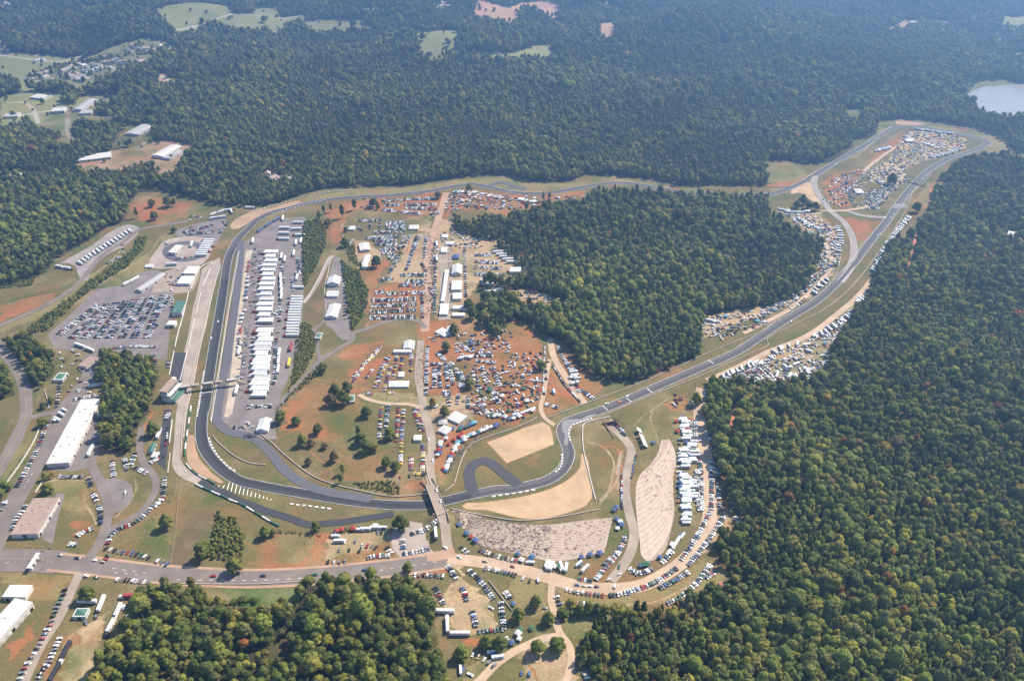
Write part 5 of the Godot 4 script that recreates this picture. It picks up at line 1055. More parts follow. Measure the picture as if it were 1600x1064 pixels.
var BUILDINGS := [
	["race_garage", "very long white flat roofed garage beside the grove", "building", -463.5, -691.7, 21.8, 108.1, 6, 0.111, "flat", "roofwhite", "white"],
	["shop_building", "tan flat roofed shop building beside the service road", "building", -444.4, -564.9, 24.3, 46.9, 5.5, 0.039, "flat", "rooftan", "white"],
	["warehouse", "white warehouse at the picture's lower left corner", "building", -411, -441.8, 17.1, 47.9, 7, -0.231, "flat", "roofwhite", "white"],
	["warehouse", "small white warehouse above the corner warehouse", "building", -417.1, -476.7, 19.0, 12.4, 5, -0.018, "shed", "roofwhite", "white"],
	["pit_building", "dark green roofed pit building left of the drag strip", "building", -440.5, -949.5, 12.6, 30.5, 6, 0.118, "flat", "roofgreen", "white"],
	["awning_shed", "long open grey roofed shed by the skid lot", "building", -504.8, -1022.7, 10.4, 51.0, 5, -0.346, "gable", "roofgrey", "white"],
	["box_building", "small white roofed building below the green roofed pit building", "building", -436.8, -910.7, 10.0, 9.8, 5, -0.000, "flat", "roofwhite", "white"],
	["school_building", "white building inside the oval training track", "building", -504.4, -1123.6, 11.1, 24.9, 5, -0.146, "flat", "roofwhite", "white"],
	["pavilion", "green roofed pavilion among trees by the service road", "building", -526.1, -793.2, 11.3, 14.6, 5, -0.000, "hip", "roofgreen", "white"],
	["yard_hut", "green roofed hut on the dirt yard", "building", -354.7, -455.6, 10.8, 8.6, 5, -0.000, "hip", "roofgreen", "white"],
	["hill_pavilion", "green roofed pavilion on the infield hill", "building", -179.6, -750.9, 6.4, 12.4, 4.5, 0.141, "hip", "roofgreen", "white"],
	["bank_hut", "small green roofed hut at the paddock bank road", "building", -242.6, -883.1, 7.0, 12.6, 4.5, -0.135, "hip", "roofgreen", "white"],
	["club_house", "white building on the sandy infield rise, upper", "building", -222.9, -1133.5, 14.6, 23.4, 5, 0.246, "gable", "roofwhite", "white"],
	["club_house", "white building on the sandy infield rise, lower", "building", -213.8, -1085.8, 9.0, 38.3, 5, -0.000, "gable", "roofwhite", "white"],
	["service_hut", "tan roofed hut by the grove's upper corner", "building", -507.3, -823.4, 10.5, 20.2, 4, -0.248, "flat", "rooftan", "white"],
	["lane_hut", "green hut beside the winding lane's upper bend", "building", -372.6, -665.3, 5.0, 14.0, 4, 0.126, "gable", "roofgreen", "white"],
	["lane_tent", "white shelter below the green lane hut", "building", -366.1, -655, 6.1, 7.4, 4, 0.041, "hip", "roofwhite", "white"],
	["warehouse", "long white warehouse on the far red clay", "building", -794.9, -1518, 60.7, 29.8, 6, 0.387, "gable", "roofwhite", "white"],
	["factory", "white roofed factory with two wings far left", "building", -665.4, -1546.7, 25.2, 60.7, 7, -0.266, "gable", "roofwhite", "white"],
	["factory", "lower pale annex of the two winged factory", "building", -646.4, -1529.5, 16.7, 43.8, 5, -0.349, "flat", "roofgrey", "white"],
	["warehouse", "broad pale warehouse alone in the far field", "building", -766, -1676.1, 30.8, 60.6, 6, -0.214, "gable", "roofgrey", "white"],
	["workshop", "white workshop at the far road crossing", "building", -993.6, -1806.7, 27.1, 26.7, 6, 0.258, "flat", "roofwhite", "white"],
	["workshop", "white workshop on the far left field", "building", -1081.7, -1909.5, 39.1, 26.9, 6, -0.280, "gable", "roofwhite", "white"],
	["store_building", "grey roofed store beside the far boat yard", "building", -952.5, -1844.4, 21.7, 77.5, 7, -0.000, "gable", "roofgrey", "white"],
	["store_building", "low pale store below the boat yard store", "building", -927.2, -1795.4, 25.9, 27.9, 5, 0.110, "flat", "roofgrey", "white"],
	["workshop", "pale workshop at the far left edge", "building", -1079, -1772.9, 28.6, 27.2, 5, 0.215, "flat", "roofgrey", "white"],
	["warehouse", "white warehouse at left edge above the woods", "building", -899.5, -1418, 31.9, 17.4, 6, 0.563, "gable", "roofwhite", "white"],
	["barn", "grey barn at the left edge in the woods", "building", -773.5, -1137.2, 8.5, 25.0, 6, 0.160, "gable", "roofgrey", "white"],
	["warehouse", "white warehouse at the right edge beyond the wood", "building", 776.2, -1168.9, 17.9, 24.4, 6, -0.538, "flat", "roofwhite", "white"],
	["farm_building", "white shed at the left edge on grass", "building", -1199.4, -1980.3, 22.7, 16.1, 5, -0.001, "gable", "roofwhite", "white"]]
var HOUSES := [-1069.3,-2399.8,-1067.4,-2421.8,-1028.5,-2402.4,-987.8,-2119.1,-1137.5,-2379.3,-1132.2,-2387,-917,-2105.2,-958,-2059.2,-1044.1,-2115.8,-1023.4,-2064.5,-1093.3,-2108.2,-1070.5,-2118.7,-1117.8,-2106,-1074.5,-2051.2,-1040,-2020.7,-1189.9,-2162.5,-1149.2,-2071.6,-1234.8,-2168.7,-1207.7,-2095.8,-992.5,-2372.8,-982.4,-2396.2,-891.1,-2171.3,-892,-2269.1,-880.2,-2070.7,-998.5,-2110.1,-958,-2103.9,-838.5,-2157.3,-1110.1,-2173.8,-1004.3,-2077.6,-1114.1,-2129.6,-1045.6,-2079.7,-1219.6,-2185.4,-948.7,-2307,-915.3,-2202.5,-893.1,-2209.7,-891.6,-2239.4,-874.3,-2040.3,-1656.2,-3040.9,-1670.4,-3025,-1690.6,-3011.8,-1755.7,-3053.9,-1736.2,-3044.3,-1382.3,-2945.6,-1372.9,-2973,-1325.5,-2965.3,-953.9,-2587.5,-925.9,-2618,-1299.1,-2326.4,-1289.2,-2338.1,-1471.7,-2483.6,-1445.5,-2476.3,-815.7,-3053.8,-723.4,-2967.8,-483.1,-2792.9,-460.9,-2780.2,-432.2,-2776.5,-408.4,-2767.8,-377.7,-2764.5,-331.8,-2756.7,-309.9,-2764.8,-252.9,-2840.7,-209.3,-2880.2,-231.2,-2899.4,-237,-2831.5,235.5,-3024.7,318.6,-2976.3,1328.4,-2674.8,1229.8,-2679.2,1187.3,-2630.5,1269.8,-2612.9,1354.5,-2287.3,1353.9,-2261.4,1464.9,-2589.4,1788.5,-3142.2,-1034.5,-3175.4,-938.2,-3196.5,-428.3,-1410.1,-410.6,-1413.9,-401.4,-1411.6,-442.6,-1433.2,-1083,-2414.3,-1074.2,-2432.1,-1045.8,-2410.7,-970.5,-2105.4,-1132.1,-2387.8,-1133.6,-2394.1,-930.9,-2118.2,-962.4,-2048.7,-1026.9,-2097.8,-1017.5,-2071.6,-1098.3,-2106.4,-1053.9,-2096.5,-1113.4,-2121.4,-1068.4,-2044.2,-1043.8,-2030.4,-1225.2,-2228.2,-1123,-2043.9,-1246.3,-2192.8,-1182.7,-2072.1,-958.3,-2317,-983.7,-2400.7,-890.1,-2176.4,-921.3,-2318.3,-876.4,-2085.6,-1011.6,-2109.4,-964,-2103.2,-841.5,-2163.8,-1138,-2260.4,-1010.6,-2087.6,-1119.4,-2148.6,-1047.1,-2072.8,-1227.5,-2189.5,-948.5,-2340.3,-983.5,-2335.3,-881.6,-2199.9,-914.5,-2277.9]
var WALLS := [
	["barrier_wall", "concrete pit wall between the front straight and pit lane", "wallwhite", 1.0, 0.6, "wall", [-410.3,-1125,-400,-1073.3,-387.7,-1011.2,-377.5,-958.4,-366.3,-904.9,-352,-835.8,-340.5,-781.1,-326.2,-711.3]],
	["barrier_wall", "second low wall beside the pit wall", "walltan", 0.8, 0.5, "wall", [-411.2,-1119.7,-401.8,-1073.3,-389.3,-1011.2,-379.1,-958.4,-350.9,-825.5,-342.4,-781.1,-327.9,-714.1]],
	["barrier_wall", "white wall between the drag strip and track grass", "wallwhite", 0.9, 0.5, "wall", [-423.1,-1070.8,-417.1,-1029.7,-405.7,-966.9,-394.2,-907.7,-380.1,-835.8,-368.7,-782.7,-358.1,-725.5,-347,-684.2]],
	["barrier_wall", "thin wall along the drag strip's right edge", "walltan", 0.8, 0.4, "wall", [-415.7,-1025,-405.3,-958.4,-395.8,-907.7,-383.5,-835.8,-371.5,-782.7,-359.9,-725.5,-351.1,-689.5,-338.6,-650.8]],
	["barrier_wall", "white angled wall at the drag strip's far end", "wallwhite", 1.1, 0.9, "wall", [-439.8,-1091.5,-451.4,-1070.8,-445.2,-1008.9]],
	["barrier_wall", "white wall left of the drag strip above the pit buildings", "wallwhite", 1.1, 0.9, "wall", [-445,-999.8,-433.8,-947.9,-425.9,-905.7,-426.1,-904.9,-416.4,-859.9]],
	["barrier_wall", "upper white centre wall on the drag strip", "wallwhite", 0.9, 0.7, "wall", [-436.2,-1068.3,-430.7,-1015.7]],
	["barrier_wall", "middle white centre wall on the drag strip", "wallwhite", 0.9, 0.7, "wall", [-427.8,-997.6,-415.7,-937.6]],
	["barrier_wall", "lower white centre wall on the drag strip", "wallwhite", 0.9, 0.7, "wall", [-413.4,-927.5,-409.5,-905.7,-400.2,-861.7]],
	["barrier_wall", "white wall along the dark staging pad", "wallwhite", 0.9, 0.7, "wall", [-398.7,-852.7,-385.9,-788.5]],
	["barrier_wall", "white wall left of the dark staging pad", "wallwhite", 1.0, 0.8, "wall", [-414.3,-851,-402.4,-799.8]],
	["barrier_wall", "white wall below the control tower beside the lane", "wallwhite", 1.0, 0.8, "wall", [-369.8,-715.5,-359.1,-675.8]],
	["barrier_wall", "white wall on grass by the drag strip's lower bend", "walltan", 1.0, 0.9, "wall", [-352.7,-659.8,-344.5,-628.9]],
	["tyre_wall", "white and green tyre wall round the runoff road", "x", 1.6, 1.2, "blocks", [-311.8,-613.1,-302.5,-607.6,-292.3,-602.2,-279.1,-595.3,-270.2,-590.2,-258.6,-584.9,-249.6,-578.7,-237.4,-570.3,-227.5,-563.3,-215.9,-555.9]],
	["tyre_wall", "white and green boards beside the front straight's gravel", "x", 1.6, 1.2, "blocks", [-357.1,-740,-341.9,-676.3,-336.1,-654.5]],
	["tyre_wall", "white tyre blocks along the gravel's lower tip", "x", 1.3, 1.0, "blocks", [-330.7,-643.4,-323,-634.6,-313,-626,-302.4,-619.7,-291.8,-612.7]],
	["barrier_wall", "tan wall curving through the pit entry grass", "walltan", 1.0, 0.6, "wall", [-317.9,-689.5,-312.4,-681.5,-303.6,-672.1,-283.5,-654.1,-266,-644.1,-249.8,-641.6]],
	["barrier_wall", "long tan wall outside the pit entry road", "walltan", 1.1, 0.6, "wall", [-268.5,-691.9,-251.8,-676,-231.5,-654.5,-202,-627.2,-181,-615,-156.2,-606.3,-115.9,-595.7,-80.6,-599.1]],
	["barrier_wall", "pale wall round the clay terrace outside the hairpin", "walltan", 1.1, 0.6, "wall", [-56.5,-615.3,-51,-651.3,-43.3,-672.3,-28.5,-684.1,-5.8,-696.1,20.2,-712.3,26.9,-719.5]],
	["barrier_wall", "white wall outside the gravel trap and tunnel", "wallwhite", 1.1, 0.7, "wall", [107.1,-720.7,78.9,-708.5,75.2,-692.1,74.3,-662.6,76.8,-631.2,80.4,-590.7]],
	["barrier_wall", "pale wall below the big gravel trap", "walltan", 1.0, 0.6, "wall", [-58.2,-578.8,-27.7,-570.2,6.2,-563.5,40,-567.1,83.9,-578.2]],
	["barrier_wall", "wall along the back straight's wood side", "walltan", 1.0, 0.5, "wall", [39.3,-718.9,89.7,-748.9,152,-785.9,189.6,-812,233.5,-842.8,279.3,-873.1,326.7,-902.2,328.7,-910,365,-944.2,401.8,-982.5,450.6,-1032.5,470.8,-1066.3,493.7,-1128.2,506.1,-1219.7]],
	["barrier_wall", "wall along the back straight's open side", "walltan", 1.0, 0.5, "wall", [97.9,-720.9,155.5,-757.9,225.4,-801.1,292.9,-847.1,316.6,-863.2,321.1,-880.5,407.9,-946.3,455.5,-993.6,522.4,-1081.3,648.3,-1268.5,691,-1344.6,732.8,-1397.2,764.2,-1438.8]],
	["tyre_wall", "white tyre blocks outside the first climbing corner", "x", 1.3, 1.2, "gaps", [-428.5,-1264.6,-409.7,-1284.1,-390,-1302,-360.1,-1325.9,-343.2,-1336.3,-326,-1346.9,-305.4,-1355.4,-275.4,-1362.6]],
	["tyre_wall", "white tyre blocks inside the first climbing corner", "x", 1.1, 1.0, "gaps", [-394.1,-1263.3,-373.7,-1277.6,-348.7,-1297.4,-313.8,-1319]],
	["tyre_wall", "white tyre blocks before the esses", "x", 1.1, 1.0, "gaps", [-159.8,-1357.6,-139.6,-1365.5,-119.3,-1375]],
	["tyre_wall", "white tyre blocks between the esses and chicane link", "x", 1.1, 1.0, "gaps", [-30.9,-1375.9,-15.2,-1363.1,2.9,-1355.2,24.5,-1351.5,55.1,-1351.5]],
	["tyre_wall", "white tyre blocks outside the corner before the woods", "x", 1.1, 1.0, "gaps", [242.7,-1404,269.3,-1391.2,295.1,-1376.4]],
	["barrier_wall", "white wall below the infield stage road", "wallwhite", 1.0, 0.5, "wall", [-245,-942.7,-259.8,-1010.6,-263.6,-1056,-267.5,-1092.1,-266.1,-1107.7]],
	["barrier_wall", "pale fence beside the stage road's outer edge", "wallwhite", 1.0, 0.4, "wall", [-279.5,-969.3,-276.4,-997,-274,-1038.6,-272.3,-1079.9,-270.5,-1104.5,-265.3,-1110.8]],
	["barrier_wall", "white wall round the infield rise", "walltan", 1.0, 0.5, "wall", [-234.4,-1123.6,-240.5,-1153.1,-251,-1163.2,-259,-1166.6,-268.9,-1198,-269.5,-1219.6,-256.6,-1225]],
	["fence", "white fence along the highway's grass bank", "wallwhite", 1.6, 0.4, "wall", [-507.4,-703.6,-501.7,-674.2,-498.8,-641.5,-498.4,-615.4,-497.6,-601.8]],
	["fence", "white fence left of the service road lawn", "wallwhite", 1.4, 0.5, "wall", [-463.5,-618.6,-463.6,-608.9,-463.4,-600.7]],
	["fence", "short white fence by the pavilion grass", "wallwhite", 1.2, 0.4, "wall", [-535,-770.8,-517.6,-743.5,-512.6,-734.7]],
	["post_fence", "long post fence across the lower grass field", "walltan", 1.1, 0.25, "posts", [-327.9,-619,-322,-594.4,-308.1,-542.8,-300.8,-509.6]],
	["fence", "pale fence between sandy lot and dry grass", "walltan", 1.4, 0.4, "wall", [-20,-491.3,-9.4,-474.4,0,-459.8]],
	["barrier_wall", "pale wall outside the far hairpin", "walltan", 1.0, 0.6, "wall", [820,-1743.3,850.2,-1742,876.9,-1722.8,926.4,-1697.7,973,-1669.6,989.9,-1624.2,985.2,-1595.8,961.6,-1560.1]],
	["barrier_wall", "wall along the far climb's outer side", "walltan", 1.0, 0.5, "wall", [449.6,-1376.4,492.8,-1380.1,570.1,-1465.1,652.1,-1522.8,747.1,-1646.9,815.5,-1739.1]],
	["barrier_wall", "wall along the far camp's track side", "walltan", 1.0, 0.5, "wall", [690.3,-1544,736.6,-1593,792.4,-1662.4,827.8,-1686.6,877.6,-1677.5,918,-1635.8]],
	["barrier_wall", "red clay bank wall under the bridge's right side", "walltan", 1.2, 0.5, "wall", [-65.4,-601.6,-58.4,-610.1,-56.8,-613.5]],
	["barrier_wall", "pale wall along the lower road's wood side", "walltan", 0.9, 0.5, "wall", [-285.2,-488.1,-219.3,-487.8,-180.2,-490.8]],
	["barrier_wall", "white rail along the bridge road's left", "walltan", 1.0, 0.4, "wall", [-79.5,-606.6,-86.7,-637.6,-89.5,-661.4]]]
var KERBS := [
	["seven broad white kerb blocks before the big gravel trap", 7, [-20.1,-595.4,-5.2,-598.7,10,-602.1,24.7,-606]],
	["white kerb blocks inside the last corner", 12, [-321.2,-685.5,-313.6,-672.1,-304.5,-658.3,-294,-646.3,-284.5,-636.8,-276.6,-631.2]],
	["white kerb blocks outside the last corner's exit", 9, [-212.9,-586.2,-206.2,-584.7,-198.5,-583.1,-204.7,-584.8,-192,-582.6,-170,-578.7]],
	["small white kerb blocks along the front straight's left", 20, [-364.1,-808.7,-359.1,-785.9,-353,-757.9,-347.7,-734.1,-344.2,-719.8]],
	["white kerb inside the chicane's first bend", 5, [64.1,-704.3,61.8,-699.2,60.7,-686.1,61.9,-678.1]],
	["white kerb outside the chicane", 7, [51.2,-658.8,51.5,-647.6,47.9,-636.6,42.7,-629.7]],
	["white kerb where the back straight ends", 6, [65.5,-706.4,76.3,-712.7,88.6,-719]]]
var LONE_TREES := [
	[-222.6, -806, 3, 1, 1.19, "round dark tree where the infield road meets its spur"],
	[-200.2, -760, 3, 0, 1.58, "tallest dark tree of the clump on the infield hill"],
	[-187.4, -743.5, 3, 1, 1.58, "lower dark tree of the clump on the infield hill"],
	[-187.9, -767.7, 3, 0, 1.32, "right dark tree of the clump on the infield hill"],
	[-201.4, -742, 3, 9, 1.32, "brownish tree left of the hill clump"],
	[-159.2, -721.8, 3, 0, 1.32, "dark tree beside the corral's dirt lane"],
	[-233.1, -707.7, 3, 1, 1.06, "green tree above the paddock's lower white tent"],
	[-250.5, -711.9, 3, 1, 1.32, "dark tree right of the paddock's lower white tent"],
	[-206.3, -692.7, 3, 0, 1.19, "dark tree in the middle of the clay slope"],
	[-218.8, -672.9, 3, 2, 1.19, "green tree on the slope above the pit entry"],
	[-209.4, -671.6, 3, 9, 0.92, "brownish tree on the slope above the pit entry"],
	[-194.5, -667.8, 3, 9, 0.79, "small brown shrub tree on the open slope"],
	[-205.9, -642.7, 3, 9, 0.79, "thin brown tree by the pit entry wall"],
	[-180.9, -647.6, 3, 9, 1.06, "brown tree left of the yellow-green tree"],
	[-168.6, -628.3, 1, 6, 0.90, "tall yellow-green tree above the last corner"],
	[-168.8, -615.4, 1, 0, 0.78, "dark bush tree under the yellow-green tree"],
	[-162.6, -687.4, 2, 0, 0.90, "upper dark evergreen of the slope's dark group"],
	[-158, -674.2, 3, 0, 1.32, "middle dark tree of the slope's dark group"],
	[-150.3, -661.4, 3, 0, 1.45, "lower dark tree of the slope's dark group"],
	[-142.4, -663.9, 3, 4, 1.06, "olive tree right of the slope's dark group"],
	[-129.1, -683.4, 3, 2, 1.19, "green tree under the corral's second columns"],
	[-126.5, -639.1, 3, 1, 1.19, "dark round tree on the slope's lower grass"],
	[-116.8, -631.9, 3, 1, 1.19, "dark tree right of the lone round tree"],
	[-88.1, -740.6, 3, 7, 0.92, "golden tree beside the bridge road"],
	[-73.4, -720.3, 3, 2, 1.32, "green tree beside the cornerwise white tent"],
	[-80.4, -852.4, 3, 2, 1.19, "green tree in the clay lot's upper left"],
	[-48.7, -775.5, 3, 2, 1.32, "green tree in the middle of the clay lot"],
	[-504.6, -705, 3, 2, 1.19, "round tree where the driveway meets the fence"],
	[-493.4, -605.1, 3, 1, 1.06, "round tree by the service road's lower fence"],
	[-492.8, -594, 3, 1, 1.06, "round tree at left edge by the service road"],
	[-450.4, -600.6, 3, 2, 1.19, "tree above the tan roofed shop"],
	[-515.1, -745.9, 3, 1, 0.79, "small tree at the short white fence"],
	[-519.4, -736.2, 3, 0, 0.79, "dark bush tree left of the short fence"],
	[-380.4, -690, 3, 1, 1.58, "big green tree beside the control tower lane"],
	[-461.9, -620.1, 3, 4, 0.79, "olive sapling at the garage yard's corner"],
	[-455.9, -622.4, 1, 7, 0.56, "golden sapling at the garage yard's corner"],
	[-356.3, -471.9, 3, 1, 1.45, "dark tree beside the gravel lane's mouth"],
	[-318.8, -555, 3, 2, 1.32, "green tree in the lower grass field"],
	[-241.2, -501.4, 3, 2, 1.45, "bright tree at the thicket's lower right"],
	[-274.3, -517, 3, 1, 1.45, "tree at the thicket's lower left"],
	[-102.4, -550.9, 3, 0, 1.58, "big dark tree right of the campers"],
	[-180.4, -550.9, 3, 1, 0.92, "small dark tree on the runoff hedge"],
	[-224.8, -543, 3, 2, 1.06, "round green tree left of the runoff hedge"],
	[-218.7, -544.9, 3, 0, 0.66, "small dark shrub by the tyre wall's end"],
	[-90.5, -501.4, 3, 2, 1.06, "tree on the lower road by the wood"],
	[20, -464.4, 3, 2, 1.19, "tree right of the dry grass by dirt path"],
	[30, -448.2, 3, 2, 1.06, "tree left of the dirt path fork"],
	[48.4, -461.1, 3, 4, 1.19, "olive tree in the hedge below lowest bend"],
	[42.1, -453.8, 3, 1, 1.06, "left end tree of the hedge below lowest bend"],
	[55.4, -456.2, 3, 1, 1.06, "second tree of the hedge below lowest bend"],
	[63.4, -457.8, 3, 2, 1.06, "third tree of the hedge below lowest bend"],
	[70, -457, 3, 0, 1.06, "fourth tree of the hedge below lowest bend"],
	[76.6, -457, 3, 2, 1.06, "fifth tree of the hedge below lowest bend"],
	[90.8, -454.6, 3, 1, 1.19, "right end tree of the hedge below lowest bend"],
	[20.1, -419.2, 3, 2, 1.32, "tree between the two bottom dirt paths, left"],
	[35.4, -422.2, 3, 1, 1.32, "tree between the two bottom dirt paths, right"],
	[5.2, -451.4, 3, 2, 1.19, "tree at the clearing's right side"],
	[-20.3, -425.1, 3, 2, 1.19, "tree at the clearing below sandy lot, left"],
	[-9.5, -422.9, 3, 1, 1.32, "tree at the clearing below sandy lot, right"],
	[-39.4, -414.8, 3, 5, 1.32, "bright green tree on the bottom clearing"],
	[-608.8, -1244.3, 2, 0, 1.12, "tall dark pine on the brown knoll, left"],
	[-601.1, -1290.7, 3, 0, 1.32, "dark round tree on the brown knoll, top"],
	[-578.5, -1239.3, 3, 0, 1.32, "dark round tree on the brown knoll, below"],
	[-574.3, -1290.7, 3, 0, 1.72, "broad dark tree on the brown knoll, right"],
	[-563.8, -1292.7, 2, 0, 1.01, "dark pine at the brown knoll's right end"],
	[-530.1, -1191.1, 3, 1, 0.92, "bush tree beside the upper car park"],
	[-275.2, -1244.3, 1, 0, 1.34, "tall dark tree left in the esses' pair"],
	[-260.3, -1276.2, 1, 0, 1.34, "tall dark tree right in the esses' pair"],
	[-230.7, -1288.1, 3, 0, 1.58, "broad dark tree by the upper clay lot"],
	[-222.1, -1279.5, 3, 0, 0.79, "small dark tree under the broad tree"],
	[-308.1, -1260.1, 1, 1, 0.90, "first slim tree above the paddock bank"],
	[-298.3, -1268.5, 1, 9, 0.90, "second slim tree above the paddock bank"],
	[-311, -1235, 1, 1, 1.01, "slim tree at the paddock's top right"],
	[-292.3, -1210.6, 3, 9, 1.32, "brownish tree on the clay beside bank"],
	[-75.1, -1358.3, 3, 1, 1.19, "dark tree at the esses beside camp"],
	[-126.8, -1324.5, 3, 9, 1.19, "brown tree at the dirt track's top"],
	[-261.3, -1192.8, 3, 0, 0.79, "dark tree at the infield rise wall"],
	[-253.5, -1139.1, 3, 0, 1.32, "dark tree on the green infield bank"],
	[-196.7, -1073.8, 3, 0, 1.45, "dark tree right of the club houses"],
	[-218.1, -1066.3, 2, 1, 0.78, "thin pine left of the club houses"],
	[-51, -927.9, 3, 0, 1.58, "dark tree at the grove's left end"],
	[-57.3, -952.5, 3, 1, 1.45, "second dark tree at the grove's left end"],
	[-74, -892.6, 3, 1, 1.32, "dark tree by the crossroads tent"],
	[52.8, -1312.9, 2, 1, 1.01, "left tree of the pair above clay camp"],
	[63.8, -1317.6, 2, 1, 1.01, "right tree of the pair above clay camp"],
	[23.8, -1273, 1, 9, 1.01, "thin tree in the clay camp"],
	[474.2, -1286.1, 3, 0, 1.32, "left tree of the dark clump by old track"],
	[487.4, -1299.4, 3, 0, 1.45, "top tree of the dark clump by old track"],
	[491.8, -1282.8, 3, 0, 1.45, "middle tree of the dark clump by old track"],
	[501.8, -1276.2, 3, 0, 1.32, "right tree of the dark clump by old track"],
	[670.3, -1387.5, 3, 0, 1.72, "big dark tree in the far camp"],
	[665.4, -1268.5, 3, 0, 1.58, "dark tree beside the far link road"],
	[34.1, -812.7, 3, 5, 1.32, "bright green tree beside the dirt lanes"],
	[205.2, -743.5, 3, 4, 1.32, "olive tree at the campers' column head"],
	[211.1, -723.2, 3, 4, 1.19, "olive tree on the dirt road's right"],
	[-940.4, -2647, 3, 0, 1.72, "dark tree by the far road and field"],
	[-1034.5, -2558.5, 3, 0, 1.98, "broad dark tree at the far field's corner"],
	[-775.1, -2726.3, 3, 0, 2.11, "lone dark tree in the far left meadow"],
	[-491.4, -2698.3, 3, 0, 2.11, "round dark tree in the far second meadow"],
	[-238.8, -2299.5, 3, 0, 1.85, "round dark tree in the far third meadow"],
	[-166.1, -2260.3, 3, 0, 1.58, "small dark tree in the far third meadow"],
	[-146.7, -2249.4, 2, 0, 1.79, "tall dark tree in the far third meadow"]]
var BUSHES := [
	["F6", [-333.6,-1225.8,-311.5,-1244.3,-289.8,-1184.1,-283.8,-1139.1,-282.8,-1096.6,-287.1,-1037.2,-286.1,-1000.3,-304.4,-1076.3,-324.9,-1172.6]],
	["F7", [-252.2,-1096.6,-239.4,-1076.3,-220,-1056.5,-198.1,-1000.3,-193.9,-956.7,-198.2,-915.9,-203.9,-900.3,-219.4,-956.7,-235.8,-1027.8]],
	["F8", [-620.3,-885,-614.8,-923.9,-607.5,-948.4,-596.6,-995.8,-592.8,-1027.8,-581,-1076.3,-570.7,-1128.2,-580.3,-1172.6,-565.4,-1172.6,-557.9,-1139.1,-557.7,-1076.3,-574.8,-1027.8,-586.4,-982.5,-589.4,-931.9,-591.2,-900.3]],
	["F10", [-277.4,-572.6,-257,-564.2,-241.9,-536.1,-238.5,-507.8,-246.9,-507.8,-255.2,-517,-276.5,-517,-286.4,-530.3,-272.9,-538]],
	["F11", [-163.6,-613.1,-140.6,-606.3,-116.1,-597.3,-108.6,-599.5,-110.1,-613.1,-126.8,-620.1,-141.9,-615.4]],
	["F12", [-216,-551.9,-183.1,-545.9,-168.1,-543.9,-165.1,-551.9,-145,-555,-136.4,-557,-140.2,-553,-163.7,-543.9,-175,-542,-190,-543.9,-215,-547.9]],
	["F13", [-260.3,-734.7,-245.6,-764.6,-234.9,-783.3,-223.8,-812.7,-230.2,-826.2,-241.8,-789.7,-253.6,-760]],
	["F14", [-273.3,-919.9,-260.1,-915.9,-245,-881.3,-241.8,-865,-242.3,-819.4,-254.7,-764.6,-259.9,-812.7,-269.9,-876.1]],
	["F15", [-253.2,-1144.6,-241,-1144.6,-223.1,-1076.3,-240.4,-1096.6]],
	["F16", [-735.3,-1096.6,-680.8,-1066.3,-669.1,-1018.5,-708.9,-1009.3,-729.8,-1027.8]],
	["F17", [2.4,-1096.6,23.2,-1076.3,29.6,-1046.8,68.3,-1046.8,76,-982.5,44,-1000.3,24.4,-1011.6,0,-1018.5]]]
var CROWDS := [
	[520, [-42.4,-551.9,-28.7,-565.8,-9.5,-563.3,12,-558.4,35.7,-556.8,34.2,-517.7,5.8,-522.2,-17.2,-528.3,-32.3,-534.4]],
	[80, [-56.8,-575.1,-32.4,-568.3,-28.7,-565.8,-43.6,-551.9,-50.9,-556.9]],
	[90, [35.7,-556.8,63.5,-563.3,94.4,-567.5,94.7,-542.3,82.5,-523.7,62.6,-517.7,34.1,-514.7]],
	[70, [157.2,-679.3,166,-680.9,168.5,-656.2,153.3,-575.6,118.7,-575.6,121.2,-610.1,129.2,-628.3,148.5,-654.7]],
	[240, [-71.1,-619.3,-56.3,-663.9,-34.1,-695.4,0,-726,0,-714.7,-30.5,-687.4,-52.6,-656.3,-65.4,-626.7]],
	[240, [-134.9,-1184.1,-117.4,-1184.1,-106.2,-940.1,-115,-931.9,-115.9,-919.9,-123.2,-1076.3]],
	[60, [-117.8,-854.2,-109,-854.2,-100.9,-773.9,-110,-773.9]],
	[140, [-98.2,-1139.1,-91,-1139.1,-78.9,-940.1,-85.2,-940.1]],
	[120, [-346.8,-904.9,-335.6,-904.9,-303.7,-751.2,-307.3,-751.2]],
	[110, [-384.5,-1093.5,-370.4,-1093.5,-330.2,-907.7,-340.4,-907.7]],
	[160, [-92.1,-734.7,-39.1,-737.6,-41.5,-709.1,-81.3,-687.4]],
	[24, [-434.6,-530.3,-413.1,-530.3,-409.8,-502.3,-422.4,-502.3]],
	[40, [-355.1,-624.8,-332,-617.7,-325.9,-590.7,-328.7,-576.8,-340.6,-601.8]]]
var TERRACE_A := [[-28.7,-565.8,-11.9,-562.5,12,-558.4,35.8,-558.4,63.4,-563,95,-567.5], [-43.6,-551.1,-31.2,-534.4,-13.7,-526.7,5.8,-521.4,34,-513.9,62.6,-517.4,82.5,-523.7]]
var TERRACE_B := [[157.4,-680.9,150.1,-659.2,138.5,-639.8,129.3,-629,122.5,-612.9,119.5,-596.5,117.5,-575.1,115.9,-536.1,115.2,-519.8,119.9,-512.9], [166.1,-681.7,168.5,-665.3,167.7,-648.7,160.7,-624,156.2,-596.5,153.6,-575.1,148.1,-556,137.9,-528.4,130,-518.9,124.3,-513.7]]
var TERRACE_C := [[-56.9,-576.8,-49.6,-575.9,-27.6,-568.3], [-50.3,-555.5,-44.8,-552.7,-29.9,-565.3]]
const BRIDGE_S := Vector2(-67.1, -570.9)
const BRIDGE_N := Vector2(-77.7, -601.6)
const FOOT_L := Vector2(-377.4, -765.8)
const FOOT_R := Vector2(-315.7, -781.9)
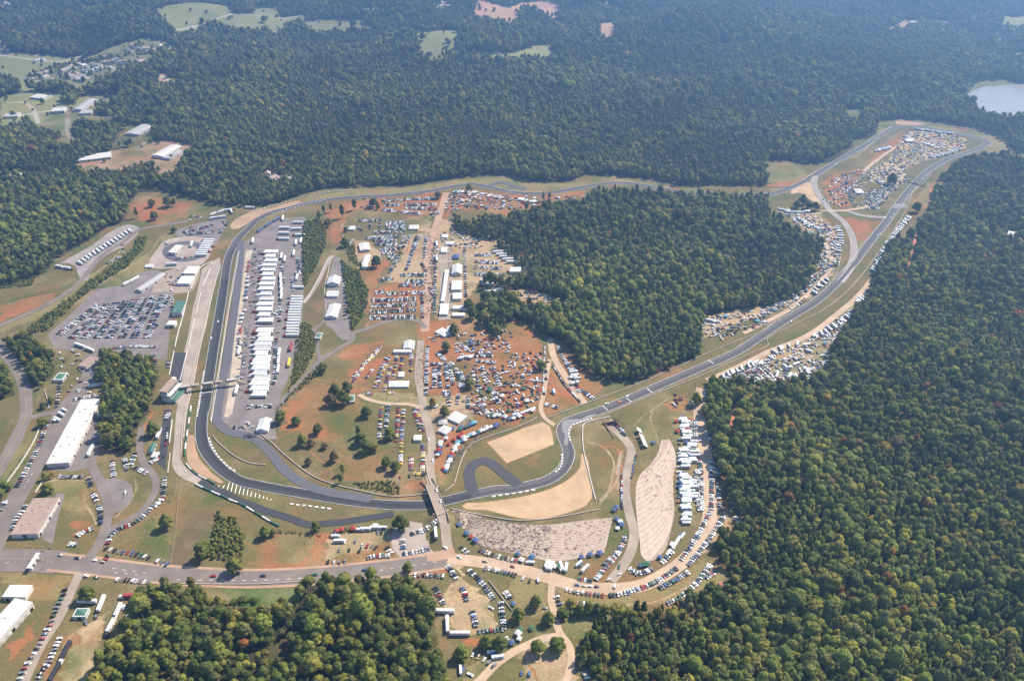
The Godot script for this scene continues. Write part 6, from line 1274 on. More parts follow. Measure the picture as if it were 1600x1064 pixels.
const START_L := Vector2(-350.3, -757.2)
const START_R := Vector2(-338.5, -759.9)
const TOWER_A := Vector2(-385.6, -748.9)
const TOWER_B := Vector2(-380.2, -770.2)
const BOARD_A := Vector2(141.4, -667.6)
const BOARD_B := Vector2(137.4, -698.6)
const TUN := Vector2(105.9, -713.3)
const TUN0 := Vector2(122.2, -667.8)
const FAR_L := Vector2(708.6, -1402.6)
const FAR_R := Vector2(729.2, -1382.2)
const HELI := Vector2(-375.6, -600.7)
const GATE_A := Vector2(-419.9, -501.1)
const GATE_B := Vector2(-419.7, -518.9)
const HUT_ESS := Vector2(150.9, -1439.5)
const TOWER_C := Vector2(226.2, -676.2)
var HATCH := [[-287.4,-611.3,-287.9,-609.3],[-282.6,-612,-283.1,-607.2],[-278.9,-614.8,-278,-604.9],[-274.9,-614.1,-273.7,-602.5],[-270.6,-612,-269.2,-600.4],[-266,-608.6,-264.9,-599.5],[-261.9,-606.5,-260.8,-598.2],[-257.8,-605.2,-256.7,-596.8],[-253.4,-602.7,-252.7,-595.7],[-248.9,-600.7,-248.3,-594.8],[-244.4,-598.4,-244.1,-593.7],[-240.1,-596.1,-239.9,-592.8],[-236.1,-594.1,-235.9,-591.5],[-232.1,-592.4,-232.4,-590.4]]
var MARKERS := [[100.7,-740.8,106.2,-732],[128.7,-756.1,133.7,-747.9],[154.5,-774.6,159.8,-765.2],[236.2,-832.9,241.8,-823.6]]
var YELLOW_LINES := [[-698.7,-925.5,-628.5,-854.2,-593.3,-819.4,-559.4,-773.9,-539.7,-737.6,-530.1,-714.7,-524.1,-682.1,-518.4,-651.4,-515.9,-624.8],[-453.7,-517,-425.1,-516.4,-405.3,-513.7,-365,-508.3,-320.4,-501.8,-277.2,-497.3,-221.1,-495,-166.6,-498.7,-112,-506,-70.6,-514]]
var DASHES := [[-349.8,-505.6,-315.4,-499.6],[-346.5,-500.9,-318.7,-497.3],[-289.6,-493,-220.4,-492.2,-168.6,-495.2],[-125.3,-501.4,-63.5,-513.3],[-446.6,-511.4,-440.4,-516.1],[-480,-629.5,-477.4,-601.8]]

# ---------------------------------------------------------------- trees
func leaf_ball(st: SurfaceTool, c: Vector3, r: Vector3, tone: float) -> void:
	# an uneven eight-sided lump, two levels
	var rows := [0.0, 0.62, 1.0, 0.72, 0.0]
	var ys := [-.9, -.5, .05, .65, 1.0]
	var g := []
	for j in 5:
		var ring := []
		for i in 7:
			var a := TAU * (i + .5 * (j % 2)) / 7.0
			var k := 1.0 + rng.randf_range(-.16, .16)
			ring.append(c + Vector3(cos(a) * r.x * rows[j] * k, ys[j] * r.y * k, sin(a) * r.z * rows[j] * k))
		g.append(ring)
	st.set_color(Color(tone, tone, tone))
	for j in 4:
		for i in 7:
			var i2 := (i + 1) % 7
			if j > 0:
				st.add_vertex(g[j][i]); st.add_vertex(g[j + 1][i]); st.add_vertex(g[j][i2])
			if j < 3:
				st.add_vertex(g[j][i2]); st.add_vertex(g[j + 1][i]); st.add_vertex(g[j + 1][i2])

func leaf_clumps(st: SurfaceTool, c: Vector3, r: Vector3, n: int, size: float) -> void:
	for k in n:
		var d := Vector3(rng.randfn(), rng.randfn() + .35, rng.randfn()).normalized()
		var p := c + d * r * rng.randf_range(.86, 1.14)
		var t := rng.randf_range(.72, 1.3)
		st.set_color(Color(t * rng.randf_range(.9, 1.12), t, t * rng.randf_range(.8, 1.1)))
		var nrm := (d + Vector3(rng.randfn(), rng.randfn(), rng.randfn()) * .45).normalized()
		var u := nrm.cross(Vector3(rng.randfn(), rng.randfn(), rng.randfn())).normalized() * size * rng.randf_range(.6, 1.15)
		var w := nrm.cross(u) * rng.randf_range(.55, 1.0)
		st.add_vertex(p - u); st.add_vertex(p + w); st.add_vertex(p + u)
		st.add_vertex(p - u); st.add_vertex(p + u); st.add_vertex(p - w * .8 - nrm * size * .3)

func crown_mesh(kind: int, salt: int) -> ArrayMesh:
	rng.seed = 1000 + salt
	var st := SurfaceTool.new()
	st.begin(Mesh.PRIMITIVE_TRIANGLES)
	st.set_smooth_group(-1)
	if kind == 0:      # broad crown, 15 m high
		var w := rng.randf_range(3.6, 4.6)
		for k in 11:
			var a := k * 2.4 + rng.randf() * .6
			var f := sqrt(float(k) / 11.0)
			var c := Vector3(cos(a) * w * .62 * f, 10.6 - f * f * 3.6 + rng.randf_range(-.7, .7), sin(a) * w * .62 * f)
			var rr := rng.randf_range(1.7, 2.5) * (1.15 - .25 * f)
			var r := Vector3(rr, rr * rng.randf_range(.8, 1.05), rr)
			leaf_ball(st, c, r * .93, rng.randf_range(.85, 1.1))
			leaf_clumps(st, c, r, 26, .62)
		leaf_ball(st, Vector3(0, 7.6, 0), Vector3(w * .72, 3.4, w * .72), .9)
	elif kind == 1:    # tall oval crown, 17 m
		var w := rng.randf_range(2.4, 3.1)
		for k in 10:
			var f := float(k) / 9.0
			var a := k * 2.4 + rng.randf()
			var c := Vector3(cos(a) * w * .5 * sin(.35 + f * 2.5), 5.0 + f * 9.6, sin(a) * w * .5 * sin(.35 + f * 2.5))
			var rr := w * (.35 + .42 * sin(.5 + f * 2.2))
			var r := Vector3(rr, rr * 1.1, rr)
			leaf_ball(st, c, r * .92, rng.randf_range(.85, 1.1))
			leaf_clumps(st, c, r, 24, .58)
	elif kind == 3:    # full crown of a tree in the open, 12 m
		for k in 15:
			var a := k * 2.4 + rng.randf() * .6
			var f := sqrt(float(k) / 15.0)
			var c := Vector3(cos(a) * 3.5 * f, 9.2 - f * f * 6.2 + rng.randf_range(-.8, .8), sin(a) * 3.5 * f)
			var rr := rng.randf_range(1.6, 2.5)
			var r := Vector3(rr, rr * rng.randf_range(.85, 1.1), rr)
			leaf_ball(st, c, r * .92, rng.randf_range(.85, 1.1))
			leaf_clumps(st, c, r, 26, .6)
		leaf_ball(st, Vector3(0, 5.4, 0), Vector3(3.3, 4.0, 3.3), .9)
	else:              # pine: pointed, in tiers, 19 m
		for k in 13:
			var f := float(k) / 12.0
			var a := k * 2.1 + rng.randf()
			var rr := lerpf(2.1, 1.0, f) * rng.randf_range(.85, 1.15)
			var c := Vector3(cos(a) * rr * .75, 6.0 + f * 9.2, sin(a) * rr * .75)
			var r := Vector3(rr, rr * .75, rr)
			leaf_ball(st, c, r * .9, rng.randf_range(.85, 1.1))
			leaf_clumps(st, c, r * 1.05, 20, .5)
		leaf_ball(st, Vector3(0, 10.5, 0), Vector3(1.0, 6.0, 1.0), .9)
	st.generate_normals()
	return st.commit()

func trunk_mesh(kind: int) -> ArrayMesh:
	rng.seed = 77 + kind
	var st := SurfaceTool.new()
	st.begin(Mesh.PRIMITIVE_TRIANGLES)
	var top: float = [10.0, 13.0, 17.0, 6.0][kind]
	limb(st, Vector3(0, -.4, 0), Vector3(.15, top, .1), .34, .07)
	for k in 5:
		var y: float = [4.5, 5.0, 8.0, 1.6][kind] + k * .9
		var a := k * 2.4
		limb(st, Vector3(0, y, 0), Vector3(cos(a) * 2.3, y + 2.2, sin(a) * 2.3), .13, .04)
	st.generate_normals()
	return st.commit()

func limb(st: SurfaceTool, a: Vector3, b: Vector3, r0: float, r1: float) -> void:
	var d := (b - a).normalized()
	var u := d.cross(Vector3(.3, .1, 1)).normalized()
	var w := d.cross(u)
	st.set_color(Color(1, 1, 1))
	for i in 6:
		var p := u * cos(TAU * i / 6.0) + w * sin(TAU * i / 6.0)
		var q := u * cos(TAU * (i + 1) / 6.0) + w * sin(TAU * (i + 1) / 6.0)
		quad(st, a + p * r0, a + q * r0, b + q * r1, b + p * r1)

const TONES := [["dark green", 0.092, 0.110, 0.023], ["deep green", 0.122, 0.141, 0.027], ["mid green", 0.175, 0.186, 0.034], ["grey-green", 0.149, 0.150, 0.048], ["olive green", 0.224, 0.202, 0.036],
	["bright green", 0.172, 0.202, 0.034], ["yellow-green", 0.287, 0.258, 0.038], ["golden", 0.322, 0.213, 0.032], ["rusty orange", 0.276, 0.112, 0.032], ["brownish", 0.172, 0.123, 0.053]]

func pick_tone(x: float, z: float, fall: float, warm: float) -> int:
	var n := patch_noise.get_noise_2d(x, z)
	var r := rng.randf() + n * .35 + warm * rng.randf()
	if rng.randf() < fall: return 7 + int(rng.randf() * 2.99)
	if r < .28: return 0
	if r < .50: return 1
	if r < .70: return 2
	if r < .82: return 3
	if r < .97: return 4
	if r < 1.1: return 5
	return 6

var patch_noise := FastNoiseLite.new()
var rng := RandomNumberGenerator.new()
var crowns := []
var trunks := []
var tree_sites := []

func add_mm(called: String, mesh: Mesh, mat: Material, items: Array, parent: Node) -> void:
	# items: [Transform3D, Color]
	var mm := MultiMesh.new()
	mm.transform_format = MultiMesh.TRANSFORM_3D
	mm.use_colors = true
	mm.mesh = mesh
	mm.instance_count = items.size()
	var buf := PackedFloat32Array()
	buf.resize(items.size() * 16)
	var k := 0
	for it in items:
		var t: Transform3D = it[0]
		var c: Color = it[1]
		var b := t.basis
		buf[k] = b.x.x; buf[k + 1] = b.y.x; buf[k + 2] = b.z.x; buf[k + 3] = t.origin.x
		buf[k + 4] = b.x.y; buf[k + 5] = b.y.y; buf[k + 6] = b.z.y; buf[k + 7] = t.origin.y
		buf[k + 8] = b.x.z; buf[k + 9] = b.y.z; buf[k + 10] = b.z.z; buf[k + 11] = t.origin.z
		buf[k + 12] = c.r; buf[k + 13] = c.g; buf[k + 14] = c.b; buf[k + 15] = 1.0
		k += 16
	mm.buffer = buf
	var o := MultiMeshInstance3D.new()
	o.name = called
	o.multimesh = mm
	o.material_override = mat
	tag(o, "", "", "", "stuff")
	parent.add_child(o, true)

func ordinal(n: int) -> String:
	var w := ["first", "second", "third", "fourth", "fifth", "sixth", "seventh", "eighth", "ninth", "tenth", "eleventh", "twelfth"]
	if n < 12: return w[n]
	var k := n + 1
	var s := "th"
	if k % 100 < 11 or k % 100 > 13:
		if k % 10 == 1: s = "st"
		elif k % 10 == 2: s = "nd"
		elif k % 10 == 3: s = "rd"
	return str(k) + s

func eye_px(p: Vector3) -> Vector2:
	var q := p - EYE
	var f := -sin(PITCH) * q.y - cos(PITCH) * q.z
	var u := cos(PITCH) * q.y - sin(PITCH) * q.z
	return Vector2(800 + 1300.0 * q.x / f, 532 - 1300.0 * u / f)

func plant_forests(mask: Image, nmask: Image) -> void:
	for k in 4:
		trunks.append(trunk_mesh(k))
	for k in 12:
		crowns.append(crown_mesh(k / 3, k))
	rng.seed = 4242
	patch_noise.seed = 5
	patch_noise.frequency = .006
	patch_noise.fractal_octaves = 4
	# woods on a jittered grid, wider apart with distance
	var z := -330.0
	var row := 0
	while z > -3950.0:
		var sp := 6.3 if z > -1000.0 else (7.2 if z > -1800.0 else 9.0)
		var half := minf(2550.0, 260.0 - z * .62)
		var x := -half + (sp * .5 if row % 2 else 0.0)
		while x < half:
			var px := x + rng.randf_range(-.42, .42) * sp
			var pz := z + rng.randf_range(-.42, .42) * sp
			x += sp
			var inside := false
			if absf(px) < 999.0 and pz > -1849.0 and pz < -351.0:
				inside = nmask.get_pixel(int((px - GX0) * TW / 2000.0), int((pz - GZ0) * TH / 1500.0)).r > .5
			else:
				var u := int((px - FX0) * FSC)
				var v := int((pz - FZ0) * FSC)
				if u >= 0 and v >= 0 and u < TW and v < FH:
					inside = mask.get_pixel(u, v).r > .5
			if not inside: continue
			var pn := patch_noise.get_noise_2d(px * .8 + 700.0, pz * .8)
			var kind := 0
			var rr := rng.randf() + pn * .5
			if pn < -.5 and rng.randf() < .45: continue
			if rr < .16: kind = 2
			elif rr < .40: kind = 1
			var old_wood := px < -40.0 and pz > -497.0
			if old_wood and rng.randf() < .22: continue
			var right_wood := px > 250.0 and pz > -1100.0
			var tone := pick_tone(px, pz, .03 if right_wood else .008, .22 if right_wood else 0.0)
			if kind == 2 and tone > 6: tone = 2
			var s := sp / 6.3 * (.72 + rng.randf() * .5) * (.9 + pn * .35)
			if kind != 0: s *= .95
			elif rng.randf() < .16: s *= rng.randf_range(1.25, 1.6)
			if old_wood:
				if kind == 2: kind = 0
				s *= rng.randf_range(1.2, 1.6)
			elif pz > -1050.0: s *= 1.12
			tree_sites.append([px, pz, kind, tone, s, ""])
		z -= sp * .87
		row += 1

func scatter_trees() -> void:
	# hedgerow and garden trees in the far clearings
	rng.seed = 616
	for cl in CLEARINGS:
		if not cl[0] in ["field", "town", "redclay"]: continue
		var p := pts2(cl[1])
		var lo := Vector2(1e9, 1e9)
		var hi := -lo
		for q in p:
			lo = lo.min(q)
			hi = hi.max(q)
		var n := int((hi - lo).x * (hi - lo).y * (.0022 if cl[0] == "town" else .00022))
		for k in mini(n, 260):
			var q := Vector2(rng.randf_range(lo.x, hi.x), rng.randf_range(lo.y, hi.y))
			if not Geometry2D.is_point_in_polygon(q, p): continue
			tree_sites.append([q.x, q.y, 3, int(rng.randf() * 3.9), rng.randf_range(.5, 1.2), ""])

func place_trees() -> void:
	# the nearest ones in view stand alone, the others share one object
	var order := []
	for k in tree_sites.size():
		var t: Array = tree_sites[k]
		var single: bool = t[5] != ""
		var d: float = Vector3(t[0], 0, t[1]).distance_to(EYE) / t[4]
		if single: d -= 100000.0
		elif t[1] < -620.0: continue
		var e := eye_px(Vector3(t[0], 9.0, t[1]))
		if not single and (e.x < 4 or e.x > 1596 or e.y > 1058): continue
		order.append([d, k])
	order.sort()
	order.resize(mini(300, order.size()))
	var solo := {}
	for o in order: solo[o[1]] = true
	var rest := []
	for k in 12: rest.append([])
	var named := {}
	var ones := []
	for k in tree_sites.size():
		var t: Array = tree_sites[k]
		var v: int = t[2] * 3 + (k * 7 + int(t[0])) % 3
		v = clampi(v, t[2] * 3, t[2] * 3 + 2)
		var c: Array = TONES[t[3]]
		var f := rng.randf_range(.72, 1.3) * (1.0 + .5 * patch_noise.get_noise_2d(t[0] * .35 - 400.0, t[1] * .35))
		var b := Basis(Vector3.UP, rng.randf() * TAU).scaled(Vector3(t[4] * rng.randf_range(.9, 1.12), t[4] * rng.randf_range(.88, 1.12), t[4]))
		var tr := Transform3D(b, Vector3(t[0], gy(t[0], t[1]), t[1]))
		if solo.has(k): ones.append([eye_px(tr.origin).x, k, v, tr])
		else: rest[v].append([tr, Color(c[1] * f, c[2] * f, c[3] * f)])
	var wood := thing("forest", Vector3.ZERO)
	tag(wood, "dense mixed forest of green and turning trees around the circuit", "forest", "", "stuff")
	for v in 12:
		if rest[v].is_empty(): continue
		add_mm(["broadleaf_trees", "oval_trees", "pine_trees", "open_grown_trees"][v / 3], crowns[v], M.leaf, rest[v], wood)
	ones.sort_custom(func(a, b): return a[0] < b[0])
	var leafm := []
	for t in TONES:
		var m: StandardMaterial3D = M.leaf.duplicate()
		m.albedo_color = lin(t[1], t[2], t[3])
		leafm.append(m)
	for o in ones:
		var t: Array = tree_sites[o[1]]
		var kn: String = ["broadleaf_tree", "tall_tree", "pine_tree", "broadleaf_tree"][t[2]]
		var n := thing(kn, Vector3.ZERO)
		n.transform = o[3]
		inst("crown", crowns[o[2]], leafm[t[3]], n)
		inst("trunk", trunks[t[2]], M.bark, n)
		var label: String = t[5]
		if label == "":
			var where := wood_place(eye_px(o[3].origin))
			var what: String = "%s %s" % [TONES[t[3]][0], ["round tree", "tall tree", "pine", "round tree"][t[2]]]
			var key := what + where
			if not named.has(key): named[key] = 0
			label = "%s, %s such from left %s" % [what, ordinal(named[key]), where]
			named[key] += 1
		tag(n, label, "tree", "trees of the near woods" if t[5] == "" else "single trees about the circuit")

func wood_place(e: Vector2) -> String:
	if e.x < 720:
		if e.y < 930: return "on the wood's edge below the road"
		if e.x < 300: return "in the wood beside the dirt yard"
		if e.x < 520: return "in the middle of the near wood"
		return "in the wood beside the sandy lot"
	if e.x < 1060: return "in the wood by the bottom path"
	if e.x < 1180: return "in the wood below the curved rows"
	if e.x < 1400: return "at the big wood's near corner"
	return "at the big wood's far side"

# ---------------------------------------------------------------- the scene
const EYE := Vector3(0, 560.0, 0)
const PITCH := 0.568866

func _ready() -> void:
	var cam := Camera3D.new()
	cam.name = "camera"
	cam.position = EYE
	cam.rotation.x = -PITCH
	cam.fov = rad_to_deg(2.0 * atan(532.0 / 1300.0))
	cam.near = 1.0
	cam.far = 30000.0
	add_child(cam)
	var env := Environment.new()
	var pano := ProceduralSkyMaterial.new()
	pano.sky_top_color = Color(.42, .52, .68)
	pano.sky_horizon_color = Color(.74, .78, .84)
	pano.sky_curve = .12
	pano.ground_bottom_color = Color(.2, .22, .2)
	pano.ground_horizon_color = Color(.5, .55, .6)
	var sky := Sky.new()
	sky.sky_material = pano
	env.background_mode = Environment.BG_SKY
	env.sky = sky
	env.background_energy_multiplier = .85
	env.tonemap_mode = Environment.TONE_MAPPER_LINEAR
	env.tonemap_exposure = 2.5
	env.sdfgi_enabled = true
	env.ssao_enabled = true
	env.ssil_enabled = true
	env.volumetric_fog_enabled = true
	env.volumetric_fog_albedo = Color(.58, .77, 1.0)
	env.volumetric_fog_density = .00027
	env.volumetric_fog_anisotropy = .66
	env.volumetric_fog_length = 6000.0
	var we := WorldEnvironment.new()
	we.name = "world_environment"
	we.environment = env
	add_child(we)
	var sun := DirectionalLight3D.new()
	sun.name = "sun"
	sun.light_energy = 1.6
	sun.light_color = Color(1.0, .95, .87)
	sun.light_angular_distance = .5
	sun.shadow_enabled = true
	sun.look_at_from_position(Vector3(.72, 1.0, -.56) * 100.0, Vector3.ZERO)
	add_child(sun)
	make_materials()
	more_materials()
	make_heights()
	make_ground()
	make_roads()
	for t in LONE_TREES: tree_sites.append(t)
	make_bushes()
	make_walls()
	make_kerbs()
	make_structures()
	make_terraces()
	make_buildings()
	make_houses()
	make_tents()
	make_vehicles()
	make_crowd()
	scatter_trees()
	place_trees()

func make_materials() -> void:
	var grain := noise_tex(.02, 3, Color(.88, .88, .88), Color(1.0, 1.0, 1.0))
	var coarse := noise_tex(.008, 9, Color(.82, .82, .82), Color(1.0, 1.0, 1.0))
	M.grain = grain
	worn("asphalt_dark", lin(.04, .04, .045), .02, grain)
	worn("asphalt_mid", lin(.10, .095, .11), .02, grain)
	worn("asphalt_old", lin(.19, .155, .135), .008, coarse)
	worn("asphalt_mauve", lin(.20, .17, .155), .008, coarse)
	worn("tan_asphalt", lin(.33, .26, .20), .008, coarse)
	worn("pale_asphalt", lin(.30, .26, .235), .008, coarse)
	worn("concrete", lin(.36, .29, .245), .008, coarse)
	worn("pale_concrete", lin(.46, .37, .28), .008, coarse)
	worn("dirt", lin(.42, .26, .17), .007, coarse)
	worn("tan_dirt", lin(.47, .33, .22), .007, coarse)
	worn("loop_asphalt", lin(.055, .053, .058), .02, grain)
	worn("sand_dull", lin(.41, .26, .155), .007, coarse)
	worn("sand_edge", lin(.46, .29, .15), .007, coarse)
	worn("pale_asphalt2", lin(.22, .21, .205), .02, grain)
	worn("red_dirt", lin(.42, .16, .08), .007, coarse)
	worn("sand", lin(.49, .335, .195), .007, coarse)
	flat("white_paint", lin(.75, .73, .70), .7)
	flat("bark", lin(.09, .07, .05), .95)
	var lf := flat("leaf", Color.WHITE, .75)
	lf.vertex_color_use_as_albedo = true
	lf.backlight_enabled = true
	lf.backlight = Color(.75, .75, .75)
	lf.metallic_specular = .3
	var tr := flat("track", Color.WHITE, .85)
	tr.vertex_color_use_as_albedo = true
	tr.albedo_texture = grain
	tr.uv1_triplanar = true
	tr.uv1_world_triplanar = true
	tr.uv1_scale = Vector3.ONE * .02
	var wa := flat("water", lin(.26, .25, .23), .25)  # muddy tone lightened to stand in for the bright haze it reflects
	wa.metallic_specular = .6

const PAL := {"grass": [.172, .143, .062], "grassdark": [.065, .12, .032], "grassgreen": [.09, .115, .036], "drygrass": [.26, .215, .095], "clay": [.37, .155, .070], "tan": [.45, .32, .20], "sandlot": [.50, .37, .22],
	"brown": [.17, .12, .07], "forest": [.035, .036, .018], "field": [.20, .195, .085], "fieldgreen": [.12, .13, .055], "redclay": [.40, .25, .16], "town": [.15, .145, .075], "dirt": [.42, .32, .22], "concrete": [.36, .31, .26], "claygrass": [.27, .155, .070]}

func pal(k: String, a := 1.0) -> Color:
	var c := lin(PAL[k][0], PAL[k][1], PAL[k][2])
	c.a = a
	return c

func make_ground() -> void:
	var near := Image.create(TW, TH, false, Image.FORMAT_RGBA8)
	var far := Image.create(TW, FH, false, Image.FORMAT_RGBA8)
	var nmask := Image.create(TW, TH, false, Image.FORMAT_R8)
	var fmask := Image.create(TW, FH, false, Image.FORMAT_R8)
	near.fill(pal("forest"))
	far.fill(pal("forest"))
	var salt := 10
	for f in FORESTS:
		var p := pts2(f)
		paint_poly(nmask, near_px(p), Color.WHITE, 1.0, salt)
		paint_poly(fmask, far_px(p), Color.WHITE, .5, salt)
		salt += 1
	for zn in ZONES:
		paint_poly(near, near_px(pts2(zn[2])), pal(zn[0]), zn[1], salt)
		salt += 1
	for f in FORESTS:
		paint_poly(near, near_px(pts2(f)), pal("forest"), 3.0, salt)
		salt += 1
	for cl in CLEARINGS:
		var p := pts2(cl[1])
		if cl[0] != "water":
			paint_poly(near, near_px(p), pal(cl[0]), 3.0, salt)
			paint_poly(far, far_px(p), pal(cl[0]), 1.5, salt)
		paint_poly(nmask, near_px(p), Color.BLACK, 2.0, salt)
		paint_poly(fmask, far_px(p), Color.BLACK, 1.0, salt)
		if cl[0] == "water":
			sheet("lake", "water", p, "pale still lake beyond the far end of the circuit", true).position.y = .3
		salt += 1
	for fr in FAR_ROADS:
		var c := smooth_path(pts2(fr[1]), 10.0)
		for w in [[0.5, near, far, pal("concrete")], [1.1, nmask, fmask, Color.BLACK]]:
			var poly := offset_path(c, fr[0] * w[0])
			var back := offset_path(c, -fr[0] * w[0])
			back.reverse()
			poly.append_array(back)
			paint_poly(w[1], near_px(poly), w[3], .3, salt)
			paint_poly(w[2], far_px(poly), w[3], .2, salt)
	for tr in TRAILS:
		var c := smooth_path(pts2(tr[2]), 5.0)
		var poly := offset_path(c, tr[1] * .5)
		var back := offset_path(c, -tr[1] * .5)
		back.reverse()
		poly.append_array(back)
		paint_poly(near, near_px(poly), pal(tr[0]), .5, salt)
		salt += 1
	# bare soil and lusher growth in loose patches
	rng.seed = 99
	var kinds := []
	var ks := ["clay", "drygrass", "grassgreen", "brown", "tan", "grassdark"]
	for i in 6:
		for s in [14, 30, 64]: kinds.append(blob(pal(ks[i], [.30, .34, .36, .26, .28, .34][i]), s, 31 * i + s))
	for q in 9000:
		var kk := int(rng.randf() * 18.0)
		var x := rng.randf() * TW
		var y := rng.randf() * TH
		stamp(near, kinds[kk], x, y)
	for q in 2500:
		stamp(far, kinds[int(rng.randf() * 6.0) * 3 + (q % 2)], rng.randf() * TW, rng.randf() * FH)
	for r in ROADS:
		var c := smooth_path(pts2(r[3]), 8.0)
		var hw: float = r[2] * .5 + 2.5
		var poly := offset_path(c, hw)
		var back := offset_path(c, -hw)
		back.reverse()
		poly.append_array(back)
		paint_poly(nmask, near_px(poly), Color.BLACK, 0.5, salt)
	var tc := smooth_path(pts2(TRACK), 8.0, true)
	for k in tc.size():
		var q := near_px(PackedVector2Array([tc[k]]))[0]
		nmask.fill_rect(Rect2i(int(q.x) - 15, int(q.y) - 15, 30, 30), Color.BLACK)
	var nt := ImageTexture.create_from_image(near)
	var ft := ImageTexture.create_from_image(far)
	var fine := noise_tex(.03, 21, Color(.72, .72, .70), Color(1.0, 1.0, 1.0), 1024, 6)
	var gm := []
	for t in [nt, ft]:
		var m := flat("ground_cover", Color.WHITE, .95)
		m.albedo_texture = t
		m.texture_repeat = false
		m.metallic_specular = .2
		gm.append(m)
	gm[0].texture_repeat = true
	gm[0].detail_enabled = true
	gm[0].detail_albedo = fine
	gm[0].detail_blend_mode = BaseMaterial3D.BLEND_MODE_MUL
	gm[0].detail_uv_layer = BaseMaterial3D.DETAIL_UV_2
	gm[0].uv2_scale = Vector3(22.0, 16.5, 1.0)
	var mesh := ArrayMesh.new()
	grid(mesh, GX0, GZ0, CELL, GNX, GNZ, true, gm[0])
	grid(mesh, -5000.0, -8000.0, 50.0, 200, 160, false, gm[1])
	var o := inst("ground", mesh, null)
	tag(o, "grassy and red clay ground of the circuit and the country round it", "", "", "structure")
	plant_forests(fmask, nmask)

func grid(mesh: ArrayMesh, x0: float, z0: float, c: float, nx: int, nz: int, near: bool, mat: Material) -> void:
	var v := PackedVector3Array()
	var uv := PackedVector2Array()
	var uv2 := PackedVector2Array()
	var ix := PackedInt32Array()
	for j in nz + 1:
		for i in nx + 1:
			var x := x0 + i * c
			var z := z0 + j * c
			v.append(Vector3(x, heights[j * (nx + 1) + i] if near else relief(x, z), z))
			if near: uv.append(Vector2(float(i) / nx, float(j) / nz))
			else: uv.append(Vector2((x - FX0) * FSC / TW, (z - FZ0) * FSC / FH))
			uv2.append(Vector2(float(i) / nx, float(j) / nz))
	for j in nz:
		for i in nx:
			if not near:
				var x := x0 + i * c
				var z := z0 + j * c
				if x >= GX0 - .1 and x < 999.0 and z >= GZ0 - .1 and z < -351.0: continue
			var a := j * (nx + 1) + i
			ix.append_array([a, a + 1, a + nx + 1, a + 1, a + nx + 2, a + nx + 1])
	var arr := []
	arr.resize(Mesh.ARRAY_MAX)
	arr[Mesh.ARRAY_VERTEX] = v
	arr[Mesh.ARRAY_TEX_UV] = uv
	arr[Mesh.ARRAY_TEX_UV2] = uv2
	arr[Mesh.ARRAY_INDEX] = ix
	var st := SurfaceTool.new()
	var tmp := ArrayMesh.new()
	tmp.add_surface_from_arrays(Mesh.PRIMITIVE_TRIANGLES, arr)
	st.create_from(tmp, 0)
	st.generate_normals()
	st.commit(mesh)
	mesh.surface_set_material(mesh.get_surface_count() - 1, mat)

func make_roads() -> void:
	for s in SHEETS:
		if s[1] == "sand":
			var ring_: PackedVector2Array = pts2(s[2])
			if s[0] == "gravel_trap": ring_ = soft_poly(ring_)
			var edge := sheet("gravel_trap", "sand_edge", ring_, "sandy gravel trap with an orange rim")
			for inner in Geometry2D.offset_polygon(ring_, -1.8):
				lift_count += 1
				inst("raked_bed", sheet_mesh(inner, .02 + lift_count * .004), M.sand, edge)
				for dd in [-5.0, -8.5, -12.0, -16.0]:
					for rk in Geometry2D.offset_polygon(ring_, dd):
						lift_count += 1
						inst("rake_line", strip_mesh(smooth_path(rk, 5.0, true), .45, .02 + lift_count * .004, true), M.sand_edge, edge)
			continue
		if s[0] == "worn_patch":
			tag(inst(s[0], sheet_mesh(soft_poly(pts2(s[2])), .345 + lift_count * .0001), M[s[1]]), "pale worn patch on the racetrack", "", "", "structure")
			continue
		sheet(s[0], s[1], pts2(s[2]), "", s[1] == "sand_dull" or s[0] == "helipad" or s[0].contains("lot"))
	for r in ROADS:
		road(r[0], r[1], r[2], pts2(r[3]), "")
	# the circuit: older and newer stretches of asphalt have their own grey
	var c := smooth_path(pts2(TRACK), 3.0, true)
	var cols := PackedColorArray()
	for q in c:
		var e := Color(.092, .086, .09)
		if q.x < -40.0 and q.y > -1100.0: e = Color(.043, .042, .047)
		if q.x < -100.0 and q.y < -1040.0 and q.y > -1130.0: e = Color(.07, .066, .072)
		cols.append(e)
	var t := inst("racetrack", strip_mesh(c, 6.4, .30, true, 0.0, cols), M.track)
	tag(t, "closed racing circuit of dark and weathered grey asphalt", "", "", "structure")
	# rubber laid down on the racing line, wandering across the width
	for q in [[2.2, .315, 0.0, .70], [.8, .322, .9, .52]]:
		var line := PackedVector2Array()
		var side := offset_path(c, 1.0, true)
		var lc := PackedColorArray()
		for k in c.size():
			var w: float = sin(k * .0105) * 2.6 + sin(k * .031 + 1.0) * .9 + q[2]
			line.append(c[k] + (side[k] - c[k]) * w)
			lc.append(cols[k] * q[3])
		inst("rubber_line", strip_mesh(line, q[0], q[1], true, 0.0, lc), M.track, t)
	for r in ROADS:
		if r[0] != "track_loop": continue
		for s in [-1.0, 1.0]: inst("edge_line", strip_mesh(smooth_path(pts2(r[3]), 3.0), .13, .295, false, s * 5.4), M.white_paint, t)
	for s in [-1.0, 1.0]:
		inst("edge_line", strip_mesh(c, .13, .33, true, s * 6.05), M.white_paint, t)

# ---------------------------------------------------------------- small solids
func newst() -> SurfaceTool:
	var st := SurfaceTool.new()
	st.begin(Mesh.PRIMITIVE_TRIANGLES)
	st.set_smooth_group(-1)
	return st

func done(st: SurfaceTool) -> ArrayMesh:
	st.generate_normals()
	return st.commit()

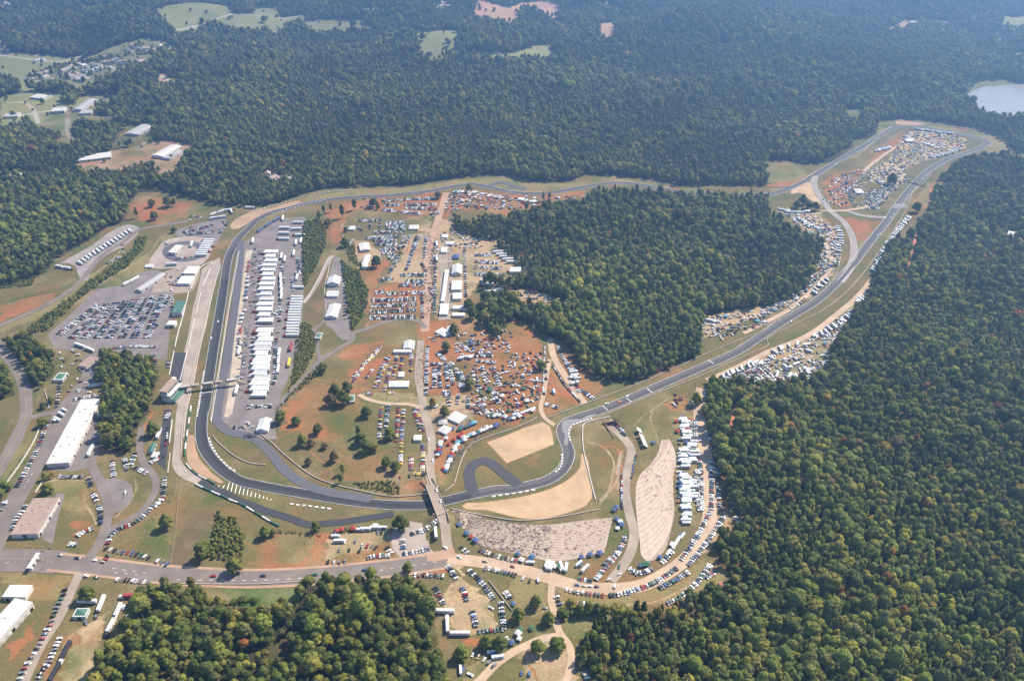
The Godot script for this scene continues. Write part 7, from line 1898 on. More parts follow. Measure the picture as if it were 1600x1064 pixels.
func box(st: SurfaceTool, a: Vector3, b: Vector3, cut := 0.0) -> void:
	# a box from corner a to corner b, its top edges chamfered by cut
	var x0 := a.x; var y0 := a.y; var z0 := a.z
	var x1 := b.x; var y1 := b.y; var z1 := b.z
	var yt := y1 - cut
	var lo := [Vector3(x0, y0, z1), Vector3(x1, y0, z1), Vector3(x1, y0, z0), Vector3(x0, y0, z0)]
	var md := [Vector3(x0, yt, z1), Vector3(x1, yt, z1), Vector3(x1, yt, z0), Vector3(x0, yt, z0)]
	var hi := [Vector3(x0 + cut, y1, z1 - cut), Vector3(x1 - cut, y1, z1 - cut), Vector3(x1 - cut, y1, z0 + cut), Vector3(x0 + cut, y1, z0 + cut)]
	for i in 4:
		var j := (i + 1) % 4
		quad(st, lo[j], lo[i], md[i], md[j])
		if cut > 0.0: quad(st, md[j], md[i], hi[i], hi[j])
	quad(st, hi[1], hi[0], hi[3], hi[2])
	quad(st, lo[0], lo[1], lo[2], lo[3])

func beam(st: SurfaceTool, a: Vector3, b: Vector3, w: float, h: float) -> void:
	var d := (b - a).normalized()
	var s := d.cross(Vector3.UP)
	if s.length() < .01: s = Vector3.RIGHT
	s = s.normalized() * w * .5
	var u := s.cross(d).normalized() * h * .5
	var p := [a - s - u, a + s - u, a + s + u, a - s + u, b - s - u, b + s - u, b + s + u, b - s + u]
	quad(st, p[0], p[1], p[5], p[4]); quad(st, p[2], p[3], p[7], p[6])
	quad(st, p[1], p[2], p[6], p[5]); quad(st, p[3], p[0], p[4], p[7])
	quad(st, p[3], p[2], p[1], p[0]); quad(st, p[4], p[5], p[6], p[7])

func gable(st: SurfaceTool, hx: float, hz: float, y0: float, y1: float, over := 0.4) -> void:
	# a pitched roof whose ridge runs along x, with thickness
	var X := hx + over
	var Z := hz + over
	var a := Vector3(-X, y0, Z); var b := Vector3(X, y0, Z); var c := Vector3(X, y0, -Z); var d := Vector3(-X, y0, -Z)
	var r := Vector3(-X, y1, 0); var s := Vector3(X, y1, 0)
	quad(st, b, a, r, s); quad(st, d, c, s, r)
	st.add_vertex(a); st.add_vertex(d); st.add_vertex(r)
	st.add_vertex(c); st.add_vertex(b); st.add_vertex(s)
	quad(st, a, b, c, d)

func hip(st: SurfaceTool, hx: float, hz: float, y0: float, y1: float, ridge: float, over := 0.4) -> void:
	var X := hx + over
	var Z := hz + over
	var a := Vector3(-X, y0, Z); var b := Vector3(X, y0, Z); var c := Vector3(X, y0, -Z); var d := Vector3(-X, y0, -Z)
	var r := Vector3(-ridge, y1, 0); var s := Vector3(ridge, y1, 0)
	quad(st, b, a, r, s); quad(st, d, c, s, r)
	st.add_vertex(a); st.add_vertex(d); st.add_vertex(r)
	st.add_vertex(c); st.add_vertex(b); st.add_vertex(s)
	quad(st, a, b, c, d)

func box_mesh(a: Vector3, b: Vector3, cut := 0.0) -> ArrayMesh:
	var st := newst()
	box(st, a, b, cut)
	return done(st)

func v3(p: Vector2, y: float) -> Vector3: return Vector3(p.x, y, p.y)

func more_materials() -> void:
	var streak := noise_tex(.01, 31, Color(.86, .86, .85), Color(1, 1, 1), 256, 4)
	for q in [["wallwhite", .64, .60, .56], ["walltan", .52, .42, .33], ["roofwhite", .60, .57, .54], ["rooftan", .33, .235, .185], ["roofgreen", .05, .15, .11], ["roofgrey", .42, .40, .39], ["white", .76, .75, .73], ["canvas", .64, .63, .61],
			["step", .47, .36, .275], ["riser", .36, .27, .22], ["clay_wall", .36, .20, .12], ["deck", .40, .31, .24], ["timber", .34, .28, .17]]:
		worn(q[0], lin(q[1], q[2], q[3]), .05, streak, .75)
	worn("pale_awning", lin(.45, .46, .48), .05, streak, .8)
	flat("green_board", lin(.02, .09, .06), .7)
	flat("glass", lin(.015, .018, .022), .12)
	flat("steel", lin(.35, .35, .36), .45, .6)
	flat("black", lin(.02, .02, .022), .6)
	for c in COLORS:
		var m := flat("paint_" + c, lin(COLORS[c][0], COLORS[c][1], COLORS[c][2]), .32)
		m.vertex_color_use_as_albedo = true
		m.clearcoat_enabled = true
		m.clearcoat = .6
		var cl := flat("cloth_" + c, lin(COLORS[c][0], COLORS[c][1], COLORS[c][2]), .85)
		cl.backlight_enabled = true
		cl.backlight = Color(.3, .3, .3)

const COLORS := {"white": [.66, .66, .65], "silver": [.48, .49, .50], "grey": [.17, .175, .18], "black": [.018, .018, .02], "red": [.28, .03, .026], "blue": [.05, .095, .21], "beige": [.42, .34, .24], "green": [.03, .11, .06], "yellow": [.72, .48, .04], "teal": [.10, .30, .36], "orange": [.70, .22, .03]}
const PALS := {
	"mix": ["white", "white", "white", "silver", "silver", "silver", "black", "black", "black", "black", "black", "grey", "grey", "grey", "grey", "red", "white", "silver", "blue", "beige", "green"],
	"corral": ["red", "red", "red", "yellow", "black", "black", "white", "silver", "blue", "grey", "red", "white", "yellow"],
	"white": ["white"], "red": ["red"], "yellow": ["yellow"], "blue": ["blue"], "black": ["black"], "silver": ["silver"],
	"camp": ["white", "white", "white", "silver", "silver", "silver", "grey", "grey", "black", "black", "blue", "beige", "red"], "race": ["white", "orange", "white"], "bluewhite": ["blue", "white", "white", "white", "blue", "silver", "white", "teal", "white", "red", "green", "silver"], "bluegreen": ["blue", "teal", "green", "blue"]}

# ---------------------------------------------------------------- thickets
func make_bushes() -> void:
	var n := 0
	var words := ["dark thicket on the bank right of the paddock", "dark trees on the bank behind the stage lot", "long hedgerow between the lake road and car park", "overgrown ditch thicket in the lower grass field", "dark hedge under the infield slope above the track",
		"clipped green hedge under the runoff road", "scrub along the infield road beside paddock", "scrub under the bank road's foot", "low green growth on the infield bank", "low green scrub below the left wood", "green undergrowth left of the lake road"]
	var shrub := crown_mesh(0, 50)
	for b in BUSHES:
		rng.seed = 500 + n
		var p := pts2(b[1])
		var lo := Vector2(1e9, 1e9)
		var hi := -lo
		for q in p:
			lo = lo.min(q)
			hi = hi.max(q)
		var items := []
		var tall: bool = b[0] in ["F6", "F7", "F8", "F10"]
		var sp := 3.4 if tall else 2.6
		var y := lo.y
		while y < hi.y:
			var x := lo.x
			while x < hi.x:
				var q := Vector2(x + rng.randf_range(-1.4, 1.4), y + rng.randf_range(-1.4, 1.4))
				x += sp
				if not Geometry2D.is_point_in_polygon(q, p): continue
				var s := rng.randf_range(.30, .62) if tall else rng.randf_range(.16, .34)
				if b[0] == "F12": s = rng.randf_range(.16, .22)
				var t: Array = TONES[[0, 1, 2, 2, 3, 4, 1][int(rng.randf() * 6.99)]]
				if b[0] in ["F12", "F15", "F17"]: t = TONES[2]
				var sink := -5.0 * s
				items.append([Transform3D(Basis(Vector3.UP, rng.randf() * TAU).scaled(Vector3(s, s * 1.05, s)), Vector3(q.x, gy(q.x, q.y) + sink, q.y)), Color(t[1], t[2], t[3]) * rng.randf_range(.9, 1.3)])
			y += sp
		var o := thing("shrub_thicket", Vector3.ZERO)
		tag(o, words[n], "shrubs", "", "stuff")
		add_mm("foliage", shrub, M.leaf, items, o)
		n += 1

# ---------------------------------------------------------------- walls, kerbs
func along(c: PackedVector2Array, s: float) -> Array:
	# point and direction at length s of a path
	var acc := 0.0
	for i in range(1, c.size()):
		var l := c[i].distance_to(c[i - 1])
		if acc + l >= s or i == c.size() - 1:
			var d := (c[i] - c[i - 1]).normalized()
			return [c[i - 1] + d * clampf(s - acc, 0.0, l), d]
		acc += l
	return [c[0], Vector2.RIGHT]

func path_len(c: PackedVector2Array) -> float:
	var acc := 0.0
	for i in range(1, c.size()): acc += c[i].distance_to(c[i - 1])
	return acc

func make_walls() -> void:
	for w in WALLS:
		var c := smooth_path(pts2(w[6]), 3.0)
		if w[5] == "wall":
			var o := inst(w[0], strip_mesh(c, w[4] * .5, .05, false, 0.0, PackedColorArray(), w[3]), M[w[2]])
			tag(o, w[1], "fence" if w[0] == "fence" else "wall")
			continue
		var o := thing(w[0], Vector3.ZERO)
		tag(o, w[1], "fence" if w[0] == "post_fence" else "tyre wall")
		var total := path_len(c)
		if w[5] == "posts":
			inst("rail", strip_mesh(c, .05, .9, false, 0.0, PackedColorArray(), .12), M.walltan, o)
			var post := box_mesh(Vector3(-.1, -.1, -.1), Vector3(.1, 1.2, .1))
			var k := 0.0
			while k < total:
				var q: Array = along(c, k)
				inst("post", post, M.walltan, o).position = Vector3(q[0].x, gy(q[0].x, q[0].y), q[0].y)
				k += 6.0
			continue
		var step := 11.0 if w[5] == "blocks" else 7.5
		var n := int(total / step)
		for i in n:
			var a: float = total * i / n
			var b: float = total * (i + (1.0 if w[5] == "blocks" else .62)) / n - .15
			var bit := PackedVector2Array()
			for k in 5: bit.append(along(c, lerpf(a, b, k / 4.0))[0])
			var m: Material = M.wallwhite if (i % 2 == 0 or w[5] == "gaps") else M.green_board
			inst("tyre_block", strip_mesh(bit, w[4] * .5, .04, false, 0.0, PackedColorArray(), w[3]), m, o)

func make_kerbs() -> void:
	for k in KERBS:
		var c := smooth_path(pts2(k[2]), 1.5)
		var total := path_len(c)
		var o := thing("kerb", Vector3.ZERO)
		tag(o, k[0], "kerb")
		for i in k[1]:
			var bit := PackedVector2Array()
			for q in 4: bit.append(along(c, total * (i + .08 + .6 * q / 3.0) / k[1])[0])
			inst("kerb_block", strip_mesh(bit, .9, .36, false, 0.0, PackedColorArray(), .10), M.wallwhite, o)

# ---------------------------------------------------------------- bridges and other built things
func make_structures() -> void:
	# road bridge over the circuit
	var a := v3(BRIDGE_S, 0)
	var b := v3(BRIDGE_N, 0)
	var d := (b - a).normalized()
	var s := d.cross(Vector3.UP).normalized()
	var ext := d * 5.0
	var br := thing("road_bridge", Vector3.ZERO)
	tag(br, "concrete road bridge with low parapets crossing over the track", "bridge")
	var st := newst()
	beam(st, a - ext + Vector3(0, 5.2, 0), b + ext + Vector3(0, 5.2, 0), 10.4, .9)
	inst("deck", done(st), M.deck, br)
	st = newst()
	beam(st, a - ext + Vector3(0, 5.69, 0), b + ext + Vector3(0, 5.69, 0), 8.6, .06)
	inst("carriageway", done(st), M.tan_asphalt, br)
	for q in [-1.0, 1.0]:
		st = newst()
		beam(st, a - ext * 3.2 + s * q * 4.9 + Vector3(0, 5.9, 0), b + ext * 3.2 + s * q * 4.9 + Vector3(0, 5.9, 0), .45, 1.5)
		inst("parapet", done(st), M.deck, br)
	for e in [[a, -1.0], [b, 1.0]]:
		st = newst()
		beam(st, e[0] + d * e[1] * 1.0 + Vector3(0, 2.3, 0) - s * 7.5, e[0] + d * e[1] * 1.0 + Vector3(0, 2.3, 0) + s * 7.5, 1.2, 5.0)
		inst("abutment", done(st), M.walltan, br)
	for f in [.2, .8]:
		st = newst()
		var m: Vector3 = a.lerp(b, f)
		for q in [-3.0, 0.0, 3.0]: beam(st, m + s * q + Vector3(0, -.3, 0), m + s * q + Vector3(0, 4.8, 0), .7, .7)
		inst("pier", done(st), M.walltan, br)
	# tunnel under the back straight
	var t := v3(TUN, 0)
	var td := (v3(TUN0, 0) - t).normalized()
	var ts := td.cross(Vector3.UP).normalized()
	var tn := thing("tunnel_portal", Vector3.ZERO)
	tag(tn, "brown walled tunnel mouth under the back straight's verge", "tunnel")
	st = newst()
	var f0 := t + td * 1.4
	for q in [-1.0, 1.0]:
		beam(st, f0 + ts * q * 4.6 + Vector3(0, -2.2, 0), f0 + ts * q * 9.5 + Vector3(0, -2.2, 0), .8, 6.2)
	beam(st, f0 - ts * 9.5 + Vector3(0, .3, 0), f0 + ts * 9.5 + Vector3(0, .3, 0), .8, 1.2)
	inst("head_wall", done(st), M.clay_wall, tn)
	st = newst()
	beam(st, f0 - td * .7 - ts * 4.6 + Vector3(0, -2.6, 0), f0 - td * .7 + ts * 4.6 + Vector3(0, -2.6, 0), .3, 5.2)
	inst("dark_panel", done(st), M.black, tn)  # flat black panel standing in for the darkness inside the tunnel
	for q in [-1.0, 1.0]:
		st = newst()
		var w0: Vector3 = f0 + ts * q * 6.5
		var w1: Vector3 = f0 + ts * q * 7.5 + td * (26.0 if q > 0 else 12.0)
		var u := Vector3.UP
		var th: Vector3 = ts * q * .5
		quad(st, w0 - u * 5.5, w1 - u * 3.0, w1 + u * .3, w0 + u * .9)
		quad(st, w1 - u * 3.0 + th, w0 - u * 5.5 + th, w0 + u * .9 + th, w1 + u * .3 + th)
		quad(st, w0 + u * .9, w1 + u * .3, w1 + u * .3 + th, w0 + u * .9 + th)
		inst("wing_wall", done(st), M.clay_wall, tn)
	foot_bridge("foot_bridge", "covered footbridge from the control tower across the front straight", v3(FOOT_L, 0), v3(FOOT_R, 0), 5.6, 3.2)
	foot_bridge("foot_bridge", "grey footbridge crossing the far end of the back straight", v3(FAR_L, 0), v3(FAR_R, 0), 5.6, 4.2)
	# start gantry
	var g := thing("start_gantry", Vector3.ZERO)
	tag(g, "slim white start gantry over the front straight", "gantry")
	st = newst()
	beam(st, v3(START_L, 5.2), v3(START_R, 5.2), .9, .9)
	inst("beam", done(st), M.wallwhite, g)
	for q in [START_L, START_R]:
		st = newst()
		beam(st, v3(q, -.2), v3(q, 5.0), .4, .4)
		inst("post", done(st), M.steel, g)
	control_tower()
	billboards()
	helicopter()
	sign_board()
	entry_gate()
	# painted lines on the circuit
	for h in HATCH:
		tag(inst("hatch_line", strip_mesh(pts2(h), .35, .37), M.white_paint), "", "", "", "structure")
	for m in MARKERS:
		var p := pts2(m)
		for k in 4:
			var e := PackedVector2Array([p[0].lerp(p[1], k / 4.0 + .03), p[0].lerp(p[1], k / 4.0 + .19)])
			tag(inst("distance_marking", strip_mesh(e, .5, .38), M.white_paint), "", "", "", "structure")
	flat("yellow_paint", lin(.45, .30, .06), .7)
	for l in YELLOW_LINES:
		tag(inst("centre_line", strip_mesh(smooth_path(pts2(l), 4.0), .12, .24), M.yellow_paint), "", "", "", "structure")
	for l in DASHES:
		var c := smooth_path(pts2(l), 3.0)
		var total := path_len(c)
		var k := 0.0
		while k + 3.0 < total:
			var e := PackedVector2Array([along(c, k)[0], along(c, k + 3.2)[0]])
			tag(inst("lane_marking", strip_mesh(e, .16, .26), M.white_paint), "", "", "", "structure")
			k += 9.5

func foot_bridge(called: String, label: String, a: Vector3, b: Vector3, y: float, w: float) -> void:
	var o := thing(called, Vector3.ZERO)
	tag(o, label, "bridge")
	var up := Vector3(0, y, 0)
	var d := (b - a).normalized()
	var s := d.cross(Vector3.UP).normalized()
	var L := a.distance_to(b)
	var st := newst()
	beam(st, a + up, b + up, w, .4)
	inst("deck", done(st), M.deck, o)
	for q in [-1.0, 1.0]:
		st = newst()
		beam(st, a + up + s * q * w * .5 + Vector3(0, 1.3, 0), b + up + s * q * w * .5 + Vector3(0, 1.3, 0), .14, .2)
		beam(st, a + up + s * q * w * .5 + Vector3(0, .5, 0), b + up + s * q * w * .5 + Vector3(0, .5, 0), .10, .5)
		var n := int(L / 4.0)
		for k in n + 1:
			var m: Vector3 = a.lerp(b, float(k) / n) + up + s * q * w * .5
			beam(st, m, m + Vector3(0, 2.5 if called == "foot_bridge" and L > 50.0 else 1.3, 0), .16, .16)
		inst("side_rail", done(st), M.timber, o)
	if L > 50.0:
		for k in 5:      # roof panels over some of the bays
			st = newst()
			var f0 := a.lerp(b, k / 5.0 + .01)
			var f1 := a.lerp(b, k / 5.0 + (.17 if k % 2 == 0 else .13))
			beam(st, f0 + up + Vector3(0, 2.6, 0), f1 + up + Vector3(0, 2.6, 0), w + .4, .14)
			inst("roof_panel", done(st), M.concrete if k % 2 else M.roofgrey, o)
	for f in ([.0, .21, .40, .66, 1.0] if L > 50.0 else [.0, 1.0]):
		st = newst()
		var m := a.lerp(b, f)
		for q in [-1.0, 1.0]: beam(st, m + s * q * w * .4 - Vector3(0, .2, 0), m + s * q * w * .4 + up, .45, .45)
		beam(st, m + Vector3(0, y - .4, 0) - s * w * .5, m + Vector3(0, y - .4, 0) + s * w * .5, .4, .4)
		inst("pier", done(st), M.timber, o)
	for e in [[b, 1.0], [a, -1.0]]:
		st = newst()
		for k in 12: beam(st, e[0] + d * e[1] * (1.0 + k * .7) + Vector3(0, y - .2 - k * .46, 0) - s * 1.2, e[0] + d * e[1] * (1.0 + k * .7) + Vector3(0, y - .2 - k * .46, 0) + s * 1.2, .75, .12)
		inst("stair", done(st), M.timber, o)

func control_tower() -> void:
	# stepped tiers that look across the drag strip to the circuit
	var n := TOWER_A.lerp(TOWER_B, .52)
	var o := thing("control_tower", v3(n, 0), atan2(-(TOWER_B.x - TOWER_A.x) * .0 - .20, 1.0))
	tag(o, "white stepped control tower with green roof beside the drag strip", "tower")
	# local axes: +x towards the track, z along it
	inst("lower_tier", box_mesh(Vector3(-2, -.2, -13), Vector3(10, 4.4, 13)), M.wallwhite, o)
	inst("middle_tier", box_mesh(Vector3(-5, -.2, -12.6), Vector3(4.4, 8.6, 12.6)), M.wallwhite, o)
	inst("upper_tier", box_mesh(Vector3(-9, -.2, -12.2), Vector3(.2, 12.6, 11)), M.wallwhite, o)
	var st := newst()
	box(st, Vector3(4.4, 4.42, -13.3), Vector3(10.4, 4.75, 13.3))
	inst("green_roof", done(st), M.roofgreen, o)
	inst("middle_roof", box_mesh(Vector3(.2, 8.62, -12.8), Vector3(4.8, 8.9, 12.8)), M.roofwhite, o)
	inst("upper_roof", box_mesh(Vector3(-9.4, 12.62, -12.6), Vector3(.8, 13.0, 11.4)), M.rooftan, o)
	for k in 8:
		var z := -11.3 + k * 3.0
		inst("window", box_mesh(Vector3(4.41, 5.6, z), Vector3(4.46, 7.9, z + 2.4)), M.glass, o)
		if k < 7: inst("window", box_mesh(Vector3(.21, 9.6, z), Vector3(.26, 11.9, z + 2.4)), M.glass, o)
		inst("window", box_mesh(Vector3(10.01, 1.4, z), Vector3(10.06, 3.2, z + 2.2)), M.glass, o)
	for k in 3:
		inst("window", box_mesh(Vector3(-8.0 + k * 3.0, 9.4, 11.01), Vector3(-6.4 + k * 3.0, 11.2, 11.06)), M.glass, o)
		inst("window", box_mesh(Vector3(-8.0 + k * 3.0, 5.4, 12.61), Vector3(-6.4 + k * 3.0, 7.2, 12.66)), M.glass, o)
	inst("door", box_mesh(Vector3(6.0, 0, 13.01), Vector3(7.4, 2.3, 13.07)), M.green_board, o)
	inst("stair_block", box_mesh(Vector3(-8.5, -.2, -17), Vector3(-4.5, 13.4, -12.7)), M.wallwhite, o)
	inst("roof_rail", box_mesh(Vector3(.55, 13.02, -12.4), Vector3(.65, 13.9, 11.2)), M.steel, o)

func billboards() -> void:
	var a := v3(BOARD_A, 0)
	var b := v3(BOARD_B, 0)
	var d := (b - a).normalized()
	var s := d.cross(Vector3.UP).normalized()
	var L := a.distance_to(b)
	var words := ["nearest of the four white billboards by the tunnel road", "second nearest of the four white billboards", "third of the four white billboards, small", "farthest of the four white billboards by the tunnel"]
	for k in 4:
		var o := thing("billboard", Vector3.ZERO)
		tag(o, words[k], "billboard", "billboards by the tunnel road")
		var p0 := a + d * L * (k * .25 + .01)
		var p1 := a + d * L * (k * .25 + (.235 if k != 2 else .16))
		var lean := (Vector3.UP * .75 - s).normalized()
		var st := newst()
		var q := [p0 + Vector3(0, 1.2, 0), p1 + Vector3(0, 1.2, 0), p1 + Vector3(0, 1.2, 0) + lean * 6.0, p0 + Vector3(0, 1.2, 0) + lean * 6.0]
		var th := s * .25
		quad(st, q[0], q[1], q[2], q[3]); quad(st, q[1] + th, q[0] + th, q[3] + th, q[2] + th)
		quad(st, q[3], q[2], q[2] + th, q[3] + th); quad(st, q[0] + th, q[0], q[3], q[3] + th); quad(st, q[1], q[1] + th, q[2] + th, q[2])
		inst("panel", done(st), M.wallwhite, o)
		for f in [.2, .8]:
			st = newst()
			var m := p0.lerp(p1, f) + th * 2.0
			beam(st, m - Vector3(0, .3, 0), m + lean * 5.0, .2, .2)
			beam(st, m + lean * 4.2 * Vector3(1, 0, 1) - Vector3(0, .3, 0), m + lean * 4.2, .15, .15)
			inst("post", done(st), M.steel, o)
		for r in 2:
			st = newst()
			var l0: Vector3 = q[0].lerp(q[3], .35 + r * .3)
			var l1: Vector3 = q[1].lerp(q[2], .35 + r * .3)
			beam(st, l0.lerp(l1, .2) - s * .02, l0.lerp(l1, .8) - s * .02, .04, .5)
			inst("printed_line", done(st), M.cloth_blue, o)

func sign_board() -> void:
	var o := thing("sign_board", v3(HUT_ESS, 0), -.35)
	tag(o, "dark framed white board on the bank above the climbing corner", "sign")
	inst("frame", box_mesh(Vector3(-5.4, 1.2, -.3), Vector3(5.4, 7.4, .2), .1), M.black, o)
	inst("panel", box_mesh(Vector3(-4.8, 3.4, .21), Vector3(4.8, 6.9, .26)), M.wallwhite, o)
	for x in [-4.0, 4.0]: inst("post", box_mesh(Vector3(x - .2, -.3, -.2), Vector3(x + .2, 1.3, .1)), M.steel, o)

func helicopter() -> void:
	var o := thing("helicopter", v3(HELI, .05), .3)
	tag(o, "small white helicopter standing on the round asphalt pad", "helicopter")
	var st := newst()
	var prof := [[-2.6, .15, 1.5], [-2.0, .75, 1.45], [-.8, 1.0, 1.55], [.6, .95, 1.6], [1.8, .45, 1.8], [2.6, .22, 1.9], [6.6, .12, 2.1]]
	for k in range(1, prof.size()):
		for i in 8:
			var r0 := ring(prof[k - 1], i); var r1 := ring(prof[k - 1], i + 1)
			var r2 := ring(prof[k], i + 1); var r3 := ring(prof[k], i)
			quad(st, r0, r1, r2, r3)
	inst("fuselage", done(st), M.paint_white, o)
	inst("windscreen", box_mesh(Vector3(-.7, 1.5, -2.25), Vector3(.7, 2.1, -1.55), .15), M.glass, o)
	st = newst()
	beam(st, Vector3(-5.0, 3.05, -.6), Vector3(5.0, 3.05, .6), .3, .05)
	inst("rotor_blade", done(st), M.steel, o)
	st = newst()
	beam(st, Vector3(0, 2.3, 0), Vector3(0, 3.1, 0), .25, .25)
	inst("rotor_mast", done(st), M.steel, o)
	inst("tail_fin", box_mesh(Vector3(-.06, 1.7, 6.0), Vector3(.06, 3.2, 6.9)), M.paint_red, o)
	for q in [-1.0, 1.0]:
		st = newst()
		beam(st, Vector3(q, .15, -1.8), Vector3(q, .15, 1.6), .12, .12)
		beam(st, Vector3(q, .15, -.9), Vector3(q * .5, 1.0, -.9), .1, .1)
		beam(st, Vector3(q, .15, .8), Vector3(q * .5, 1.0, .8), .1, .1)
		inst("skid", done(st), M.steel, o)

func ring(p: Array, i: int) -> Vector3:
	var a := TAU * i / 8.0
	return Vector3(cos(a) * p[1], p[2] + sin(a) * p[1], p[0])

func entry_gate() -> void:
	var o := thing("entry_gate", Vector3.ZERO)
	tag(o, "white canopy of the entry gate across the lower road", "gate")
	var a := v3(GATE_A, 0)
	var b := v3(GATE_B, 0)
	var st := newst()
	beam(st, a + Vector3(0, 5.2, 0), b + Vector3(0, 5.2, 0), 3.6, .5)
	inst("canopy", done(st), M.roofwhite, o)
	for k in 4:
		var m := a.lerp(b, (k + .1) / 3.2)
		st = newst()
		beam(st, m - Vector3(0, .2, 0), m + Vector3(0, 5.0, 0), .35, .35)
		inst("post", done(st), M.steel, o)
	for k in 3:
		var m := a.lerp(b, (k + .6) / 3.2)
		inst("booth", box_mesh(m + Vector3(-1, -.1, -1.2), m + Vector3(1, 2.7, 1.2)), M.wallwhite, o)

func make_terraces() -> void:
	for q in [[TERRACE_A, 24, 0.0, "broad fan shaped seating terrace below the gravel trap"], [TERRACE_C, 8, 0.0, "small clay seating terrace beside the bridge road"], [TERRACE_B, 34, .36, "long curved seating terrace left of the campers"]]:
		var u := smooth_path(pts2(q[0][0]), 4.0)
		var v := smooth_path(pts2(q[0][1]), 4.0)
		var rim := u.duplicate()
		var back := v.duplicate()
		back.reverse()
		rim.append_array(back)
		var o := sheet("terrace", "step", rim, q[3])
		var lu := path_len(u)
		var lv := path_len(v)
		for i in q[1]:
			var c := PackedVector2Array()
			var t: float = (i + .5) / q[1]
			if q[2] == 0.0:
				for k in 25:
					var f := k / 24.0
					c.append(along(u, lu * f)[0].lerp(along(v, lv * f)[0], t))
			else:
				var e: float = t * (1.0 + q[2]) + .02
				var p0: Vector2 = along(u, lu * minf(e, 1.0))[0]
				var p1: Vector2 = along(v, lv * maxf(0.0, e - q[2]))[0]
				if e > 1.0: p0 = along(u, lu)[0].lerp(along(v, lv)[0], (e - 1.0) / q[2])
				if e < q[2]: p1 = along(u, 0.0)[0].lerp(along(v, 0.0)[0], e / q[2])
				var mid := (p0 + p1) * .5 + Vector2(.10, .12) * p0.distance_to(p1)
				for k in 13:
					var f := k / 12.0
					c.append(p0.lerp(mid, f).lerp(mid.lerp(p1, f), f))
			inst("terrace_step", strip_mesh(c, .16, .03 + lift_count * .004, false, 0.0, PackedColorArray(), .22), M.riser, o)

# ---------------------------------------------------------------- buildings
func make_buildings() -> void:
	for b in BUILDINGS:
		var hx: float = b[5] * .5
		var hz: float = b[6] * .5
		var h: float = b[7]
		var o := thing(b[0], Vector3(b[3], gy(b[3], b[4]), b[4]), b[8])
		tag(o, b[1], b[2] if b[0] != "pavilion" else "pavilion")
		var wallm: Material = M.wallwhite if b[11] == "white" else M.walltan
		var roofm: Material = M[b[10]]
		var st := newst()
		if b[9] == "flat" or b[9] == "shed":
			inst("wall", box_mesh(Vector3(-hx, -.3, -hz), Vector3(hx, h - .3, hz)), wallm, o)
			inst("roof", box_mesh(Vector3(-hx - .3, h - .3, -hz - .3), Vector3(hx + .3, h, hz + .3), .08), roofm, o)
			rng.seed = int(hx * 100.0)
			if hx * hz > 60.0:
				for k in mini(9, int(hx * hz / 55.0)):
					var x := rng.randf_range(-.8, .8) * hx
					var z := rng.randf_range(-.85, .85) * hz
					inst("roof_vent", box_mesh(Vector3(x, h - .02, z), Vector3(x + 1.4, h + .8, z + 1.2), .1), M.roofgrey, o)
				# shallow seams between the roof sheets
				for k in int(hz * 2.0 / 7.0):
					var z := -hz + 7.0 * (k + .7)
					inst("roof_seam", box_mesh(Vector3(-hx, h + .002, z - .06), Vector3(hx, h + .06, z + .10)), M.roofgrey, o)
		else:
			inst("wall", box_mesh(Vector3(-hx, -.3, -hz), Vector3(hx, h * .72, hz)), wallm, o)
			if b[9] == "gable":
				if hx >= hz: gable(st, hx, hz, h * .72 + .003, h)
				else:
					gable(st, hz, hx, h * .72 + .003, h)
			else: hip(st, hx, hz, h * .62 + .003, h, maxf(0.0, hx - hz))
			var rf := inst("roof", done(st), roofm, o)
			if b[9] == "gable" and hx < hz: rf.rotation.y = PI * .5
		# openings on the long sides
		var long_x := hx >= hz
		var L := hx if long_x else hz
		var W2 := hz if long_x else hx
		var n := clampi(int(L * 2.0 / 6.0), 1, 22)
		var dh := minf(3.2, h * .5)
		for sgn in [-1.0, 1.0]:
			for k in n:
				var c := -L + (k + .5) * 2.0 * L / n
				var mesh: ArrayMesh
				var hw := minf(1.7, L / n * .62)
				var d0: float = W2 + .01 if sgn > 0 else -W2 - .06
				if long_x: mesh = box_mesh(Vector3(c - hw, .1, d0), Vector3(c + hw, dh, d0 + .05))
				else: mesh = box_mesh(Vector3(d0, .1, c - hw), Vector3(d0 + .05, dh, c + hw))
				inst("door" if k % 3 else "window", mesh, M.glass if k % 3 == 0 else M.roofgrey, o)

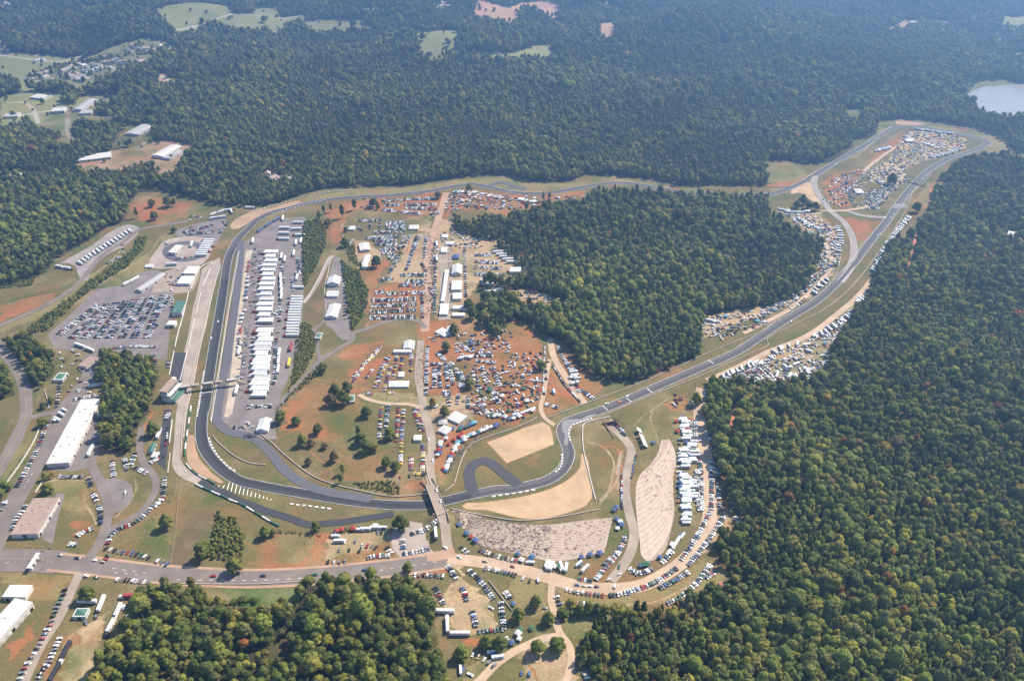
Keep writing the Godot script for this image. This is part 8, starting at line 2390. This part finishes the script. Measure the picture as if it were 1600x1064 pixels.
func make_houses() -> void:
	var p := pts2(HOUSES)
	var wallm := box_mesh(Vector3(-7, -.5, -4.5), Vector3(7, 4.6, 4.5))
	var st := newst()
	gable(st, 7.0, 4.5, 4.603, 7.6, .5)
	var roofmesh := done(st)
	var chim := box_mesh(Vector3(3, 5.5, -1.5), Vector3(4, 8.4, -.5))
	var win := box_mesh(Vector3(-.8, 1.2, 4.51), Vector3(.8, 2.8, 4.56))
	var door := box_mesh(Vector3(-.6, 0, 4.51), Vector3(.6, 2.2, 4.57))
	var porch := box_mesh(Vector3(7.01, -.5, -3), Vector3(11.5, 3.0, 3.2), .3)
	var count := {}
	var order := []
	for q in p: order.append([eye_px(v3(q, 3)).x, q])
	order.sort_custom(func(a, b): return a[0] < b[0])
	rng.seed = 808
	for e in order:
		var q: Vector2 = e[1]
		var px := eye_px(v3(q, 3))
		var where := "on the far hillside estate"
		if px.y < 30 and px.x < 300: where = "high up at the far top left"
		elif px.x > 300 and px.x < 760: where = "along the far road at the top"
		elif px.x >= 760 and px.x < 1000: where = "by the far red earthworks"
		elif px.x >= 1000: where = "in the hazy woods at far right"
		elif px.y > 250: where = "in the clearing above the track"
		var ri := int(rng.randf() * 3.99)
		var rn: String = ["grey", "brown", "white", "pale"][ri]
		var o := thing("house", v3(q, gy(q.x, q.y)), rng.randf() * PI)
		var sc := rng.randf_range(.85, 1.25)
		o.scale = Vector3.ONE * sc
		var key := rn + where
		if not count.has(key): count[key] = 0
		tag(o, "white house, %s roof, %s such from left %s" % [rn, ordinal(count[key]), where], "house", "houses beyond the woods")
		count[key] += 1
		inst("wall", wallm, M.white, o)
		var rf := inst("roof", roofmesh, [M.roofgrey, M.rooftan, M.roofwhite, M.pale_concrete][ri], o)
		inst("chimney", chim, M.clay_wall, rf)
		inst("garage", porch, M.white, o)
		for k in [-4.5, -2.0, 2.2, 4.8]: inst("window", win, M.glass, o).position.x = k
		inst("door", door, M.roofgrey, o)

func make_tents() -> void:
	for t in TENTS:
		var hx: float = t[4] * .5
		var hz: float = t[5] * .5
		var h: float = t[6]
		var o := thing(t[0], Vector3(t[2], gy(t[2], t[3]), t[3]), t[7])
		tag(o, t[1], "tent")
		var cv: Material = M.canvas
		if t[1].begins_with("blue"): cv = M.cloth_blue
		if t[1].begins_with("grey"): cv = M.roofgrey
		var st := newst()
		var eave := h * .55
		if t[8] == "peak": hip(st, hx, hz, eave, h, 0.0, .2)
		elif t[8] == "flat":
			eave = h * .82
			hip(st, hx, hz, eave, h, hx * .9 if hx > hz else 0.0, .2)
		else:
			gable(st, maxf(hx, hz), minf(hx, hz), eave, h, .2)
		var rf := inst("roof", done(st), cv, o)
		if t[8] == "gable" and hx < hz: rf.rotation.y = PI * .5
		inst("side_wall", box_mesh(Vector3(-hx + .1, -.2, -hz + .1), Vector3(hx - .1, eave - .01, hz - .1)), cv, o)
		# bays of the roof: raised seams over the frames
		var L := maxf(hx, hz)
		var n := int(L * 2.0 / 5.0)
		if t[8] == "gable":
			var seam := newst()
			var w := minf(hx, hz) + .2
			beam(seam, Vector3(0, eave + .03, w), Vector3(0, h + .03, 0), .16, .08)
			beam(seam, Vector3(0, h + .03, 0), Vector3(0, eave + .03, -w), .16, .08)
			var sm := done(seam)
			for k in range(1, n):
				inst("seam", sm, M.roofgrey, rf).position.x = -L + 2.0 * L * k / n

# ---------------------------------------------------------------- vehicles
# side outlines: z (front is -z), sill, belt, roof, half width
const SHAPES := {
	"sedan": [[-2.35, .42, .60, .60, .72], [-2.1, .28, .72, .72, .86], [-1.05, .24, .92, .92, .92], [-.30, .24, .96, 1.40, .92], [.85, .24, .98, 1.42, .92], [1.60, .24, .98, .98, .91], [2.15, .28, .94, .94, .85], [2.35, .45, .80, .80, .72]],
	"suv": [[-2.40, .45, .75, .75, .78], [-2.2, .33, .92, .92, .92], [-1.15, .30, 1.05, 1.05, .96], [-.55, .30, 1.08, 1.70, .96], [1.75, .30, 1.10, 1.74, .96], [2.25, .30, 1.10, 1.15, .95], [2.4, .48, .95, .95, .84]],
	"pickup": [[-2.75, .48, .80, .80, .82], [-2.5, .38, .98, .98, .97], [-1.35, .35, 1.08, 1.08, 1.0], [-.75, .35, 1.10, 1.76, 1.0], [.55, .35, 1.10, 1.76, 1.0], [.85, .35, 1.10, 1.10, 1.0], [2.7, .38, 1.08, 1.08, .99], [2.8, .5, .95, .95, .95]],
	"van": [[-2.55, .45, .80, .80, .82], [-2.35, .32, 1.0, 1.0, .97], [-1.75, .30, 1.15, 1.15, 1.0], [-1.05, .30, 1.2, 2.0, 1.0], [2.3, .30, 1.2, 2.05, 1.0], [2.55, .32, 1.18, 1.4, .98], [2.6, .45, 1.0, 1.0, .9]],
	"sports": [[-2.2, .35, .48, .48, .70], [-1.95, .2, .60, .60, .88], [-.9, .18, .78, .78, .92], [-.15, .18, .82, 1.18, .91], [.75, .18, .84, 1.20, .92], [1.5, .18, .88, .90, .92], [2.0, .22, .82, .82, .88], [2.2, .4, .70, .70, .75]]}

func car_body(kind: String, dark_glass: bool) -> ArrayMesh:
	var sh: Array = SHAPES[kind]
	var st := newst()
	st.set_color(Color(1, 1, 1))
	var rows := []
	for s in sh:
		var w: float = s[4]
		var rw: float = w * (.76 if s[3] > s[2] + .1 else .97)
		rows.append([Vector3(-w * .94, s[1], s[0]), Vector3(-w, s[2], s[0]), Vector3(-rw, s[3], s[0]), Vector3(rw, s[3], s[0]), Vector3(w, s[2], s[0]), Vector3(w * .94, s[1], s[0])])
	for k in range(1, rows.size()):
		for i in 5: quad(st, rows[k - 1][i], rows[k][i], rows[k][i + 1], rows[k - 1][i + 1])
	var n := rows.size() - 1
	quad(st, rows[0][0], rows[0][1], rows[0][4], rows[0][5]); quad(st, rows[0][1], rows[0][2], rows[0][3], rows[0][4])
	quad(st, rows[n][5], rows[n][4], rows[n][1], rows[n][0]); quad(st, rows[n][4], rows[n][3], rows[n][2], rows[n][1])
	st.set_color(Color(.03, .03, .03))
	for z in [sh[1][0] + .75, sh[n - 1][0] - .65]:
		for q in [-1.0, 1.0]:
			var c := Vector3(q * (sh[2][4] - .08), .33, z)
			for i in 8:
				var a := TAU * i / 8.0
				var b := TAU * (i + 1) / 8.0
				var p0 := Vector3(0, sin(a), cos(a)) * .34
				var p1 := Vector3(0, sin(b), cos(b)) * .34
				var o := Vector3(q * .11, 0, 0)
				quad(st, c - o + p0, c - o + p1, c + o + p1, c + o + p0)
				st.add_vertex(c + o); st.add_vertex(c + o + p0); st.add_vertex(c + o + p1)
	if dark_glass:
		for g in ["windscreen", "rear_window", "left", "right"]: glass_shape(st, kind, g)
	return done(st)

func glass_shape(st: SurfaceTool, kind: String, which: String) -> void:
	var sh: Array = SHAPES[kind]
	var i0 := 2
	while sh[i0 + 1][3] < sh[i0 + 1][2] + .1: i0 += 1
	var i1 := i0 + 1
	while i1 + 1 < sh.size() and sh[i1 + 1][3] > sh[i1 + 1][2] + .15: i1 += 1
	var a: Array = sh[i0]
	var b: Array = sh[i0 + 1]
	var c: Array = sh[i1]
	var d: Array = sh[i1 + 1]
	var e := .012
	if which == "windscreen":
		quad(st, Vector3(-a[4] * .86, a[3] + .05, a[0] + .06 - e), Vector3(-b[4] * .70, b[3] - .05, b[0] - .05 - e), Vector3(b[4] * .70, b[3] - .05 + e, b[0] - .05 - e), Vector3(a[4] * .86, a[3] + .05 + e, a[0] + .06 - e))
	elif which == "rear_window":
		var hi := Vector3(c[4] * .70, c[3] - .06, c[0] + .06 + e)
		var lo := Vector3(d[4] * .80, d[3] + .06 + e, d[0] - .06 + e)
		if d[0] - c[0] < .35: lo.y = lerpf(d[3], c[3], .3)
		quad(st, Vector3(hi.x, hi.y, hi.z), Vector3(-hi.x, hi.y, hi.z), Vector3(-lo.x, lo.y, lo.z), Vector3(lo.x, lo.y, lo.z))
	else:
		var q := -1.0 if which == "left" else 1.0
		quad(st, Vector3(q * (b[4] * .975 + e), b[2] + .06, a[0] + (b[0] - a[0]) * .45), Vector3(q * (b[4] * .79 + e), b[3] - .07, b[0] + .05), Vector3(q * (c[4] * .79 + e), c[3] - .07, c[0] - .05), Vector3(q * (c[4] * .975 + e), c[2] + .06, c[0] + .1))

var car_parts := {}
var car_whole := {}
var unit_parts := {}

func surface_y(p: Vector2) -> float:
	var d := BRIDGE_N - BRIDGE_S
	var t := (p - BRIDGE_S).dot(d) / d.length_squared()
	if t > -.05 and t < 1.05 and absf((p - BRIDGE_S).cross(d.normalized())) < 6.0: return 5.72
	return gy(p.x, p.y) + .3

func cab(st: SurfaceTool, z: float) -> void:
	box(st, Vector3(-1.2, .5, z - 2.4), Vector3(1.2, 3.1, z), .2)

func wheels_of(st: SurfaceTool, zs: Array, w: float) -> void:
	for z in zs:
		for q in [-1.0, 1.0]:
			box(st, Vector3(q * w - .18, 0, z - .48), Vector3(q * w + .18, .96, z + .48), .2)

func prepare_vehicles() -> void:
	for k in SHAPES:
		car_whole[k] = car_body(k, true)
		var d := {"body": car_body(k, false)}
		for g in ["windscreen", "rear_window", "left", "right"]:
			var st := newst()
			glass_shape(st, k, g)
			d[g] = done(st)
		car_parts[k] = d
	var st := newst()
	box(st, Vector3(-1.3, 1.05, -8), Vector3(1.3, 4.1, 8), .12)
	unit_parts.body = done(st)
	st = newst()
	wheels_of(st, [5.0, 6.3, 7.4, -6.6], 1.12)
	box(st, Vector3(-1.1, .75, -7.9), Vector3(1.1, 1.05, 7.9))
	unit_parts.chassis = done(st)
	st = newst()
	cab(st, -8.6)
	box(st, Vector3(-1.15, .5, -12.2), Vector3(1.15, 1.7, -11.0), .2)
	wheels_of(st, [-11.6, -8.6, -7.4], 1.1)
	unit_parts.cab = done(st)
	st = newst()
	box(st, Vector3(-1.05, 1.9, -11.03), Vector3(1.05, 2.8, -10.98))
	unit_parts.cab_glass = done(st)
	# awning: slightly pitched roof in bays on thin posts, beside the trailer
	st = newst()
	for k in 4:
		var z0 := -7.6 + k * 3.8
		var a := Vector3(1.35, 3.75, z0); var b := Vector3(9.2, 3.2, z0)
		var m0 := Vector3(1.35, 3.95, z0 + 1.87); var m1 := Vector3(9.2, 3.4, z0 + 1.87)
		var c := Vector3(1.35, 3.75, z0 + 3.74); var d := Vector3(9.2, 3.2, z0 + 3.74)
		quad(st, a, b, m1, m0); quad(st, m0, m1, d, c)
		st.add_vertex(b); st.add_vertex(d); st.add_vertex(m1)
		quad(st, b, d, d - Vector3(0, .4, 0), b - Vector3(0, .4, 0))
	unit_parts.awning = done(st)
	st = newst()
	for k in 5:
		var z := -7.6 + k * 3.8
		beam(st, Vector3(9.1, -.1, z), Vector3(9.1, 3.2, z), .1, .1)
	unit_parts.posts = done(st)
	# camper: a rounded box, sloping nose
	st = newst()
	st.set_color(Color.WHITE)
	var rows := []
	for s in [[-4.6, .5, 1.9, .95], [-4.3, .4, 2.9, 1.15], [-3.4, .4, 3.15, 1.22], [4.2, .4, 3.2, 1.22], [4.5, .5, 3.0, 1.12]]:
		var w: float = s[3]
		rows.append([Vector3(-w, s[1], s[0]), Vector3(-w, s[2] - .3, s[0]), Vector3(-w * .82, s[2], s[0]), Vector3(w * .82, s[2], s[0]), Vector3(w, s[2] - .3, s[0]), Vector3(w, s[1], s[0])])
	for k in range(1, 5):
		for i in 5: quad(st, rows[k - 1][i], rows[k][i], rows[k][i + 1], rows[k - 1][i + 1])
	for e in [0, 4]:
		quad(st, rows[e][0], rows[e][1], rows[e][4], rows[e][5]); quad(st, rows[e][1], rows[e][2], rows[e][3], rows[e][4])
	st.set_color(Color(.03, .03, .03))
	wheels_of(st, [-3.0, 2.2], 1.05)
	unit_parts.camper = done(st)
	unit_parts.camper_screen = box_mesh(Vector3(-.98, 1.75, -4.56), Vector3(.98, 2.65, -4.40), .05)
	unit_parts.camper_window = box_mesh(Vector3(1.215, 1.6, -2.8), Vector3(1.235, 2.3, 2.6))
	unit_parts.camper_window2 = box_mesh(Vector3(-1.235, 1.6, -2.8), Vector3(-1.215, 2.3, 2.6))
	unit_parts.vent = box_mesh(Vector3(-.4, 3.1, -.5), Vector3(.4, 3.45, .5), .08)
	unit_parts.stripe = box_mesh(Vector3(-1.24, .9, -3.6), Vector3(1.24, 1.2, 4.0))
	st = newst()
	box(st, Vector3(1.25, 2.65, -2.2), Vector3(3.7, 2.75, 2.2))
	unit_parts.side_awning = done(st)
	# canopy: four sloping faces with a valance on four legs
	st = newst()
	hip(st, 1.9, 1.9, 2.25, 3.3, 0.0, .05)
	box(st, Vector3(-1.95, 2.0, -1.95), Vector3(1.95, 2.24, 1.95))
	unit_parts.canopy = done(st)
	st = newst()
	for a in [-1.0, 1.0]:
		for b in [-1.0, 1.0]: box(st, Vector3(a * 1.8 - .05, -.1, b * 1.8 - .05), Vector3(a * 1.8 + .05, 2.05, b * 1.8 + .05))
	unit_parts.legs = done(st)
	st = newst()
	st.set_color(Color.WHITE)
	box(st, Vector3(-.85, .95, 1.75), Vector3(.85, 1.02, 2.1))
	box(st, Vector3(-.5, .6, 1.85), Vector3(-.44, .97, 2.0))
	box(st, Vector3(.44, .6, 1.85), Vector3(.5, .97, 2.0))
	unit_parts.wing = done(st)

func expand_row(r: Array) -> Array:
	# places along a row: [position, direction of the row]
	var c := smooth_path(pts2(r[6]), 2.0)
	var total := path_len(c)
	var out := []
	var n: int = r[1]
	for k in n:
		var s := total * (k + .5) / n if n > 3 else (total * k / maxf(1.0, n - 1) if n > 1 else 0.0)
		out.append(along(c, s))
	return out

func type_of(pal: String) -> String:
	var r := rng.randf()
	if pal == "corral": return "sports" if r < .8 else "sedan"
	if r < .42: return "sedan"
	if r < .70: return "suv"
	if r < .86: return "pickup"
	if r < .94: return "van"
	return "sports"

func make_vehicles() -> void:
	prepare_vehicles()
	rng.seed = 31337
	var cars := []
	var canopies := 0
	for r in ROWS:
		if r[1] == 0: continue
		var spots: Array = expand_row(r)
		var pal: Array = PALS[r[3]]
		var total := spots.size()
		for k in total:
			var p: Vector2 = spots[k][0]
			var d: Vector2 = spots[k][1]
			var yaw := atan2(-d.x, -d.y)
			match r[2]:
				"p", "P": yaw += PI * .5
				"q": yaw += PI * .35
				"x": yaw = PI * .5
				"z": yaw = .12
			var tint: String = pal[k % pal.size()] if pal.size() < 4 else pal[int(rng.randf() * pal.size() * .9999)]
			if r[2] == "p" and rng.randf() < .45: yaw += PI
			yaw += rng.randf_range(-.05, .05)
			var jit := Vector2(rng.randf_range(-.35, .35), rng.randf_range(-.35, .35))
			p += jit
			if r[0] == "camper" or r[0] == "canopy": p += Vector2(rng.randf_range(-2.0, 2.0), rng.randf_range(-.6, .6))
			var place: String = "%s from the %s %s" % [ordinal(k), r[4], r[5]] if total > 1 else r[5]
			if r[0] == "car":
				if r[5] == "" and rng.randf() < .05: continue
				cars.append([Vector3(p.x, surface_y(p), p.y), yaw, tint, type_of(r[3]), place, r[5] != ""])
				if r[2] == "P" and rng.randf() < .94:
					var p2 := p + Vector2(-d.y, d.x) * 5.6
					cars.append([Vector3(p2.x, surface_y(p2), p2.y), yaw + PI, pal[int(rng.randf() * pal.size() * .9999)], type_of(r[3]), "", false])
			else:
				put_unit(r[0], p, yaw, tint, place, k)
	for s in SCATTERS:
		var poly := pts2(s[4])
		var lo := Vector2(1e9, 1e9)
		var hi := -lo
		for q in poly:
			lo = lo.min(q)
			hi = hi.max(q)
		var made := 0
		var guard := 0
		var got := []
		while made < s[1] and guard < 6000:
			guard += 1
			var p := Vector2(rng.randf_range(lo.x, hi.x), rng.randf_range(lo.y, hi.y))
			if not Geometry2D.is_point_in_polygon(p, poly): continue
			var ok := true
			for g in got:
				if g.distance_squared_to(p) < (14.0 if s[0] == "car" else 36.0):
					ok = false
					break
			if not ok: continue
			got.append(p)
			made += 1
		got.sort_custom(func(a, b): return eye_px(v3(a, 0)).x < eye_px(v3(b, 0)).x)
		var pal: Array = PALS[s[2]]
		for k in got.size():
			var p: Vector2 = got[k]
			var tint: String = pal[int(rng.randf() * pal.size() * .9999)]
			if s[0] == "car": cars.append([Vector3(p.x, surface_y(p), p.y), (.4 if rng.randf() < .5 else 1.8) + rng.randf_range(-.3, .3), tint, type_of(s[2]), "", false])
			else: put_unit(s[0], p, rng.randf() * .4, tint, "%s from the left %s" % [ordinal(k), s[3]], k)
	# cars: the 300 nearest in view are things of their own
	var order := []
	for k in cars.size():
		var c: Array = cars[k]
		var e := eye_px(c[0])
		if not c[5] or e.x < 3 or e.x > 1597 or e.y > 1062: continue
		order.append([c[0].distance_to(EYE), k])
	order.sort()
	order.resize(mini(300, order.size()))
	var solo := {}
	for o in order: solo[o[1]] = true
	var rest := {}
	for k in cars.size():
		var c: Array = cars[k]
		if solo.has(k):
			var nm: String = {"sedan": "parked_car", "suv": "estate_car", "pickup": "pickup_truck", "van": "van", "sports": "sports_car"}[c[3]]
			var word: String = {"sedan": "saloon car", "suv": "tall car", "pickup": "pickup", "van": "van", "sports": "low car"}[c[3]]
			var o := thing(nm, c[0], c[1])
			tag(o, "%s %s, %s" % [c[2], word, c[4]], "car", "cars parked or driving around the circuit")
			inst("body", car_parts[c[3]].body, M["paint_" + c[2]], o)
			for g in ["windscreen", "rear_window"]: inst(g, car_parts[c[3]][g], M.glass, o)
			for g in ["left", "right"]: inst("side_window", car_parts[c[3]][g], M.glass, o)
		else:
			if not rest.has(c[3]): rest[c[3]] = []
			var q: Array = COLORS[c[2]]
			rest[c[3]].append([Transform3D(Basis(Vector3.UP, c[1]), c[0]), Color(q[0], q[1], q[2])])
	var mass := thing("parked_cars", Vector3.ZERO)
	tag(mass, "thousands of small parked cars filling the car parks farther off", "cars", "", "stuff")
	var pm: StandardMaterial3D = M.paint_white.duplicate()
	pm.albedo_color = Color.WHITE
	for t in rest: add_mm({"sedan": "saloon_cars", "suv": "tall_cars", "pickup": "pickup_trucks", "van": "vans", "sports": "low_cars"}[t], car_whole[t], pm, rest[t], mass)
	print("cars ", cars.size())

func put_unit(kind: String, p: Vector2, yaw: float, tint: String, place: String, k: int) -> void:
	var at := Vector3(p.x, gy(p.x, p.y) + .08, p.y)
	match kind:
		"unit":
			var o := thing("race_transporter", at, PI * .5)
			tag(o, "white transporter with awning, %s" % place, "trailer", "transporters with awnings in the paddock")
			inst("body", unit_parts.body, M.white, o)
			inst("chassis", unit_parts.chassis, M.black, o)
			inst("awning", unit_parts.awning, [M.canvas, M.white, M.canvas, M.pale_awning, M.roofgrey, M.canvas][k % 6], o)
			inst("awning_posts", unit_parts.posts, M.steel, o)
			o.scale = Vector3(1.0, 1.0, [1.35, 1.05, 1.25, 1.4][k % 4])
			if k % 4 == 2: o.position.x += 2.0
			if k % 3 == 0:
				var e := inst("cab", unit_parts.cab, M[["paint_red", "paint_white", "paint_blue"][k % 2]], o)
				inst("windscreen", unit_parts.cab_glass, M.glass, e)
		"trailer":
			var o := thing("lorry_trailer", at, yaw)
			tag(o, "%s lorry trailer, %s" % [tint, place], "trailer", "lorry trailers about the circuit")
			inst("body", unit_parts.body, M["paint_" + tint], o)
			inst("chassis", unit_parts.chassis, M.black, o)
			if place.contains("truck lot") or place.contains("dirt yard") or k % 3 == 2:
				var e := inst("cab", unit_parts.cab, M[["paint_white", "paint_black", "paint_red"][k % 3]], o)
				inst("windscreen", unit_parts.cab_glass, M.glass, e)
			if place.contains("truck lot"): o.scale.z = .72
			if place.contains("coach"): o.scale.z = .8
		"camper":
			var o := thing("camper_van", at, yaw)
			var stripe: String = ["beige", "grey", "blue", "red"][(k * 7 + int(absf(p.x))) % 4]
			tag(o, "white camper with %s stripe, %s" % [stripe, place], "camper", "campers parked about the circuit")
			inst("body", unit_parts.camper, M.paint_white, o)
			inst("windscreen", unit_parts.camper_screen, M.glass, o)
			inst("side_window", unit_parts.camper_window, M.glass, o)
			inst("side_window", unit_parts.camper_window2, M.glass, o)
			inst("stripe", unit_parts.stripe, M["cloth_" + stripe], o)
			for z in [-2.0, 1.5]: inst("roof_vent", unit_parts.vent, M.roofgrey, o).position.z = z
			if k % 2 == 0: inst("awning", unit_parts.side_awning, M[["cloth_blue", "cloth_green", "canvas"][k % 3]], o)
			o.scale = Vector3.ONE * (1.12 if k % 3 else .9)
		"canopy":
			var o := thing("canopy", at, yaw + (k % 4) * .05)
			tag(o, "%s pop-up canopy, %s" % [tint, place], "canopy", "pop-up canopies about the circuit")
			inst("roof", unit_parts.canopy, M.canvas if tint == "white" else M["cloth_" + tint], o)
			inst("legs", unit_parts.legs, M.steel, o)
			o.scale = Vector3.ONE * (1.0 + .15 * (k % 3))
		"racer":
			var o := thing("race_car", at + Vector3(0, .25, 0), yaw)
			tag(o, "%s race car, %s" % [tint, place], "race car", "race cars on the circuit")
			inst("body", car_parts.sports.body, M["paint_" + tint], o)
			inst("windscreen", car_parts.sports.windscreen, M.glass, o)
			inst("rear_wing", unit_parts.wing, M["paint_" + tint], o)

func make_crowd() -> void:
	# one closed figure, turned about its axis: feet, hips, waist, shoulders, neck, head
	var st := newst()
	st.set_color(Color.WHITE)
	var prof := [[0.0, .10], [.45, .13], [.9, .17], [1.1, .15], [1.42, .21], [1.5, .07], [1.56, .10], [1.68, .11], [1.76, .04]]
	for k in range(1, prof.size()):
		for i in 6:
			var a := TAU * i / 6.0
			var b := TAU * (i + 1) / 6.0
			var fa := Vector3(cos(a) * 1.15, 0, sin(a) * .75)
			var fb := Vector3(cos(b) * 1.15, 0, sin(b) * .75)
			var u := Vector3(0, prof[k - 1][0], 0)
			var w := Vector3(0, prof[k][0], 0)
			quad(st, u + fa * prof[k - 1][1], u + fb * prof[k - 1][1], w + fb * prof[k][1], w + fa * prof[k][1])
	var figure := done(st)
	st = newst()
	st.set_color(Color.WHITE)
	box(st, Vector3(-.28, .32, -.28), Vector3(.28, .40, .28))
	box(st, Vector3(-.28, .40, .22), Vector3(.28, .95, .28))
	for a in [-1.0, 1.0]:
		for b in [-1.0, 1.0]: box(st, Vector3(a * .25 - .03, 0, b * .24 - .03), Vector3(a * .25 + .03, .32, b * .24 + .03))
	var chair := done(st)
	rng.seed = 2025
	var people := []
	var chairs := []
	var cc := [Color(.03, .03, .04), Color(.06, .07, .12), Color(.5, .5, .5), Color(.30, .06, .04), Color(.08, .06, .05), Color(.22, .16, .11), Color(.6, .6, .58), Color(.08, .11, .2), Color(.3, .2, .13)]
	for c in CROWDS:
		var poly := pts2(c[1])
		var lo := Vector2(1e9, 1e9)
		var hi := -lo
		for q in poly:
			lo = lo.min(q)
			hi = hi.max(q)
		var made := 0
		var guard := 0
		while made < c[0] and guard < 20000:
			guard += 1
			var p := Vector2(rng.randf_range(lo.x, hi.x), rng.randf_range(lo.y, hi.y))
			if not Geometry2D.is_point_in_polygon(p, poly): continue
			made += 1
			for q in 1 + int(rng.randf() * 3.0):
				var g := p + Vector2(q * .75 + rng.randf_range(-.15, .15), q * .2)
				var t := Transform3D(Basis(Vector3.UP, rng.randf() * TAU).scaled(Vector3.ONE * rng.randf_range(.92, 1.08)), Vector3(g.x, gy(g.x, g.y) + .25, g.y))
				var col: Color = cc[int(rng.randf() * 8.99)]
				if c[0] > 100 and rng.randf() < .5: chairs.append([t, col])
				else: people.append([t, col])
	var o := thing("crowd", Vector3.ZERO)
	tag(o, "scattered spectators and folding chairs on terraces and lanes", "crowd", "", "stuff")
	var m := flat("clothing", Color.WHITE, .9)
	m.vertex_color_use_as_albedo = true
	add_mm("spectators", figure, m, people, o)
	add_mm("folding_chairs", chair, m, chairs, o)
